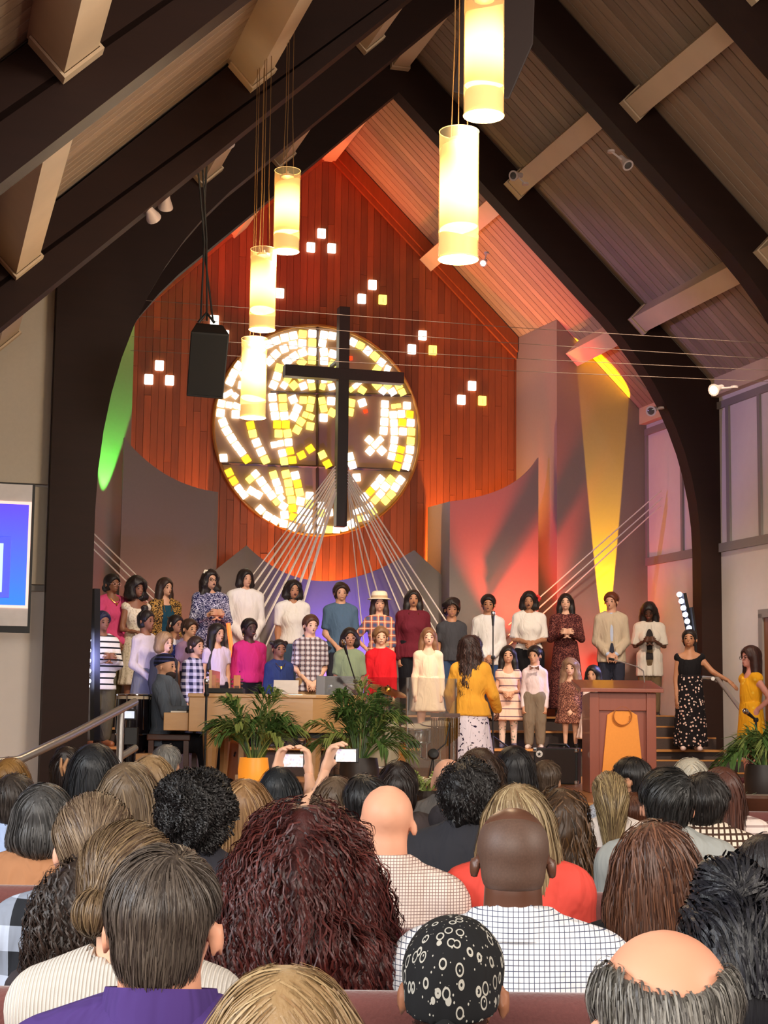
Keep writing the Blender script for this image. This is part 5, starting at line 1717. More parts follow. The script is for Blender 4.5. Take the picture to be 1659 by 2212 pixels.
# keyboard-side tray
o = tag((lambda mb: (mb.box((0, 0, 0), (.36, .25, .05)), mb.build('tablet_tray', M_BLACK, bevel=.01, M=Matrix.Translation(Vector((pb.x + plx(482), pb.y + .2, pz + .026)))))[1])(MB()), 'flat black tray lying on the keyboard end of the piano', 'tray')
# ---- music stand
c = at_d(725, 1486, 17.4)
o = thing('music_stand', 'black music stand with tilted desk behind the piano', 'music stand', (c.x, c.y, ZS))
mb = MB(); mb.box((0, 0, 0), (.42, .012, .28), Matrix.Translation((0, 0, c.z - ZS)) @ Matrix.Rotation(-.45, 4, 'X') @ Matrix.Rotation(.0, 4, 'Z')); mb.build('desk', plain('dark_blue_black', (34, 36, 54), .4), o, bevel=.004)
mb = MB(); mb.tube([(0, .02, .03), (0, .02, c.z - ZS)], .012, 8); mb.build('pole', M_BLACK, o)
for k in range(3):
    a = k * 2.094
    mb = MB(); mb.tube([(0, .02, .14), (.24 * math.cos(a), .02 + .24 * math.sin(a), .01)], .009, 6); mb.build('leg', M_BLACK, o)
# ---- guitar on a stand (headstock shows above the piano lid)
c = at_d(512, 1470, 17.15)
o = thing('acoustic_guitar', 'acoustic guitar on a stand, brown headstock above the piano edge', 'guitar', (c.x, c.y, ZS))
hg = c.z - ZS
M_GTR = wood('guitar_top', (196, 120, 60), (164, 92, 42), .25, 'Z', 0, coat=.4)
mb = MB(); mb.prism([(.20 * math.sin(a) * (1 - .28 * math.cos(a) - .18 * math.cos(2 * a) ** 2 * (1 if math.cos(a) > -.3 else 0)), hg - .80 - .25 * -math.cos(a)) for a in np.linspace(0, 2 * math.pi, 33)[:-1]], lambda p, t: Vector((p[0], t, p[1])), 0, .1); mb.build('guitar_body', M_GTR, o, bevel=.008)
mb = MB(); mb.box((0, .0, hg - .33), (.05, .03, .55)); mb.build('neck', M_BENCH, o, bevel=.004)
mb = MB(); mb.box((0, .0, hg - .03), (.075, .02, .17)); hs_ = mb.build('headstock', M_GTR, o, bevel=.006)
for k in range(6):
    mb = MB(); mb.lathe([(.008, -.012), (.012, 0), (.008, .012)], 8, Matrix.Translation(((-1 if k % 2 else 1) * .052, 0, hg - .08 + (k // 2) * .045)) @ Matrix.Rotation(math.pi / 2, 4, 'Y')); mb.build('tuning_peg', M_CHROME, hs_)
mb = MB(); mb.tube([(-.12, .15, .0), (0, .08, .3), (.12, .15, 0)], .01, 6); mb.tube([(0, .08, .3), (0, -.12, .25)], .01, 6); mb.tube([(0, .08, .3), (0, .02, hg - .2)], .01, 6); mb.build('guitar_stand', M_BLACK, o)
# ---- drum kit behind clear screens
M_ACRYL = glass_mat('clear_acrylic', (.95, .98, .97), .22, .03)
def drum(label, px, py, d, r, depth, horizontal, name='drum', shell=None, group=None, stand=True):
    c = at_d(px, py, d)
    o = thing(name, label, 'drum', (c.x, c.y, ZS), 0, group)
    R_ = Matrix.Rotation(math.pi / 2, 4, 'X') if horizontal else Matrix.Rotation(.15, 4, 'X')
    T = Matrix.Translation((0, 0, c.z - ZS)) @ R_
    mb = MB(); mb.lathe([(r * .98, -depth / 2), (r, -depth / 2 + .01), (r, depth / 2 - .01), (r * .98, depth / 2)], 28, T); mb.build('shell', shell or M_CONGA, o, smooth=True, angle=30)
    mb = MB(); mb.lathe([(r * .97, depth / 2 - .004), (r * .97, depth / 2 + .006)], 28, T); mb.build('drumhead', M_SKIN, o)
    mb = MB()
    for q in (-depth / 2, depth / 2):
        mb.tube([T @ Vector((r * 1.02 * math.cos(a), r * 1.02 * math.sin(a), q)) for a in np.linspace(0, 6.283, 29)], .012, 6)
    for k in range(8):
        a = k * .785
        mb.tube([T @ Vector((r * 1.03 * math.cos(a), r * 1.03 * math.sin(a), -depth / 2)), T @ Vector((r * 1.03 * math.cos(a), r * 1.03 * math.sin(a), depth / 2))], .006, 5)
    mb.build('hoop_hardware', M_CHROME, o, smooth=True)
    zl = c.z - ZS - (r if horizontal else depth / 2)
    mb = MB()
    for k in range(3):
        a = k * 2.094
        mb.tube([(r * .8 * math.cos(a), r * .8 * math.sin(a), max(zl, .02) + .05), (r * 1.25 * math.cos(a), r * 1.25 * math.sin(a), .0)], .011, 6)
    mb.build('drum_legs', M_CHROME, o)
    return o
drum('bass drum of the kit behind the clear screens', 818, 1600, 17.1, .27, .36, True, 'bass_drum', plain('dark_shell', (54, 36, 32), .25))
drum('tom drum of the kit, behind the clear screen', 800, 1545, 16.9, .15, .2, False, 'tom_drum')
drum('snare drum in chrome between the clear screens', 900, 1585, 16.75, .17, .14, False, 'snare_drum', M_CHROME)
drum('floor tom of the kit beside the bar chimes', 950, 1600, 16.9, .19, .34, False, 'floor_tom', plain('amber_shell', (190, 110, 40), .2, metal=.3))
M_CYM = plain('brass_cymbal', (200, 160, 80), .25, metal=1.0)
def cymbal(label, px, py, d, r, tilt):
    c = at_d(px, py, d)
    o = thing('cymbal', label, 'cymbal', (c.x, c.y, ZS), 0, 'cymbals of the drum kit')
    T = Matrix.Translation((0, 0, c.z - ZS)) @ Matrix.Rotation(tilt, 4, 'Y') @ Matrix.Rotation(.2, 4, 'X')
    mb = MB(); mb.lathe([(r, -.012), (r * .55, .0), (r * .2, .008), (r * .16, .03), (.01, .04)], 28, T, cap=False); mb.build('plate', M_CYM, o, smooth=True)
    mb = MB(); mb.tube([(0, 0, 0), (0, 0, c.z - ZS + .05)], .011, 8)
    for k in range(3): mb.tube([(0, 0, .2), (.22 * math.cos(k * 2.094), .22 * math.sin(k * 2.094), 0)], .01, 6)
    mb.build('stand', M_CHROME, o)
cymbal('brass cymbal tilted behind the left clear screen', 838, 1490, 17.3, .22, .3)
cymbal('brass cymbal behind the red shirt end of the kit', 775, 1510, 17.2, .2, -.2)
c = at_d(962, 1545, 16.6)
o = thing('bar_chimes', 'row of golden bar chimes hanging beside the conductor', 'chimes', (c.x, c.y, ZS))
hz_ = c.z - ZS
mb = MB(); mb.box((0, 0, hz_), (.3, .04, .04)); mb.build('bar', M_BENCH, o)
for k in range(18):
    mb = MB(); mb.tube([(-.14 + k * .0165, 0, hz_ - .03), (-.14 + k * .0165, 0, hz_ - .45 + k * .014)], .006, 6); mb.build('chime_rod', M_GOLD if False else M_CYM, o)
mb = MB(); mb.tube([(.12, .02, 0), (.12, .02, hz_)], .012, 8); mb.tube([(-.1, .02, .01), (.3, .02, .01)], .012, 8); mb.build('stand', M_CHROME, o)
def shield(label, px, d, turn):
    a, b = at_d(px[0], px[1], d), at_d(px[2], px[1], d + turn)
    o = thing('drum_shield_panel', label, 'drum shield', ((a.x + b.x) / 2, (a.y + b.y) / 2, ZS), 0, 'clear drum shield')
    z1 = a.z
    n_ = Vector((-(b.y - a.y), b.x - a.x, 0)).normalized() * .006
    mb = MB()
    vs = [Vector((p.x, p.y, z)) + s * n_ for p in (a, b) for z in (ZS + .01, z1) for s in (-1, 1)]
    mb.add(vs, [(0, 2, 6, 4), (1, 5, 7, 3), (0, 1, 3, 2), (4, 6, 7, 5), (2, 3, 7, 6), (0, 4, 5, 1)])
    world_part(mb, 'panel', M_ACRYL, o)
    mb = MB(); mb.tube([Vector((b.x, b.y, ZS)), Vector((b.x, b.y, z1))], .014, 6); world_part(mb, 'hinge_strip', glass_mat('acrylic_edge', (.9, .93, .95), .5), o)
shield('clear acrylic drum shield panel nearest the boom microphone', (702, 1462, 792), 16.5, -.15)
shield('clear acrylic drum shield panel in front of the bass drum', (794, 1463, 880), 16.3, -.1)
shield('clear acrylic drum shield panel left of the conductor', (884, 1463, 985), 16.2, .5)
# round kick microphone
c = at_d(936, 1629, 15.6)
o = thing('kick_microphone', 'black round microphone on a short stand by the flowers', 'microphone', (c.x, c.y, ZS))
mb = MB(); mb.lathe([(.005, -.05), (.045, -.035), (.055, 0), (.045, .035), (.005, .05)], 18, Matrix.Translation((0, 0, c.z - ZS)) @ Matrix.Rotation(1.3, 4, 'X')); mb.build('capsule', M_BLACK, o, smooth=True)
mb = MB(); mb.tube([(0, .03, c.z - ZS), (.12, .1, c.z - ZS + .1), (.16, .12, c.z - ZS + .3)], .007, 6); mb.tube([(0, 0, c.z - ZS), (-.06, 0, 0)], .006, 6); mb.tube([(0, 0, c.z - ZS), (-.0, .02, 0)], .006, 6); mb.tube([(.16, .12, c.z - ZS + .3), (.16, .14, 0)], .008, 6); mb.build('stand', M_BLACK, o)
# ---- guitar amplifier
c = at_d(1200, 1690, 17.0); a_ = at_d(1152, 1650, 17.0); b_ = at_d(1248, 1650, 17.0)
wA = b_.x - a_.x; hA = at_d(1200, 1616, 17.0).z - ZS
o = thing('guitar_amplifier', 'black guitar amplifier with a round white badge on the stage floor', 'amplifier', (c.x, c.y, ZS), -.25)
mb = MB(); mb.box((0, .14, hA / 2), (wA, .28, hA)); mb.build('cabinet', M_BLACK, o, bevel=.014)
mb = MB(); mb.box((0, -.004, hA / 2), (wA * .9, .012, hA * .9)); mb.build('grille_cloth', plain('amp_cloth', (60, 50, 48), .9, var=.3, scale=200), o)
mb = MB(); mb.lathe([(.035, 0), (.035, .006), (.002, .008)], 20, Matrix.Translation((-wA * .36, -.012, hA * .83)) @ Matrix.Rotation(math.pi / 2, 4, 'X')); bd = mb.build('badge', plain('badge_white', (232, 228, 224), .4), o)
st = MB(); q = [((.022 if k % 2 == 0 else .010) * math.sin(k * math.pi / 5), (.022 if k % 2 == 0 else .010) * math.cos(k * math.pi / 5)) for k in range(10)]
st.prism(q, lambda p, t: Vector((-wA * .36 + p[0], -.02 - t, hA * .83 + p[1])), 0, .004); st.build('badge_star', M_BLACK, bd)
mb = MB(); mb.tube([(-.12, .14, hA), (-.09, .14, hA + .035), (.09, .14, hA + .035), (.12, .14, hA)], .012, 8); mb.build('handle', M_BLACKPLASTIC, o, smooth=True)
for sx_ in (-1, 1):
    for zz in (.02, hA - .02):
        mb = MB(); mb.box((sx_ * (wA / 2 - .015), .01, zz), (.045, .045, .045)); mb.build('corner_cap', M_CHROME, o, bevel=.01)
# ---- lectern
M_LECT = wood('red_brown_lectern', (166, 86, 60), (130, 62, 42), .35, 'Z', 0, 2, coat=.2)
dl = 15.3
c = at_d(1342, 1720, dl); zt_ = at_d(1342, 1484, dl).z - ZS
o = thing('lectern', 'red brown wooden lectern with an orange hanging and a thin ring', 'lectern', (c.x, c.y, ZS), .02)
wl_ = (at_d(1408, 1600, dl).x - at_d(1284, 1600, dl).x)
xc = (at_d(1408, 1600, dl).x + at_d(1284, 1600, dl).x) / 2 - c.x
D_ = .5
for sx_ in (-1, 1):
    mb = MB(); mb.prism([(0, 0), (D_, 0), (D_, zt_ - .08), (0, zt_ - .05)], lambda p, t: Vector((t, p[0], p[1])), xc + sx_ * wl_ / 2 - .045, xc + sx_ * wl_ / 2 + .045); mb.build('side_post', M_LECT, o, bevel=.006)
mb = MB(); mb.box((xc, .04, zt_ - .13), (wl_ - .09, .05, .18)); mb.build('front_rail', M_LECT, o, bevel=.004)
mb = MB(); mb.box((xc, .07, zt_ / 2 - .05), (wl_ - .09, .03, zt_ - .14)); mb.build('front_panel', M_LECT, o)
mb = MB(); mb.box((xc, .04, .06), (wl_ - .09, .07, .11)); mb.build('plinth', M_LECT, o, bevel=.004)
mb = MB(); mb.add([(xc - wl_ / 2 - .14, -.09, zt_ - .05), (xc + wl_ / 2 + .10, -.09, zt_ - .05), (xc + wl_ / 2 + .10, D_ + .06, zt_ + .04), (xc - wl_ / 2 - .14, D_ + .06, zt_ + .04),
                   (xc - wl_ / 2 - .14, -.09, zt_ - .015), (xc + wl_ / 2 + .10, -.09, zt_ - .015), (xc + wl_ / 2 + .10, D_ + .06, zt_ + .075), (xc - wl_ / 2 - .14, D_ + .06, zt_ + .075)],
                  [(0, 3, 2, 1), (4, 5, 6, 7), (0, 1, 5, 4), (1, 2, 6, 5), (2, 3, 7, 6), (3, 0, 4, 7)]); mb.build('top_board', M_LECT, o, bevel=.004)
M_ORANGE = plain('orange_cloth', (252, 160, 70), .8, var=.06, scale=50)
mb = MB(); mb.prism([(xc - .20, .1), (xc + .20, .1), (xc + .14, zt_ - .26), (xc + .08, zt_ - .225), (xc - .08, zt_ - .225), (xc - .14, zt_ - .26)], lambda p, t: Vector((p[0], t, p[1])), .035, .05); mb.build('hanging', M_ORANGE, o)
mb = MB(); mb.prism([(xc - wl_ / 2 + .05, .1), (xc - wl_ / 2 + .07, zt_ - .3), (xc - wl_ / 2 + .045, zt_ - .3)], lambda p, t: Vector((p[0], t, p[1])), .03, .034)
mb = MB(); mb.tube([(xc + .085 * math.cos(a), .02, zt_ - .27 + .085 * math.sin(a)) for a in np.linspace(0, 6.283, 33)], .006, 6); mb.tube([(xc + .08 * math.cos(a) - .012, .018, zt_ - .285 + .08 * math.sin(a)) for a in np.linspace(2.6, 6.5, 25)], .004, 6); mb.build('vine_ring', M_GTR, o, smooth=True)
mb = MB(); mb.tube([(xc + .26, .3, zt_ + .05), (xc + .25, .3, zt_ + .16), (xc + .18, .26, zt_ + .2), (xc - .05, .2, zt_ + .26)], .006, 6); gn = mb.build('gooseneck', M_STEEL, o, smooth=True)
mb = MB(); mb.tube([(xc - .05, .2, zt_ + .26), (xc - .1, .19, zt_ + .27)], .012, 8); mb.build('mic_tip', M_BLACK, gn)
# ---- palms
M_PALM = plain('palm_green', (84, 116, 58), .45, var=.3, scale=15); M_PALM2 = plain('palm_pale_green', (140, 156, 84), .5, var=.25, scale=15)
def frond(mb, base_, tip, droop, nl, ll, rs, w=.012):
    base_, tip = Vector(base_), Vector(tip)
    pts = []
    for i in range(9):
        t = i / 8
        pts.append(base_.lerp(tip, t) + Vector((0, 0, droop * (math.sin(t * math.pi) * .6 - t * t * .5))))
    mb.tube(pts, [.009 * (1 - .8 * i / 8) for i in range(9)], 5)
    for k in range(nl):
        t = .25 + .75 * k / nl
        i = min(7, int(t * 8)); f = t * 8 - i
        p = pts[i].lerp(pts[i + 1], f); tg = (pts[i + 1] - pts[i]).normalized()
        side = tg.cross(Vector((rs.uniform(-.4, .4), rs.uniform(-.4, .4), 1))).normalized()
        L = ll * (1 - .55 * abs(t - .55) / .5) * rs.uniform(.8, 1.1)
        for s in (-1, 1):
            dv = (side * s * .75 + tg * .75 + Vector((0, 0, -.12))).normalized()
            e = p + dv * L + Vector((0, 0, -.18 * L))
            m_ = p + dv * L * .5 + Vector((0, 0, .02))
            ww = tg.cross(dv).normalized() * .0
            wv = dv.cross(Vector((0, 0, 1))).normalized() * w
            mb.add([p, m_ + wv, e, m_ - wv, m_ + Vector((0, 0, .004))], [(0, 1, 4), (1, 2, 4), (2, 3, 4), (3, 0, 4)])
def palm(label, px, py, d, spread, hgt, nf, seed, potcol, group=None, zb=ZS, pot_r=.17):
    c = at_d(px, py, d)
    rs = random.Random(seed)
    o = thing('potted_palm', label, 'potted palm', (c.x, c.y, zb), 0, group)
    mb = MB(); mb.lathe([(pot_r * .7, 0), (pot_r * .95, .1), (pot_r, .24), (pot_r * .9, .34), (pot_r * .84, .34), (pot_r * .8, .3)], 24); mb.build('pot', potcol, o, smooth=True, angle=40)
    mb = MB(); mb.lathe([(pot_r * .84, .3), (.01, .31)], 20); mb.build('soil', plain('soil', (44, 32, 26), .95), o)
    for k in range(nf):
        a = 2 * math.pi * k / nf + rs.uniform(-.3, .3)
        sp_ = spread * rs.uniform(.35, 1.05); hh_ = hgt * rs.uniform(.75, 1.08) * (1.05 - .5 * (sp_ / spread) ** 2)
        mb = MB(); frond(mb, (.03 * math.cos(a), .03 * math.sin(a), .3), (sp_ * math.cos(a), sp_ * math.sin(a) * .6, hh_), .16, 22, .26, rs)
        mb.build('palm_frond', M_PALM if k % 3 else M_PALM2, o)
    return o
M_AMBERPOT = plain('self_lit_amber_pot', (246, 160, 56), .4)
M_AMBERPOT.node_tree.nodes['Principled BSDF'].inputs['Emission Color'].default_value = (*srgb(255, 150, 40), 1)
M_AMBERPOT.node_tree.nodes['Principled BSDF'].inputs['Emission Strength'].default_value = .35  # pot is no lamp: the orange light on it is put in as emission
palm('potted palm in a glowing amber pot before the piano, left of the raised phones', 548, 1650, 13.6, .44, 1.04, 22, 1, M_AMBERPOT, 'potted palms before the piano', pot_r=.13)
palm('potted palm before the piano by the clear drum shield', 776, 1650, 13.9, .46, 1.06, 24, 2, plain('dark_pot', (50, 40, 36), .5), 'potted palms before the piano')
palm('potted palm at the right edge in front of the woman in yellow', 1652, 1640, 13.4, .42, .78, 16, 3, plain('dark_pot', (50, 40, 36), .5), None)
# ---- flowers at the stage edge
c = at_d(922, 1712, 12.9)
o = thing('flower_arrangement', 'bunch of cream white flowers with leaves at the stage edge', 'flowers', (c.x, c.y, ZS))
rs = random.Random(5)
mb = MB(); mb.lathe([(.07, 0), (.09, .08), (.07, .12)], 16); mb.build('vase', plain('dark_pot', (50, 40, 36), .5), o)
for k in range(16):
    a = rs.uniform(0, 6.28); r = rs.uniform(.02, .17); z = .22 - r * .5 + rs.uniform(-.03, .05)
    mb = MB(); C = Vector((r * math.cos(a), r * math.sin(a), z))
    for j in range(6):
        w = j * 1.047
        e = C + Vector((.045 * math.cos(w), .045 * math.sin(w), .02)); s1 = Vector((-math.sin(w), math.cos(w), 0)) * .018
        mb.add([C, C * .4 + e * .6 + s1, e, C * .4 + e * .6 - s1, C * .5 + e * .5 + Vector((0, 0, .012))], [(0, 1, 4), (1, 2, 4), (2, 3, 4), (3, 0, 4)])
    mb.build('blossom', M_BLOS if 'M_BLOS' in globals() else plain('cream_blossom', (240, 232, 196), .7), o)
for k in range(14):
    mb = MB(); a = rs.uniform(0, 6.28); frond(mb, (0, 0, .1), (.24 * math.cos(a), .24 * math.sin(a), rs.uniform(.1, .3)), .05, 6, .06, rs, .012); mb.build('leaf_sprig', M_PALM2, o)
# ---- stone ledge, planter bowl and props at the right edge
b0 = at_d(1640, 1790, 11.6)
o = tag((lambda mb: (mb.prism([(-.35 + .1 * math.sin(k * 1.3), 0) if 0 else (.9 * math.cos(k * .524) * (1 + .08 * math.sin(3 * k)), .5 * math.sin(k * .524)) for k in range(12)], lambda p, t: Vector((p[0], p[1], t)), 0, at_d(1640, 1722, 11.9).z), mb.build('stone_ledge', M_STONE, bevel=.03, M=Matrix.Translation((b0.x + .45, b0.y + .3, 0))))[1])(MB()), 'low grey stone ledge at the right edge of the seats', 'stone ledge')
zl_ = at_d(1640, 1722, 11.9).z
c = at_d(1642, 1790, 10.4)
o = tag((lambda mb: (mb.lathe([(.10, 0), (.16, .08), (.20, at_d(1642, 1722, 10.4).z - c.z), (.18, at_d(1642, 1722, 10.4).z - c.z), (.13, .08), (.01, .05)], 28), mb.build('wooden_bowl', M_BENCH, smooth=True, angle=40, M=Matrix.Translation((c.x, c.y, c.z))))[1])(MB()), 'dark wooden bowl planter at the right edge', 'bowl')
mb = MB(); mb.lathe([(.19, 0), (.20, .02), (.13, c.z - .02), (.14, c.z)], 20); tag(mb.build('pedestal', M_STONE, smooth=True, angle=40, M=Matrix.Translation((c.x, c.y, 0))), 'grey pedestal under the dark wooden bowl', 'pedestal')
c = at_d(1612, 1706, 14.6)
o = tag((lambda mb: (mb.lathe([(.10, 0), (.13, .04), (.11, .1), (.05, .13), (.005, .135)], 18), mb.build('cream_stone_prop', plain('cream_stone', (214, 196, 176), .7, var=.3, scale=14, bump=.5), smooth=True, M=Matrix.Translation((c.x, c.y, ZS))))[1])(MB()), 'cream coloured rounded stone beside the microphone stand base', 'stone')
c = at_d(1588, 1735, 12.8)
o = thing('dry_grass_tuft', 'tuft of grey green ornamental grass by the stone ledge', 'grass', (c.x, c.y, ZS - .01))
for k in range(40):
    a = rs.uniform(0, 6.28); r = rs.uniform(.05, .2)
    mb = MB(); mb.tube([(0, 0, 0), (r * .5 * math.cos(a), r * .5 * math.sin(a), .12), (r * math.cos(a), r * math.sin(a), rs.uniform(.08, .22))], [.004, .003, .001], 4); mb.build('grass_blade', plain('grey_green', (128, 142, 108), .7), o)
# ================================================================== the choir
BLK = (24, 19, 18); DBR = (44, 30, 24); BRN = (92, 62, 42); LBR = (140, 104, 70)
SK_D, SK_M, SK_T, SK_L, SK_P = (92, 60, 46), (138, 92, 68), (176, 124, 92), (206, 156, 126), (226, 178, 150)
def singer(label, x, y, v, tier, turn=0, **k):
    t = (k.get('hair') or {}).get('t', .02)
    ex = k.pop('over', 0)
    v += (.10, -.10)[NPEOPLE[0] % 2]
    P = at_v(x, y, v)
    H = P.z - tier - t - ex
    k.setdefault('hh', .222 if H > 1.42 else (.212 if H > 1.2 else .2))
    k.setdefault('sw', 1.0 if H > 1.4 else .96)
    k.setdefault('group', 'choir singers on the risers')
    return person(label, (P.x, P.y, tier), PSI * .4 + turn, H=H, **k)
def necklace(col, low=.10, pend=True):
    def f(p, root):
        mb = MB()
        pts = []
        for a in np.linspace(-1, 1, 9):
            pts.append((a * .28 * p.hh, -.055 - .045 * (1 - a * a) - .02 * p.b, p.nb - .015 - low * (1 - a * a)))
        mb.tube(pts, .0035, 5)
        if pend: mb.box((0, -.125, p.nb - .02 - low), (.014, .008, .03))
        mb.build('necklace', col, root, smooth=True)
    return f
def earrings(p, root):
    for sd in (-1, 1):
        mb = MB()
        c = p.hpt(sd * .37, -.0, .10)
        mb.tube([(c[0], c[1] + .022 * math.cos(a), c[2] - .01 + .022 * math.sin(a)) for a in np.linspace(0, 2 * math.pi, 11)], .003, 5)
        mb.build('earring', M_GOLD, root, smooth=True)
def headband(col, z=.72, r=.014):
    def f(p, root):
        mb = MB()
        mb.tube([p.hpt(.40 * math.sin(a), -.02 - .30 * math.cos(a) * .4, .34 + .50 * math.cos(a)) for a in np.linspace(-1.5, 1.5, 15)], r, 6)
        mb.build('headband', col, root, smooth=True)
    return f
def both(*fs):
    def f(p, root):
        for q in fs: q(p, root)
    return f
def flower(c, col, r=.03, name='hair_flower'):
    def f(p, root):
        mb = MB()
        C = Vector(p.hpt(*c))
        for k in range(6):
            a = k * 1.047
            M = Matrix.Translation(C + Vector((math.cos(a) * r * .7, 0, math.sin(a) * r * .7))) @ Matrix.Diagonal((r * .55, r * .4, r * .55, 1))
            mb.lathe([(math.sin(q), -math.cos(q)) for q in np.linspace(.1, 3.04, 5)], 7, M)
        mb.build(name, col, root, smooth=True)
    return f
M_CREAM = plain('cream_petal', (236, 226, 200), .7); M_REDP = plain('red_petal', (210, 40, 36), .7)
dark = lambda s, **k: dict(s=s, c=BLK, c2=(58, 44, 38), **k)
V1, V2, V3 = 18.15, 18.8, 19.55
T1, T2, T3 = 1.05, 1.25, 1.42
J = cloth
singer('woman in a pink button cardigan and glasses, dark hair in a low bun', 244, 1239, V3 - .1, T3, .55, skin=SK_M, female=True, b=1.12, yaw=.15, glasses=M_GLASSES_PINK, arms='low',
       hair=dark('lowbun', t=.018, w=1.2), top=dict(name='cardigan', m=J((206, 74, 118)), hem=.44, neck='scoop', f=.022), bottom=dict(m=J((112, 98, 66))), extra=necklace(M_GOLD, .06))
singer('young woman in a cream lace dress with a rounded dark bob', 297, 1244, V3, T3, .55, skin=SK_M, female=True, yaw=.1, arms='waist', b=.92,
       hair=dark('bob', t=.045, noise=.012, n=260, wave=.006), top=dict(name='dress_bodice', m=pattern('floral', (226, 214, 190), (190, 176, 148), 40, .3), sleeve=.0, hem=.56, neck='strap'),
       bottom=dict(name='dress_skirt', m=pattern('floral', (220, 206, 180), (188, 172, 140), 40, .3), hem=.2, r0=.2))
singer('woman with long dark hair in a patterned kimono over a teal top', 358, 1247, V3, T3, .45, skin=SK_L, female=True, yaw=.25, mouth='o', arms='down',
       hair=dict(s='long', c=DBR, c2=(80, 54, 40), t=.018, L=.22), inner=dict(name='top', m=J((24, 66, 84)), sleeve=0, hem=.5, neck='scoop', f=.012),
       top=dict(name='kimono', m=pattern('leaf', (44, 34, 26), (196, 150, 76), 34, .52), hem=.3, opening=.075, f=.026, neck='crew'), bottom=dict(m=J((30, 34, 44))), extra=necklace(M_GOLD, .2))
singer('woman in a navy floral dress and glasses with very long loose black hair', 456, 1230, V3 + .05, T3, .3, skin=SK_L, female=True, b=1.12, yaw=.2, pitch=-.1, mouth='open', glasses=M_GLASSES_DARK, arms='chest',
       hair=dark('curlylong', t=.028, L=.34, w=1.35, noise=.012, n=420, wave=.006), top=dict(name='dress_bodice', m=pattern('leaf', (34, 34, 78), (206, 206, 226), 38, .55), sleeve=1.6, hem=.5, neck='crew', f=.02),
       bottom=dict(name='dress_skirt', m=pattern('leaf', (34, 34, 78), (206, 206, 226), 38, .55), hem=.16, r0=.2, waist=.56), extra=flower((-.3, -.1, .8), M_CREAM))
singer('singer in a loose white shirt with shoulder length black hair', 531, 1228, V3 + .05, T3, .2, skin=SK_L, yaw=.25, arms='low', b=1.02,
       hair=dark('bob', t=.02, n=260), top=dict(name='shirt', m=J((232, 226, 222)), hem=.42, neck='v', f=.03, collar=True), bottom=dict(m=J((226, 218, 212))))
singer('woman in a white V neck blouse and hoop earrings with dark hair pinned up', 634, 1251, V3 + .05, T3, .15, skin=SK_T, female=True, b=1.05, yaw=.1, mouth='open', arms='down',
       hair=dark('bob', t=.028, noise=.01, n=260, wave=.006), top=dict(name='blouse', m=J((230, 224, 216)), sleeve=.75, hem=.52, neck='v', f=.028), bottom=dict(m=J((66, 88, 108)), wide=.01),
       extra=both(earrings, headband(M_CREAM, r=.008)))
singer('boy in a short sleeved blue grey shirt in front of the blue lit baffle', 737, 1257, V3, T3, .05, skin=SK_L, yaw=.05, arms='low', b=1.06,
       hair=dict(s='short', c=DBR, c2=(70, 48, 36), t=.03, noise=.006, mode='side'), top=dict(name='shirt', m=J((78, 102, 128)), sleeve=.8, hem=.46, neck='v', collar=True, f=.026), bottom=dict(m=J((44, 44, 54))))
def fedora(p, root):
    m = plain('straw_hat', (236, 222, 190), .8, var=.15, scale=60)
    Mx = Matrix.Translation(Vector(p.hpt(0, .02, .62))) @ Matrix([[*r, 0] for r in p.R.tolist()] + [[0, 0, 0, 1]])
    mb = MB()
    mb.lathe([(.46 * p.hh, .06), (.40 * p.hh, .09), (.30 * p.hh, .10), (.02, .088)], 20, Mx, cap=False); mb.lathe([(.46 * p.hh, .06), (.47 * p.hh, .0), (.68 * p.hh, -.008), (.69 * p.hh, -.001), (.47 * p.hh, .012)], 20, Mx, cap=False)
    h = mb.build('hat', m, root, smooth=True)
    mb = MB(); mb.lathe([(.475 * p.hh, .012), (.472 * p.hh, .04)], 20, Mx, cap=False); mb.build('hat_band', plain('tan_band', (190, 160, 120), .7), h)
singer('girl in a straw hat and orange plaid shirt with long dark hair', 820, 1277, V3, T3, 0, skin=SK_L, female=True, arms=('hip', 'down'), over=.03, b=.95,
       hair=dict(s='long', c=DBR, c2=(72, 48, 36), t=.014, L=.26), top=dict(name='shirt', m=pattern('plaid', (196, 104, 62), (74, 84, 112), 12, .4, (232, 190, 150)), sleeve=1.1, hem=.5, neck='v', collar=True, f=.02), bottom=dict(m=J((176, 150, 112))), extra=fedora)
singer('woman in a maroon sweater singing with mouth wide open, long dark hair', 893, 1273, V3, T3, -.05, skin=SK_T, female=True, b=1.3, pitch=-.12, mouth='open', arms='down',
       hair=dark('long', t=.02, L=.16), top=dict(name='sweater', m=J((98, 26, 40)), hem=.46, neck='crew', f=.024, collar=True), bottom=dict(m=J((20, 20, 26))), extra=necklace(M_GOLD, .18))
singer('boy in a charcoal T-shirt and jeans with tousled dark hair', 976, 1291, V3 - .05, T3, -.08, skin=SK_T, arms='down', b=.96,
       hair=dark('short', t=.04, noise=.014, n=260, mode='crown'), top=dict(name='tshirt', m=J((62, 62, 66)), sleeve=.7, hem=.47, f=.024), bottom=dict(m=J((50, 70, 100))))
singer('boy in a white button shirt holding his hands, black fringe', 1055, 1283, V3, T3, -.1, skin=SK_T, yaw=-.1, arms='low', b=1.02, mouth='o',
       hair=dark('short', t=.026, mode='side'), top=dict(name='shirt', m=J((230, 226, 222)), sleeve=1.95, hem=.42, neck='v', collar=True, f=.028), bottom=dict(m=J((54, 78, 120))))
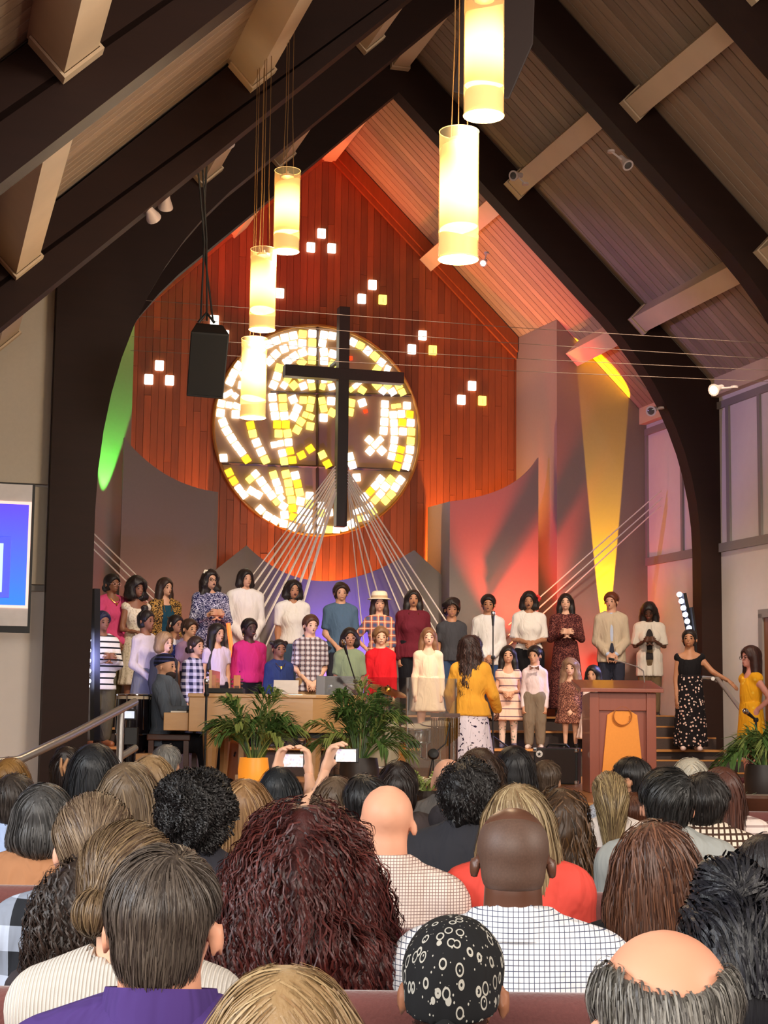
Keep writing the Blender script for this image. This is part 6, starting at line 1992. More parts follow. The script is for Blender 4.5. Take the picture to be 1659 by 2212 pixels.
singer('woman in a white T-shirt and black trousers, red flower in her dark bob', 1143, 1276, V3, T3, -.1, skin=SK_T, female=True, b=1.12, yaw=-.15, mouth='open', arms='waist',
       hair=dark('bob', t=.024, n=240), top=dict(name='tshirt', m=J((234, 228, 220)), sleeve=.95, hem=.53, f=.026), bottom=dict(m=J((18, 18, 22)), waist=.6, wide=.012), extra=flower((.46, -.02, .52), M_REDP, .045))
singer('woman in a long maroon floral dress with very long dark hair', 1222, 1281, V3, T3, -.15, skin=SK_P, female=True, b=1.0, yaw=-.1, pitch=-.08, arms='chest',
       hair=dark('long', t=.016, L=.26), top=dict(name='dress_bodice', m=pattern('leaf', (60, 22, 26), (142, 84, 74), 36, .55), hem=.55, f=.018), bottom=dict(name='dress_skirt', m=pattern('leaf', (56, 20, 24), (138, 80, 70), 36, .55), waist=.62, hem=.06, r0=.25))
def lapels(p, root):
    m = J((196, 206, 226))
    mb = MB()
    mb.box((0, -.105 - .02 * p.b, p.nb - .14), (.07, .01, .26))
    mb.build('shirt_front', m, root, bevel=.003)
singer('young man in a beige blazer and navy trousers, hands folded', 1320, 1278, V3 - .05, T3, -.2, skin=SK_L, b=1.04, yaw=-.3, mouth='o', arms='low',
       hair=dict(s='short', c=(88, 44, 26), c2=(130, 74, 44), t=.022, mode='side'), inner=dict(name='shirt', m=J((188, 200, 224)), hem=.6, neck='v', collar=True, f=.012, sleeve=1.98),
       top=dict(name='blazer', m=J((200, 182, 156)), sleeve=1.86, hem=.44, f=.03, opening=.035, neck='v'), bottom=dict(m=J((48, 50, 64))))
def phone_hand(p, root):
    mb = MB(); mb.box((0, -.16 * p.H, p.shz - .10 * p.H), (.075, .012, .14)); mb.build('phone', M_BLACKPLASTIC, root, bevel=.004)
singer('girl in an open white shirt with long black braids looking down', 1402, 1299, V3 - .05, T3, -.25, skin=SK_D, female=True, yaw=-.1, pitch=.35, arms='chest', b=.98,
       hair=dark('long', t=.024, L=.2, n=300), inner=dict(name='top', m=J((46, 40, 40)), sleeve=0, hem=.5, f=.012, neck='scoop'), top=dict(name='open_shirt', m=J((226, 218, 204)), sleeve=.95, hem=.36, opening=.05, f=.036, noise=0), bottom=dict(m=J((112, 92, 66))))
# ---- children in front and at the left
G2 = 'children of the choir on the lower risers'
singer('boy in a black and white striped sweater and olive trousers', 222, 1319, V1 + .1, T1, .45, skin=SK_M, yaw=.15, arms='chest', hair=dict(s='short', c=(26, 26, 46), c2=(60, 60, 100), t=.02), mouth='closed', b=1.1, group=G2,
       top=dict(name='sweater', m=pattern('stripe', (232, 226, 220), (28, 28, 34), 15, .28), hem=.42, f=.03), bottom=dict(m=J((88, 82, 62)), wide=.01), shoes=(146, 90, 50))
singer('girl with a high bun in a cream cardigan and long grey skirt', 318, 1318, V1, T1, .75, skin=SK_M, female=True, yaw=.2, mouth='o', arms='low', b=.9, over=.0, group=G2,
       hair=dark('bun', t=.012), top=dict(name='cardigan', m=J((214, 202, 208)), hem=.53, neck='v', f=.016), bottom=dict(name='skirt', m=J((122, 124, 134)), waist=.58, hem=.08, r0=.24))
singer('child with blond shaggy hair in a charcoal hoodie behind the pianist', 357, 1364, V1 - .15, T1, .6, skin=SK_P, yaw=.25, mouth='open', group=G2,
       hair=dict(s='bob', c=(136, 104, 72), c2=(196, 164, 124), t=.022, n=260), top=dict(name='hoodie', m=J((52, 52, 58)), hem=.46, f=.026), bottom=dict(m=J((50, 52, 62))))
singer('girl with a white headband and navy dress over a white T-shirt', 381, 1328, V2, T2, .5, skin=SK_T, female=True, yaw=.25, mouth='o', group=G2, arms='down', b=.92,
       hair=dark('lowbun', t=.014), inner=dict(name='tshirt', m=J((226, 222, 226)), sleeve=.7, hem=.6, f=.014), top=dict(name='dress_bodice', m=pattern('floral', (30, 40, 104), (90, 110, 180), 36, .3), sleeve=0, hem=.56, neck='strap', f=.022),
       bottom=dict(name='dress_skirt', m=pattern('floral', (30, 40, 104), (90, 110, 180), 36, .3), hem=.3, r0=.2), extra=headband(M_CREAM, r=.006))
singer('boy with short brown hair half hidden behind the girl in navy plaid', 411, 1336, V2 - .05, T2, .4, skin=SK_L, yaw=.3, group=G2,
       hair=dict(s='short', c=DBR, c2=(96, 66, 48), t=.02), top=dict(name='shirt', m=J((150, 120, 150)), sleeve=.7, hem=.47, f=.02), bottom=dict(m=J((60, 60, 70))))
singer('girl in a navy and white plaid shirt with hair pulled back', 425, 1374, V1 - .1, T1, .5, skin=SK_L, female=True, yaw=.35, group=G2, b=1.02,
       hair=dict(s='lowbun', c=DBR, c2=(80, 58, 50), t=.012), top=dict(name='shirt', m=pattern('plaid', (34, 34, 66), (196, 192, 214), 14, .4), hem=.45, neck='v', collar=True, f=.02), bottom=dict(m=J((36, 36, 44))))
singer('girl with long straight black hair in a pale lilac top', 470, 1346, V1 + .1, T1, .4, skin=SK_L, female=True, yaw=.3, mouth='o', group=G2, b=.92,
       hair=dark('long', t=.016, L=.34), top=dict(name='top', m=J((206, 188, 208)), sleeve=.5, hem=.5, f=.016), bottom=dict(m=J((36, 32, 40))))
singer('girl in a magenta cardigan and black skirt with short dark hair', 540, 1335, V1 + .05, T1, .25, skin=(74, 48, 40), female=True, yaw=.25, group=G2, b=1.12, arms='down',
       hair=dark('cap', t=.016), inner=dict(name='top', m=J((40, 34, 44)), sleeve=0, hem=.6, f=.012), top=dict(name='cardigan', m=J((190, 40, 110)), hem=.5, neck='v', f=.024), bottom=dict(m=J((24, 22, 28))), extra=earrings)
singer('child with two pigtails in a navy shirt', 604, 1381, V1 - .1, T1, .15, skin=SK_M, yaw=.15, group=G2, b=1.1, female=False, arms='down',
       hair=dark('cap', t=.012, after=lambda g, p: [g.ell(p.hpt(sd * .42, .1, .72), np.array((.14, .14, .14)) * p.hh, .01) for sd in (-1, 1)]), top=dict(name='shirt', m=J((40, 54, 100)), sleeve=1.1, hem=.44, neck='v', collar=True, f=.026), bottom=dict(m=J((30, 32, 46))), extra=necklace(M_GOLD, .05))
singer('boy in a short sleeved brown and white plaid shirt and khaki trousers', 672, 1327, V1 + .05, T1, .1, skin=SK_P, yaw=.2, group=G2, arms='low', mouth='o',
       hair=dict(s='short', c=(70, 44, 32), c2=(120, 82, 58), t=.022, mode='side'), top=dict(name='shirt', m=pattern('plaid', (66, 58, 78), (214, 206, 212), 17, .4, (120, 90, 90)), sleeve=.85, hem=.42, neck='v', collar=True, f=.026), bottom=dict(m=J((170, 136, 98))))
singer('child in glasses and a sage green polo shirt', 756, 1355, V1 - .05, T1, .02, skin=SK_T, mouth='o', glasses=M_GLASSES_PINK, arms='low', group=G2, b=1.1, female=False,
       hair=dark('bob', t=.018), top=dict(name='polo_shirt', m=J((128, 142, 112)), sleeve=.85, hem=.46, neck='v', collar=True, f=.024), bottom=dict(m=J((50, 50, 60))))
singer('boy in a bright red button shirt', 823, 1352, V1, T1, 0, skin=SK_P, group=G2, arms='down',
       hair=dict(s='short', c=(120, 84, 56), c2=(176, 136, 96), t=.026, noise=.006), top=dict(name='shirt', m=J((206, 24, 36)), hem=.45, neck='v', collar=True, f=.022), bottom=dict(m=J((34, 36, 52))))
singer('girl in a cream long sleeved dress with long brown hair', 926, 1355, V1 + .05, T1, -.05, skin=SK_P, female=True, group=G2, arms='down', mouth='o', b=.95,
       hair=dict(s='long', c=(112, 76, 50), c2=(160, 116, 80), t=.012, L=.14), top=dict(name='dress_bodice', m=J((234, 206, 176)), hem=.57, f=.016, neck='scoop'), bottom=dict(name='dress_skirt', m=J((234, 206, 176)), waist=.6, hem=.3, r0=.2))
STR = pattern('stripe', (238, 196, 176), (110, 84, 96), 11, .14)
singer('girl in a striped peach dress and patterned tights with long dark hair', 1098, 1394, V1, T1, -.15, skin=SK_L, female=True, group=G2, arms='waist', yaw=-.05, b=.95,
       hair=dark('long', t=.014, L=.2), top=dict(name='dress_bodice', m=STR, sleeve=.35, hem=.57, f=.016, neck='scoop'), bottom=dict(name='dress_skirt', m=STR, waist=.6, hem=.27, r0=.2),
       shoes=(88, 84, 112), extra=lambda p, root: obj('tights', np_mesh('tights', *(lambda g: (p.legs(g, .008, .012, .98, feet=False), g.mesh())[1])(Grid(axis(-.2, .2, .013), axis(-.12, .12, .013), axis(0, p.z(.5), .013))), pattern('floral', (226, 196, 180), (120, 130, 110), 30, .3)), root))
def bowtie(p, root):
    mb = MB()
    y = -.115
    for sd in (-1, 1):
        mb.add([(0, y, p.nb - .005), (sd * .055, y, p.nb + .02), (sd * .055, y, p.nb - .035), (0, y - .02, p.nb - .008), (sd * .055, y - .02, p.nb + .02), (sd * .055, y - .02, p.nb - .035)], [(0, 1, 2), (3, 5, 4), (0, 3, 4, 1), (1, 4, 5, 2), (2, 5, 3, 0)])
    mb.build('bow_tie', pattern('leaf', (70, 40, 34), (150, 110, 96), 60, .5), root)
singer('boy in a pale pink shirt with a bow tie and grey trousers', 1155, 1394, V1 - .02, T1, -.25, skin=SK_L, group=G2, arms='down', yaw=-.3, b=1.02,
       hair=dark('short', t=.024, mode='side'), top=dict(name='shirt', m=J((226, 206, 208)), hem=.52, neck='crew', collar=True, f=.016), bottom=dict(m=J((126, 112, 96)), waist=.57, wide=.012), shoes=(214, 196, 190), extra=bowtie)
FLR = pattern('leaf', (84, 46, 40), (186, 128, 104), 50, .55)
singer('small girl in a brown floral dress with wavy light hair and black boots', 1232, 1421, V1 - .1, T1, -.25, skin=SK_P, female=True, group=G2, arms=('down', 'low'), yaw=-.1, b=1.0,
       hair=dict(s='long', c=(120, 88, 66), c2=(190, 156, 124), t=.026, L=.16, w=1.2, noise=.008, n=300, wave=.005), top=dict(name='dress_bodice', m=FLR, hem=.56, f=.018), bottom=dict(name='dress_skirt', m=FLR, waist=.6, hem=.28, r0=.19), shoes=(20, 20, 22), boot=.06)
singer('small girl in a white dress with long dark hair beside the lectern', 1281, 1436, V1 - .15, T1, -.3, skin=SK_L, female=True, group=G2, arms='down', yaw=-.3, b=.95,
       hair=dark('long', t=.018, L=.16, w=1.15), top=dict(name='dress_bodice', m=J((236, 216, 210)), sleeve=.5, hem=.57, f=.014, neck='scoop'), bottom=dict(name='dress_skirt', m=J((238, 214, 206)), waist=.6, hem=.12, r0=.2), shoes=(230, 214, 206))
# ================================================================== conductor, pianist and the two women at the right
P = at_d(1017, 1371, 16.9)
def cond_skirt_extra(p, root): pass
person('conductor seen from behind in a marigold jacket and white printed skirt, long dark curls', (P.x, P.y, ZS), math.pi - .25, H=P.z - ZS - .03, hh=.225, skin=SK_M, female=True, b=1.12, yaw=-.35, arms=('out', 'out'),
       hair=dict(s='curlylong', c=(40, 28, 28), c2=(92, 64, 56), t=.03, L=.50, w=.62, noise=.008, n=900, wave=.006, wf=110, sl=.34, steps=14, r=.0035), top=dict(name='jacket', m=cloth((250, 178, 64)), hem=.46, f=.03, neck='crew', flare=.03),
       bottom=dict(name='skirt', m=pattern('leaf', (240, 228, 240), (44, 30, 60), 13, .63), waist=.56, hem=.05, r0=.27), face=True, res=.9)
P = at_d(1489, 1358, 19.3)
def necklace0(p, root): pass
FB = pattern('floral', (20, 16, 20), (214, 168, 152), 26, .30, (226, 206, 196))
person('young woman in a black top and long black floral skirt, hand on the rail', (P.x, P.y, T1), -.1, H=P.z - T1 - .015, hh=.222, skin=SK_T, female=True, b=1.05, yaw=-.2, pitch=-.12, arms=('down', 'rail'),
       hair=dark('lowbun', t=.014), top=dict(name='camisole', m=cloth((18, 16, 20)), sleeve=0, hem=.6, neck='strap', f=.014), bottom=dict(name='skirt', m=FB, waist=.63, hem=.03, r0=.2, folds=7), shoes=(220, 196, 190), hands=(.25, .25))
P = at_d(1619, 1394, 17.6)
person('woman in a yellow sleeveless dress and dark boots with one hand on her hip', (P.x, P.y, ZS), -1.25, H=P.z - ZS - .02, hh=.228, skin=(216, 150, 136), female=True, b=1.02, arms=('hip', 'hip'), glasses=M_GLASSES_DARK,
       hair=dict(s='long', c=(46, 26, 24), c2=(90, 54, 46), t=.02, L=.24, n=300), top=dict(name='dress_bodice', m=pattern('floral', (240, 172, 32), (246, 196, 70), 14, .2), sleeve=0, hem=.55, f=.02, neck='scoop'),
       bottom=dict(name='dress_skirt', m=pattern('floral', (240, 172, 32), (246, 196, 70), 14, .2), waist=.6, hem=.3, r0=.19, folds=5), shoes=(92, 40, 46), boot=.22)
# pianist: seated in profile, denim jacket, beanie, beard
P = at_d(362, 1413, 16.1)
def beanie(p, root):
    g = Grid(axis(-.2, .2, .009), axis(-.22, .24, .009), axis(p.hp[2] + .2 * p.hh, p.zt + .08, .009))
    g.ell(p.hpt(0, .05, .54), np.array((.40, .47, .42)) * p.hh, .01, M=p.R.T)
    nrm = p.R @ np.array((0, .25, 1)); g.clip(nrm, float(nrm @ p.hpt(0, 0, .50)))
    V, Q = g.mesh(); obj('beanie', np_mesh('beanie', V, Q, pattern('stripe', (26, 28, 48), (84, 92, 160), 26, .18)), root)
    g = Grid(axis(-.12, .12, .008), axis(-.18, .08, .008), axis(p.hp[2] - .09, p.hp[2] + .3 * p.hh, .008))
    g.ell(p.hpt(0, -.20, .04), np.array((.25, .26, .19)) * p.hh, .01, M=p.R.T); g.ell(p.hpt(0, -.26, -.06), np.array((.15, .17, .14)) * p.hh, .02, M=p.R.T)
    g.ell(p.hpt(0, -.32, .30), np.array((.30, .30, .16)) * p.hh, .01, '-', M=p.R.T)
    V, Q = g.mesh(); obj('beard', np_mesh('beard', V, Q, plain('beard', (44, 30, 28), .8, var=.3, scale=200)), root)
person('bearded pianist in a denim jacket and beanie seated at the piano', (P.x, P.y, ZS), 1.35, H=1.72, zt=P.z - ZS - .01, hh=.235, skin=SK_L, sit=True, b=1.08, arms='piano', yaw=-.1, pitch=-.05,
       hair=None, top=dict(name='denim_jacket', m=cloth((94, 104, 118)), hem=.48, f=.03, neck='crew', collar=True), bottom=dict(m=cloth((26, 26, 32))), extra=beanie, hands=(.25, .25))
# ================================================================== pews
M_PEWCLOTH = plain('mauve_pew_cloth', (104, 56, 52), .9, var=.2, scale=120, bump=.2, sheen=.3)
M_PEWWOOD = wood('dark_pew_wood', (72, 40, 32), (50, 28, 22), .4, 'X', 0, 2)
PEWS = [(2.62, 'nearest the rear, behind the man in the purple polo'), (3.36, 'behind the woman with long red curls'), (4.30, 'behind the bald man in the fine check shirt'), (5.20, 'behind the woman in the camel sweater'),
        (6.05, 'behind the man in brown gingham'), (6.90, 'behind the blond ponytail'), (7.75, 'in front of the red haired woman at the right'), (8.62, 'behind the white haired head'), (9.5, 'at the very front by the stage')]
def rolled(mb, x0, x1, y, z0, z1, th, n=10):
    prof = [(th / 2 * math.cos(a), z1 - th / 2 + th / 2 * math.sin(a)) for a in np.linspace(0, math.pi, n)]
    prof = [(th / 2, z0)] + prof + [(-th / 2, z0)]
    mb.prism(prof, lambda p, t: Vector((t, y + p[0], p[1])), x0, x1)
for d, where in PEWS:
    wx = .33 * d + .25
    o = thing('church_pew', 'pew with mauve upholstered back ' + where, 'pew', (0, d, 0))
    mb = MB(); rolled(mb, -wx, wx, 0, .70, .935, .085); mb.build('back_cushion', M_PEWCLOTH, o, smooth=True, angle=40)
    mb = MB(); mb.box((0, -.0, .40), (2 * wx, .05, .60)); mb.build('back_board', M_PEWWOOD, o)
    mb = MB(); mb.box((0, .24, .40), (2 * wx, .44, .05)); mb.build('seat_board', M_PEWWOOD, o)
    mb = MB(); mb.box((0, .25, .445), (2 * wx, .42, .06)); mb.build('seat_cushion', M_PEWCLOTH, o, bevel=.02)
    mb = MB(); mb.box((0, -.06, .665), (2 * wx, .08, .02)); mb.box((0, -.095, .72), (2 * wx, .012, .12)); mb.build('book_rack', M_PEWWOOD, o)
    k = 0
    for q in np.arange(-wx + .1, wx, 1.6):
        mb = MB(); mb.box((q, .14, .19), (.05, .3, .38)); mb.build('pew_support', M_PEWWOOD, o)
# ================================================================== the congregation, seen from behind
GA = 'seated congregation seen from behind'
def sitter(label, x, y, d, w=None, turn=0, **k):
    hr = k.get('hair') or {}
    t = hr.get('t', 0.0) if hr.get('s') not in ('rim', 'buzz') else hr.get('t', 0) * .5
    if hr and d > 3.3 and hr['s'] not in ('rim',) and not hr.get('keep'):
        hr['t'] = hr.get('t', .014) * .7; t = hr['t']
    P = at_d(x, y, d)
    ex = k.pop('over', 0)
    k['H'] = k.get('H', 1.72) * .98
    k['hh'] = k.get('hh', .232) * .89
    k.setdefault('arms', 'lap')
    k.setdefault('face', d > 5.9 and False)
    k.setdefault('res', 1.35 if d > 5.9 else 1.15 if d > 4.4 else .85)
    k.setdefault('hands', (None, None) if d > 0 else (.9, .9))
    k.setdefault('hands', None)
    # facing the stage: away from the camera, a little to the right
    az = math.atan2(P.x, P.y)
    return person(label, (P.x, P.y, 0), math.pi - .06 + turn, zt=P.z - t - ex, sit=True, lo_z=.0, group=GA, shoes=None if d > 0 else (40, 34, 34), bottom=k.pop('bottom', dict(m=cloth((52, 52, 60)))), **k)
def shirt(m, **k):
    q = dict(name='shirt', m=m, hem=.44, f=.03, neck='crew', sleeve=2.0, collar=True); q.update(k); return q
def knit(m, **k):
    q = dict(name='sweater', m=m, hem=.44, f=.026, neck='crew', sleeve=2.0); q.update(k); return q
def fine(s, c, c2, **k):
    """near hair: many thin strands"""
    c, c2 = tuple(int(x * .9) for x in c), tuple(int(x * .76) for x in c2)
    q = dict(s=s, c=c, c2=c2, base=.35, t=.012, n=2900, r=.0013, sl=.06, steps=6, mode='crown', h=.0085, lift=.005, rough=.4); q.update(k)
    if s in ('short', 'rim', 'cap'): q.setdefault('region', lambda p: (lambda V: V[:, 2] > p.hpt(0, .3, .20)[2]))
    return q
def mid(s, c, c2, **k):
    c, c2 = tuple(int(x * .9) for x in c), tuple(int(x * .78) for x in c2)
    q = dict(s=s, c=c, c2=c2, base=.35, t=.014, n=1300, r=.0019, sl=.10, steps=5, mode='fall', h=.0115, lift=.006, rough=.4); q.update(k); q['n'] = int(q['n'] * .48); q['r'] = max(q['r'], .0021)
    if s in ('short', 'rim', 'cap'): q['sl'] = .05; q.setdefault('region', lambda p: (lambda V: V[:, 2] > p.hpt(0, .3, .20)[2]))
    return q
def collar_band(mat, k=1.0):
    def f(p, root):
        mb = MB(); vs, fs = [], []
        n = 28
        prof = ((.40, -.005), (.385, .035), (.355, .062), (.335, .060), (.33, .0))
        for r, z in prof:
            for i in range(n):
                a = 2 * math.pi * i / n
                vs.append((r * p.hh * k * math.sin(a), .018 + r * p.hh * k * math.cos(a), p.nb + z + .012 * math.cos(a)))
        for j in range(len(prof) - 1):
            for i in range(n):
                fs.append((j * n + i, j * n + (i + 1) % n, (j + 1) * n + (i + 1) % n, (j + 1) * n + i))
        mb.add(vs, fs)
        mb.build('collar', mat, root, smooth=True, angle=60)
    return f
GREYBR = (70, 58, 50)
# -- rear rows
def bald_top(p):
    return None
sitter('balding man with grey sides and a bare pink crown', 1442, 2004, 1.95, skin=(214, 150, 120), hh=.262, H=1.78, b=1.1, pitch=.42,
       hair=fine('rim', (66, 62, 58), (176, 170, 160), t=.008, n=3800, sl=.045, mode='crown', region=lambda p: (lambda V: (V[:, 2] > p.hpt(0, .3, .15)[2]) & (np.linalg.norm((V - p.hpt(0, .04, .88)) / (np.array((.34, .45, .37)) * p.hh), axis=1) > 1) & (np.linalg.norm((V - p.hpt(0, .34, .74)) / (np.array((.26, .32, .30)) * p.hh), axis=1) > 1))), top=shirt(cloth((70, 74, 84))))
sitter('blond head low at the rear, only the crown and parting showing', 622, 2088, 2.05, skin=SK_P, female=True, hh=.225, H=1.6, yaw=.0,
       hair=fine('long', (150, 116, 76), (222, 190, 140), t=.016, L=.22, sl=.25, steps=9, mode='fall', n=4200), top=knit(cloth((120, 110, 110))))
sitter('man with thick swept grey brown hair in a purple polo shirt', 362, 1832, 2.42, skin=(214, 152, 122), hh=.242, H=1.8, b=1.12, shk=1.44, yaw=-.03,
       hair=fine('short', (50, 41, 36), (128, 114, 100), t=.006, lift=.004, n=6500, sl=.06, r=.0011, mode='crown', part=-.12), top=shirt(cloth((70, 48, 112)), f=.03, collar=False), extra=collar_band(cloth((70, 48, 112)), 1.05))
def bandana(p, root):
    g = Grid(axis(-.19, .19, .006), axis(-.2, .24, .006), axis(p.hp[2] - .03, p.zt + .06, .006))
    g.ell(p.hpt(0, .04, .51), np.array((.385, .465, .41)) * p.hh, .01, M=p.R.T)
    g.ell(p.hpt(0, .17, .27), np.array((.34, .30, .30)) * p.hh, .02, M=p.R.T)
    n_ = p.R @ np.array((0, .42, 1.)); g.clip(n_, float(n_ @ p.hpt(0, .0, .33)))
    g.noise(.003, 40, 4)
    V, Q = g.mesh(); obj('headscarf', np_mesh('headscarf', V, Q, pattern('petal', (22, 22, 24), (170, 166, 156), 46, .30)), root)
    mb = MB(); c = p.hpt(0, .50, .12)
    for sd in (-1, 1):
        mb.tube([c, c + np.array((sd * .02, .02, -.05)), c + np.array((sd * .035, .012, -.12))], [.014, .02, .006], 8, squash=.4)
    mb.lathe([(.004, -.018), (.02, -.01), (.022, .008), (.006, .018)], 10, Matrix.Translation(Vector(c)))
    mb.build('scarf_knot', pattern('petal', (22, 22, 24), (170, 166, 156), 46, .30), root, smooth=True)
sitter('woman in a black headscarf printed with pale leaves', 980, 1990, 2.98, skin=(150, 98, 70), female=True, hh=.27, H=1.64, yaw=-.1, pitch=.12,
       hair=fine('short', (40, 26, 22), (86, 52, 42), t=.003, n=700, sl=.05, wave=.004, wf=120, region=lambda p: (lambda V: V[:, 2] < p.hpt(0, .3, .16)[2])), top=shirt(pattern('leaf', (206, 216, 232), (120, 140, 180), 40, .62)), extra=bandana)
sitter('woman in a ribbed cream sweater with brown hair in a low knot', 286, 1779, 3.08, skin=SK_P, female=True, hh=.225, H=1.7, b=1.04, shk=1.55, yaw=-.35,
       hair=fine('lowbun', (72, 52, 38), (176, 146, 106), t=.014, n=3600, sl=.11, steps=7, mode='back', r=.0012), top=knit(rib((216, 208, 198)), f=.028))
sitter('woman with a great mass of long dark red curls', 662, 1738, 3.75, skin=(196, 132, 108), female=True, hh=.232, H=1.7, b=1.08,
       hair=fine('curlylong', (44, 15, 15), (120, 52, 46), t=.03, keep=1, L=.30, w=2.0, n=4600, r=.0023, sl=.26, steps=16, mode='fall', wave=.006, wf=95, noise=.018, nf=34, lift=.022, spread=1.2,
                 after=lambda g, p: [g.ell((0, p.hp[1] + .09, p.hp[2] - .16), (.215, .12, .22), .06), g.ell((0, p.hp[1] + .08, p.hp[2] - .02), (.128, .13, .17), .06)]), top=knit(cloth((150, 70, 80))))
sitter('bald dark skinned man in a white shirt with a fine dark grid', 1108, 1747, 3.6, skin=(88, 56, 42), hh=.252, H=1.86, b=1.18, sw=1.08, shk=1.5,
       hair=None, top=shirt(pattern('grid', (226, 226, 230), (70, 76, 100), 92, .14), f=.03), seed=77,
       extra=lambda p, root: (collar_band(pattern('grid', (226, 226, 230), (70, 76, 100), 92, .14), 1.1)(p, root), obj('stubble', (lambda g: (g.ell(p.hpt(0, .04, .50), np.array((.349, .429, .379)) * p.hh, .012), g.ell(p.hpt(0, .12, .27), np.array((.31, .31, .30)) * p.hh, .012), g.ell(p.hpt(0, -.2, .92), np.array((.36, .46, .30)) * p.hh, .03, '-'), g.ell(p.hpt(0, -.5, .2), np.array((.5, .42, .6)) * p.hh, .02, '-'), g.ell(p.hpt(0, .0, -.18), np.array((.6, .8, .28)) * p.hh, .02, '-'), np_mesh('stubble', *g.mesh(), plain('grey_stubble', (86, 62, 50), .55, var=.35, scale=240)))[-1])(Grid(axis(-.14, .14, .007), axis(-.16, .2, .007), axis(p.hp[2], p.zt + .03, .007))), root)))
sitter('woman with very black braids tied up in a bun', 1575, 1918, 3.1, skin=(98, 62, 50), female=True, hh=.205, H=1.5, pitch=.1,
       hair=fine('bun', (14, 14, 18), (46, 46, 56), t=.022, w=1.5, n=1500, r=.0030, sl=.16, steps=9, wave=.004, wf=60, lift=.012, mode='back',
                 after=lambda g, p: [g.ell((0, p.hp[1] + .10, p.hp[2] - .02), (.085, .06, .17), .04)]), top=knit(cloth((214, 176, 170))))
MATS['skin_88_56_42'].node_tree.nodes['Principled BSDF'].inputs['Roughness'].default_value = .36
# -- middle rows
sitter('woman with long layered brown hair and a black cold shoulder top', 1416, 1777, 3.85, skin=SK_L, female=True, hh=.228, H=1.68, yaw=.05,
       hair=fine('long', (58, 34, 26), (150, 98, 70), t=.022, L=.27, w=1.25, n=3200, r=.0017, sl=.34, steps=10, wave=.004, wf=30), top=knit(cloth((22, 20, 22)), f=.016))
sitter('woman with long straight black hair at the right edge', 1652, 1803, 4.62, skin=SK_L, female=True, hh=.23, H=1.68,
       hair=fine('long', (20, 17, 19), (58, 50, 52), t=.022, L=.3, w=1.2, n=1800, r=.0018, sl=.34, steps=8), top=knit(cloth((60, 60, 66))))
sitter('bald fair man in a pinkish shirt with a fine check', 838, 1698, 4.7, skin=(222, 160, 130), hh=.24, H=1.8, b=1.1, shk=1.5, hair=None, top=shirt(pattern('grid', (226, 208, 198), (140, 112, 106), 120, .22), f=.028), extra=collar_band(pattern('grid', (226, 208, 198), (140, 112, 106), 120, .22), 1.0))
sitter('woman in a coral top with streaked blond hair', 1120, 1695, 4.75, skin=SK_P, female=True, hh=.235, H=1.66, b=1.08,
       hair=fine('long', (120, 92, 62), (232, 206, 156), t=.022, L=.24, w=1.1, n=2800, r=.0017, sl=.3, steps=8), top=knit(cloth((222, 78, 66))))
sitter('man with tight black curls in a charcoal shirt', 428, 1677, 4.7, skin=(182, 124, 96), hh=.24, H=1.76, b=1.04,
       hair=fine('short', (16, 14, 15), (52, 48, 48), t=.036, n=3800, r=.0022, sl=.07, steps=10, wave=.006, wf=260, noise=.014, nf=70, lift=.014, spread=2.5), top=shirt(cloth((44, 44, 52))))
sitter('man with wet looking combed brown hair in a blue and black buffalo check shirt', 208, 1717, 3.85, skin=(220, 164, 138), hh=.25, H=1.8, b=1.12, yaw=.25,
       hair=fine('short', (74, 54, 42), (178, 152, 122), t=.020, n=2800, r=.0018, sl=.11, steps=7, mode='back'), top=shirt(pattern('plaid', (176, 186, 206), (28, 30, 36), 9, .5), f=.034))
sitter('child with dark brown curls beside the woman in ribbed cream', 178, 1868, 3.6, skin=SK_M, female=True, hh=.2, H=1.3, b=.8,
       hair=fine('curlylong', (34, 25, 22), (78, 60, 50), t=.022, L=.2, n=1600, r=.002, sl=.2, steps=10, wave=.008, wf=90, noise=.01), top=knit(cloth((52, 46, 50)), f=.012))
sitter('dark haired man with a side parting in a grey green shirt', 1440, 1660, 5.5, skin=(196, 138, 110), hh=.248, H=1.8, b=1.14,
       hair=mid('short', (20, 19, 19), (56, 54, 52), t=.024, n=2600, r=.0016, mode='side'), top=shirt(cloth((150, 152, 148)), f=.03))
sitter('woman with grey streaked black hair in a camel sweater', 100, 1694, 5.5, skin=SK_L, female=True, hh=.238, H=1.62, b=1.12,
       hair=mid('bob', (30, 30, 32), (130, 128, 126), t=.026, n=2200, r=.0016, sl=.16), top=knit(cloth((176, 124, 88))))
sitter('woman with long ash brown hair in a pale pink top', 283, 1648, 5.55, skin=SK_P, female=True, hh=.235, H=1.7,
       hair=mid('long', (84, 66, 50), (170, 144, 112), t=.026, L=.2, w=1.1, n=2600, r=.0016, sl=.3, steps=8), top=knit(cloth((230, 206, 204))))
sitter('man with short black curls in a dark charcoal jacket', 1013, 1646, 5.6, skin=(164, 112, 86), hh=.25, H=1.84, b=1.18, yaw=-.2,
       hair=mid('short', (18, 16, 16), (46, 42, 42), t=.036, n=2200, wave=.005, wf=150, noise=.008, nf=70, spread=3, mode='crown'), top=shirt(cloth((44, 44, 50)), name='jacket', f=.036))
sitter('woman with long reddish blond hair', 533, 1684, 5.6, skin=SK_P, female=True, hh=.22, H=1.6, hair=mid('long', (112, 74, 44), (204, 160, 104), t=.02, L=.2, w=.95, n=2400, sl=.3, steps=8), top=knit(cloth((90, 80, 90))))
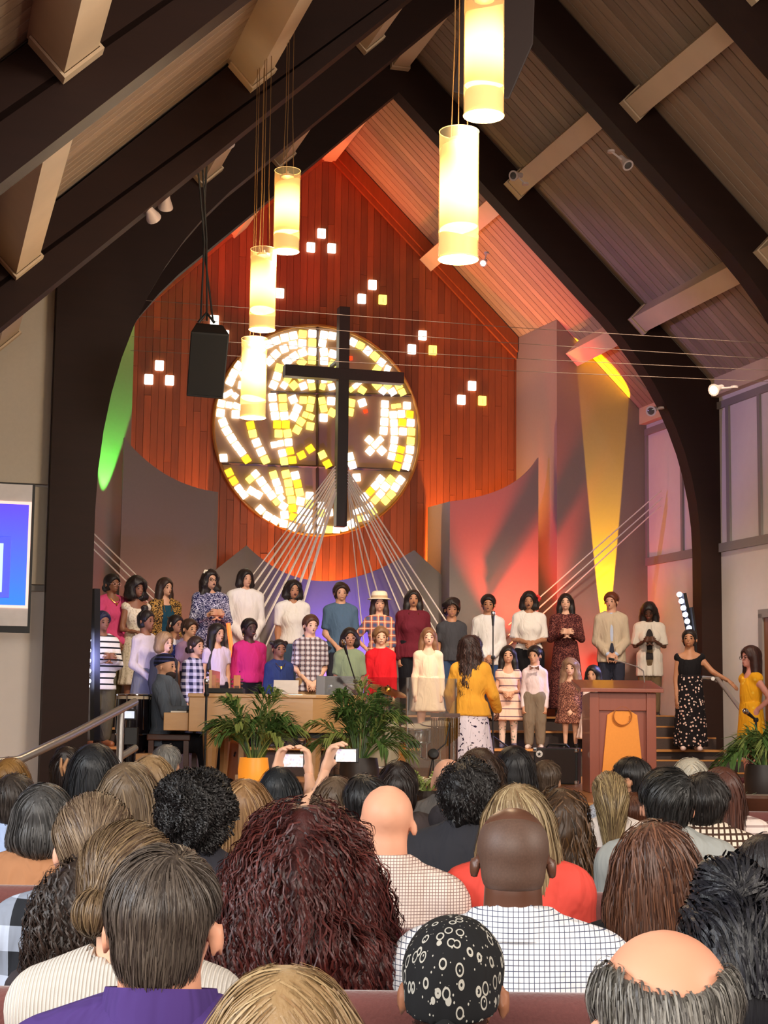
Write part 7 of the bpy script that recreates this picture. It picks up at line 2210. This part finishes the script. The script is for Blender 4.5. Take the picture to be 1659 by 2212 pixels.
sitter('woman with half up brown waves and bare shoulders in black', 1208, 1706, 6.0, skin=SK_P, female=True, hh=.232, H=1.66, yaw=.3,
       hair=mid('curlylong', (26, 20, 18), (132, 92, 56), t=.022, L=.3, w=1.2, n=2400, sl=.3, steps=9, wave=.008, wf=40, noise=.006), top=knit(cloth((26, 22, 24)), sleeve=0, neck='strap', f=.014))
sitter('man in a light blue shirt with thinning dark hair', 36, 1672, 6.45, skin=SK_T, hh=.245, H=1.74, hair=mid('short', (36, 30, 28), (92, 80, 72), t=.012, mode='crown'), top=shirt(cloth((168, 188, 226))))
sitter('person with sleek long black hair beside the claw clip', 208, 1607, 6.6, skin=SK_T, female=True, hh=.24, H=1.76, hair=mid('long', (15, 15, 18), (52, 54, 60), t=.024, L=.16, n=1500, sl=.25), top=knit(cloth((200, 190, 186))))
sitter('woman with straight blond brown hair half hidden by the ash brown hair', 330, 1632, 6.5, skin=SK_P, female=True, hh=.23, H=1.7, hair=mid('long', (122, 92, 62), (206, 172, 124), t=.02, L=.2, n=1400, sl=.3), top=knit(cloth((214, 190, 190))))
sitter('man with thick dark hair in a brown gingham shirt', 1520, 1670, 6.5, skin=SK_T, hh=.24, H=1.78, b=1.1, hair=mid('short', (22, 19, 18), (60, 52, 48), t=.03, n=1500, mode='crown', noise=.005), top=shirt(pattern('grid', (226, 210, 190), (70, 48, 36), 42, .35)))
sitter('man with short black hair in a mint shirt', 791, 1674, 6.4, skin=SK_T, hh=.23, H=1.7, hair=mid('short', (20, 19, 20), (52, 50, 52), t=.026, n=1300, mode='crown'), top=shirt(cloth((196, 212, 206))))
def raised(x, y, d, pts, rz=math.pi - .06):
    """explicit arm pose from picture points: pts = {side: (elbow px,py,d, wrist px,py,d)}; side +1 is her left"""
    o_ = at_d(x, y, d); o_.z = 0
    Ri = Matrix.Rotation(-rz, 3, 'Z')
    out = []
    for sd in (-1, 1):
        if sd not in pts:
            out.append('lap'); continue
        e, w = (Ri @ (at_d(*q) - o_) for q in pts[sd])
        out.append((np.array((sd * e.x, e.y, e.z)), np.array((sd * w.x, w.y, w.z))))
    return tuple(out)
sitter('woman with black straight hair holding a phone up in both hands', 605, 1657, 7.2, skin=SK_P, female=True, hh=.228, H=1.62, hair=mid('long', (16, 18, 22), (54, 62, 70), t=.02, L=.2, n=1300, sl=.25), top=knit(cloth((96, 106, 116)), sleeve=1.6),
       arms=raised(605, 1657, 7.2, {1: ((566, 1712, 7.35), (596, 1668, 7.6)), -1: ((672, 1722, 7.35), (668, 1672, 7.6))}), hands=(.9, .9), hand_dir={1: ((-.25, .0, .95), (-.9, .3, 0)), -1: ((.1, .0, .95), (.9, .3, 0))})
sitter('woman with long brown hair raising a phone in a green sleeve', 728, 1678, 6.6, skin=SK_P, female=True, hh=.22, H=1.6, hair=mid('long', (74, 56, 44), (150, 124, 96), t=.018, L=.2, n=1300, sl=.28, wave=.004), top=knit(cloth((58, 72, 66)), sleeve=1.85),
       arms=raised(728, 1678, 6.6, {1: ((664, 1738, 6.75), (703, 1664, 7.0))}), hands=(None, .9), hand_dir={1: ((-.3, .1, .9), (-.9, .3, 0))})
sitter('woman with dark hair piled up behind the bald man', 862, 1650, 7.25, skin=SK_M, female=True, hh=.23, H=1.68, hair=mid('up', (24, 18, 16), (62, 46, 40), t=.028, n=900, noise=.006), top=knit(cloth((70, 60, 60))))
sitter('woman with dark brown wavy hair beside the man in the charcoal jacket', 1036, 1618, 7.2, skin=SK_T, female=True, hh=.235, H=1.76, hair=mid('curlylong', (34, 23, 19), (98, 68, 50), t=.03, L=.16, n=1300, wave=.006, noise=.008), top=knit(cloth((50, 46, 50))))
sitter('blond ponytail above a white top', 1316, 1667, 7.25, skin=SK_P, female=True, hh=.222, H=1.66, hair=mid('pony', (96, 76, 54), (214, 184, 130), t=.014, L=.16, w=1.2, n=1600, sl=.26, mode='back', r=.002), top=knit(cloth((226, 214, 206)), f=.016, neck='scoop'))
sitter('person with long auburn hair in a white striped blouse', 1556, 1657, 7.3, skin=SK_L, female=True, hh=.23, H=1.7, yaw=.2, hair=mid('long', (64, 34, 26), (128, 74, 54), t=.02, L=.3, w=1.0, n=1400, sl=.34, steps=8), top=knit(pattern('stripe', (224, 206, 196), (170, 146, 140), 30, .3)))
sitter('child with reddish brown hair between the ponytail and the parted dark hair', 1370, 1712, 7.9, skin=SK_L, hh=.21, H=1.3, hair=mid('short', (70, 36, 22), (130, 78, 50), t=.02, n=700, mode='crown'), top=knit(cloth((90, 80, 80))))
sitter('man with cropped black hair turned in profile to the left', 1362, 1636, 8.1, skin=SK_T, hh=.24, H=1.76, yaw=1.15, face=True, hair=mid('short', (20, 18, 18), (52, 46, 44), t=.014, n=900, mode='crown'), top=shirt(pattern('leaf', (120, 124, 134), (176, 180, 190), 70, .5)))
sitter('white haired head beyond the man in brown gingham', 1490, 1638, 8.2, skin=SK_P, female=True, hh=.228, H=1.7, hair=mid('bob', (180, 170, 150), (236, 230, 214), t=.022, n=1000, sl=.16), top=knit(cloth((170, 160, 160))))
sitter('person with long smooth black hair beyond the wavy brown hair', 1111, 1611, 8.1, skin=SK_T, female=True, hh=.24, H=1.76, hair=mid('long', (15, 13, 14), (42, 38, 40), t=.022, L=.16, n=900, sl=.25), top=knit(cloth((60, 56, 60))))
sitter('bald man with a grey jacket beyond the charcoal jacket', 968, 1640, 8.0, skin=(206, 154, 128), hh=.24, H=1.76, hair=None, top=shirt(cloth((96, 92, 90)), name='jacket'))
sitter('dark haired person with a tan claw clip', 150, 1620, 8.0, skin=SK_L, female=True, hh=.228, H=1.7, hair=mid('up', (26, 19, 17), (66, 48, 42), t=.022, n=900), top=knit(cloth((214, 208, 206))),
       extra=lambda p, root: (lambda mb: (mb.tube([p.hpt(-.12, .55, .75), p.hpt(-.05, .6, .55), p.hpt(-.1, .52, .35)], [.012, .02, .012], 6, squash=.5), mb.tube([p.hpt(.04, .52, .75), p.hpt(.02, .6, .55), p.hpt(.0, .52, .35)], [.01, .018, .01], 6, squash=.5), mb.build('claw_clip', plain('tortoise_clip', (176, 132, 96), .4), root, smooth=True)))(MB()))
sitter('golden brown haired head at the left edge', 26, 1637, 8.1, skin=SK_P, female=True, hh=.232, H=1.72, hair=mid('bob', (130, 90, 46), (206, 160, 92), t=.022, n=900), top=knit(cloth((150, 130, 120))))
sitter('man with cropped brown hair in a dark suit jacket', 1180, 1642, 9.0, skin=SK_L, hh=.24, H=1.78, b=1.1, hair=mid('short', (70, 54, 42), (112, 90, 72), t=.01, n=900, mode='crown'), top=shirt(cloth((66, 66, 74)), name='jacket', f=.036))
sitter('grey haired man at the front by the pianist', 362, 1609, 9.7, skin=SK_L, hh=.24, H=1.76, hair=mid('short', (104, 102, 98), (196, 192, 184), t=.016, n=1200, mode='crown'), top=shirt(cloth((60, 64, 84))))
# ---- phones held up in the crowd, hands gripping them
M_PHONE_SCREEN = None
def phone_picture():
    m, nt, b = base('phone_live_picture', .3)
    v = coords(nt, (110, 110, 110))
    vo = nd(nt, 'ShaderNodeTexVoronoi', ins={'Scale': 1.0}); nt.links.new(v, vo.inputs['Vector'])
    rp = nd(nt, 'ShaderNodeValToRGB'); nt.links.new(vo.outputs['Color'], rp.inputs[0])
    e = rp.color_ramp.elements
    e[0].position = .15; e[0].color = (*srgb(120, 130, 230), 1); e[1].position = .8; e[1].color = (*srgb(250, 246, 250), 1)
    x = rp.color_ramp.elements.new(.45); x.color = (*srgb(240, 236, 246), 1); y = rp.color_ramp.elements.new(.3); y.color = (*srgb(230, 90, 90), 1)
    nt.links.new(rp.outputs[0], b.inputs['Emission Color']); b.inputs['Emission Strength'].default_value = .34
    return m
M_PH = phone_picture()
def phone_up(label, px, py, d, wpx, hpx, arms, sleeve_col, skin):
    c = at_d(px, py, d)
    s = d / F
    o = thing('mobile_phone', label, 'phone', c, 0)
    mb = MB(); mb.box((0, 0, 0), (wpx * s, .009, hpx * s)); mb.build('case', M_BLACKPLASTIC, o, bevel=.003)
    mb = MB(); mb.box((-.002, -.0055, 0), (wpx * s * .80, .003, hpx * s * .88)); mb.build('screen', M_PH, o)
    return c
cA = phone_up('phone with a live picture of the choir held in two hands above black hair', 633, 1643, 7.62, 56, 30, None, None, SK_L)
cB = phone_up('phone with a live picture of the choir held in one raised hand', 748, 1632, 7.02, 54, 30, None, None, SK_L)
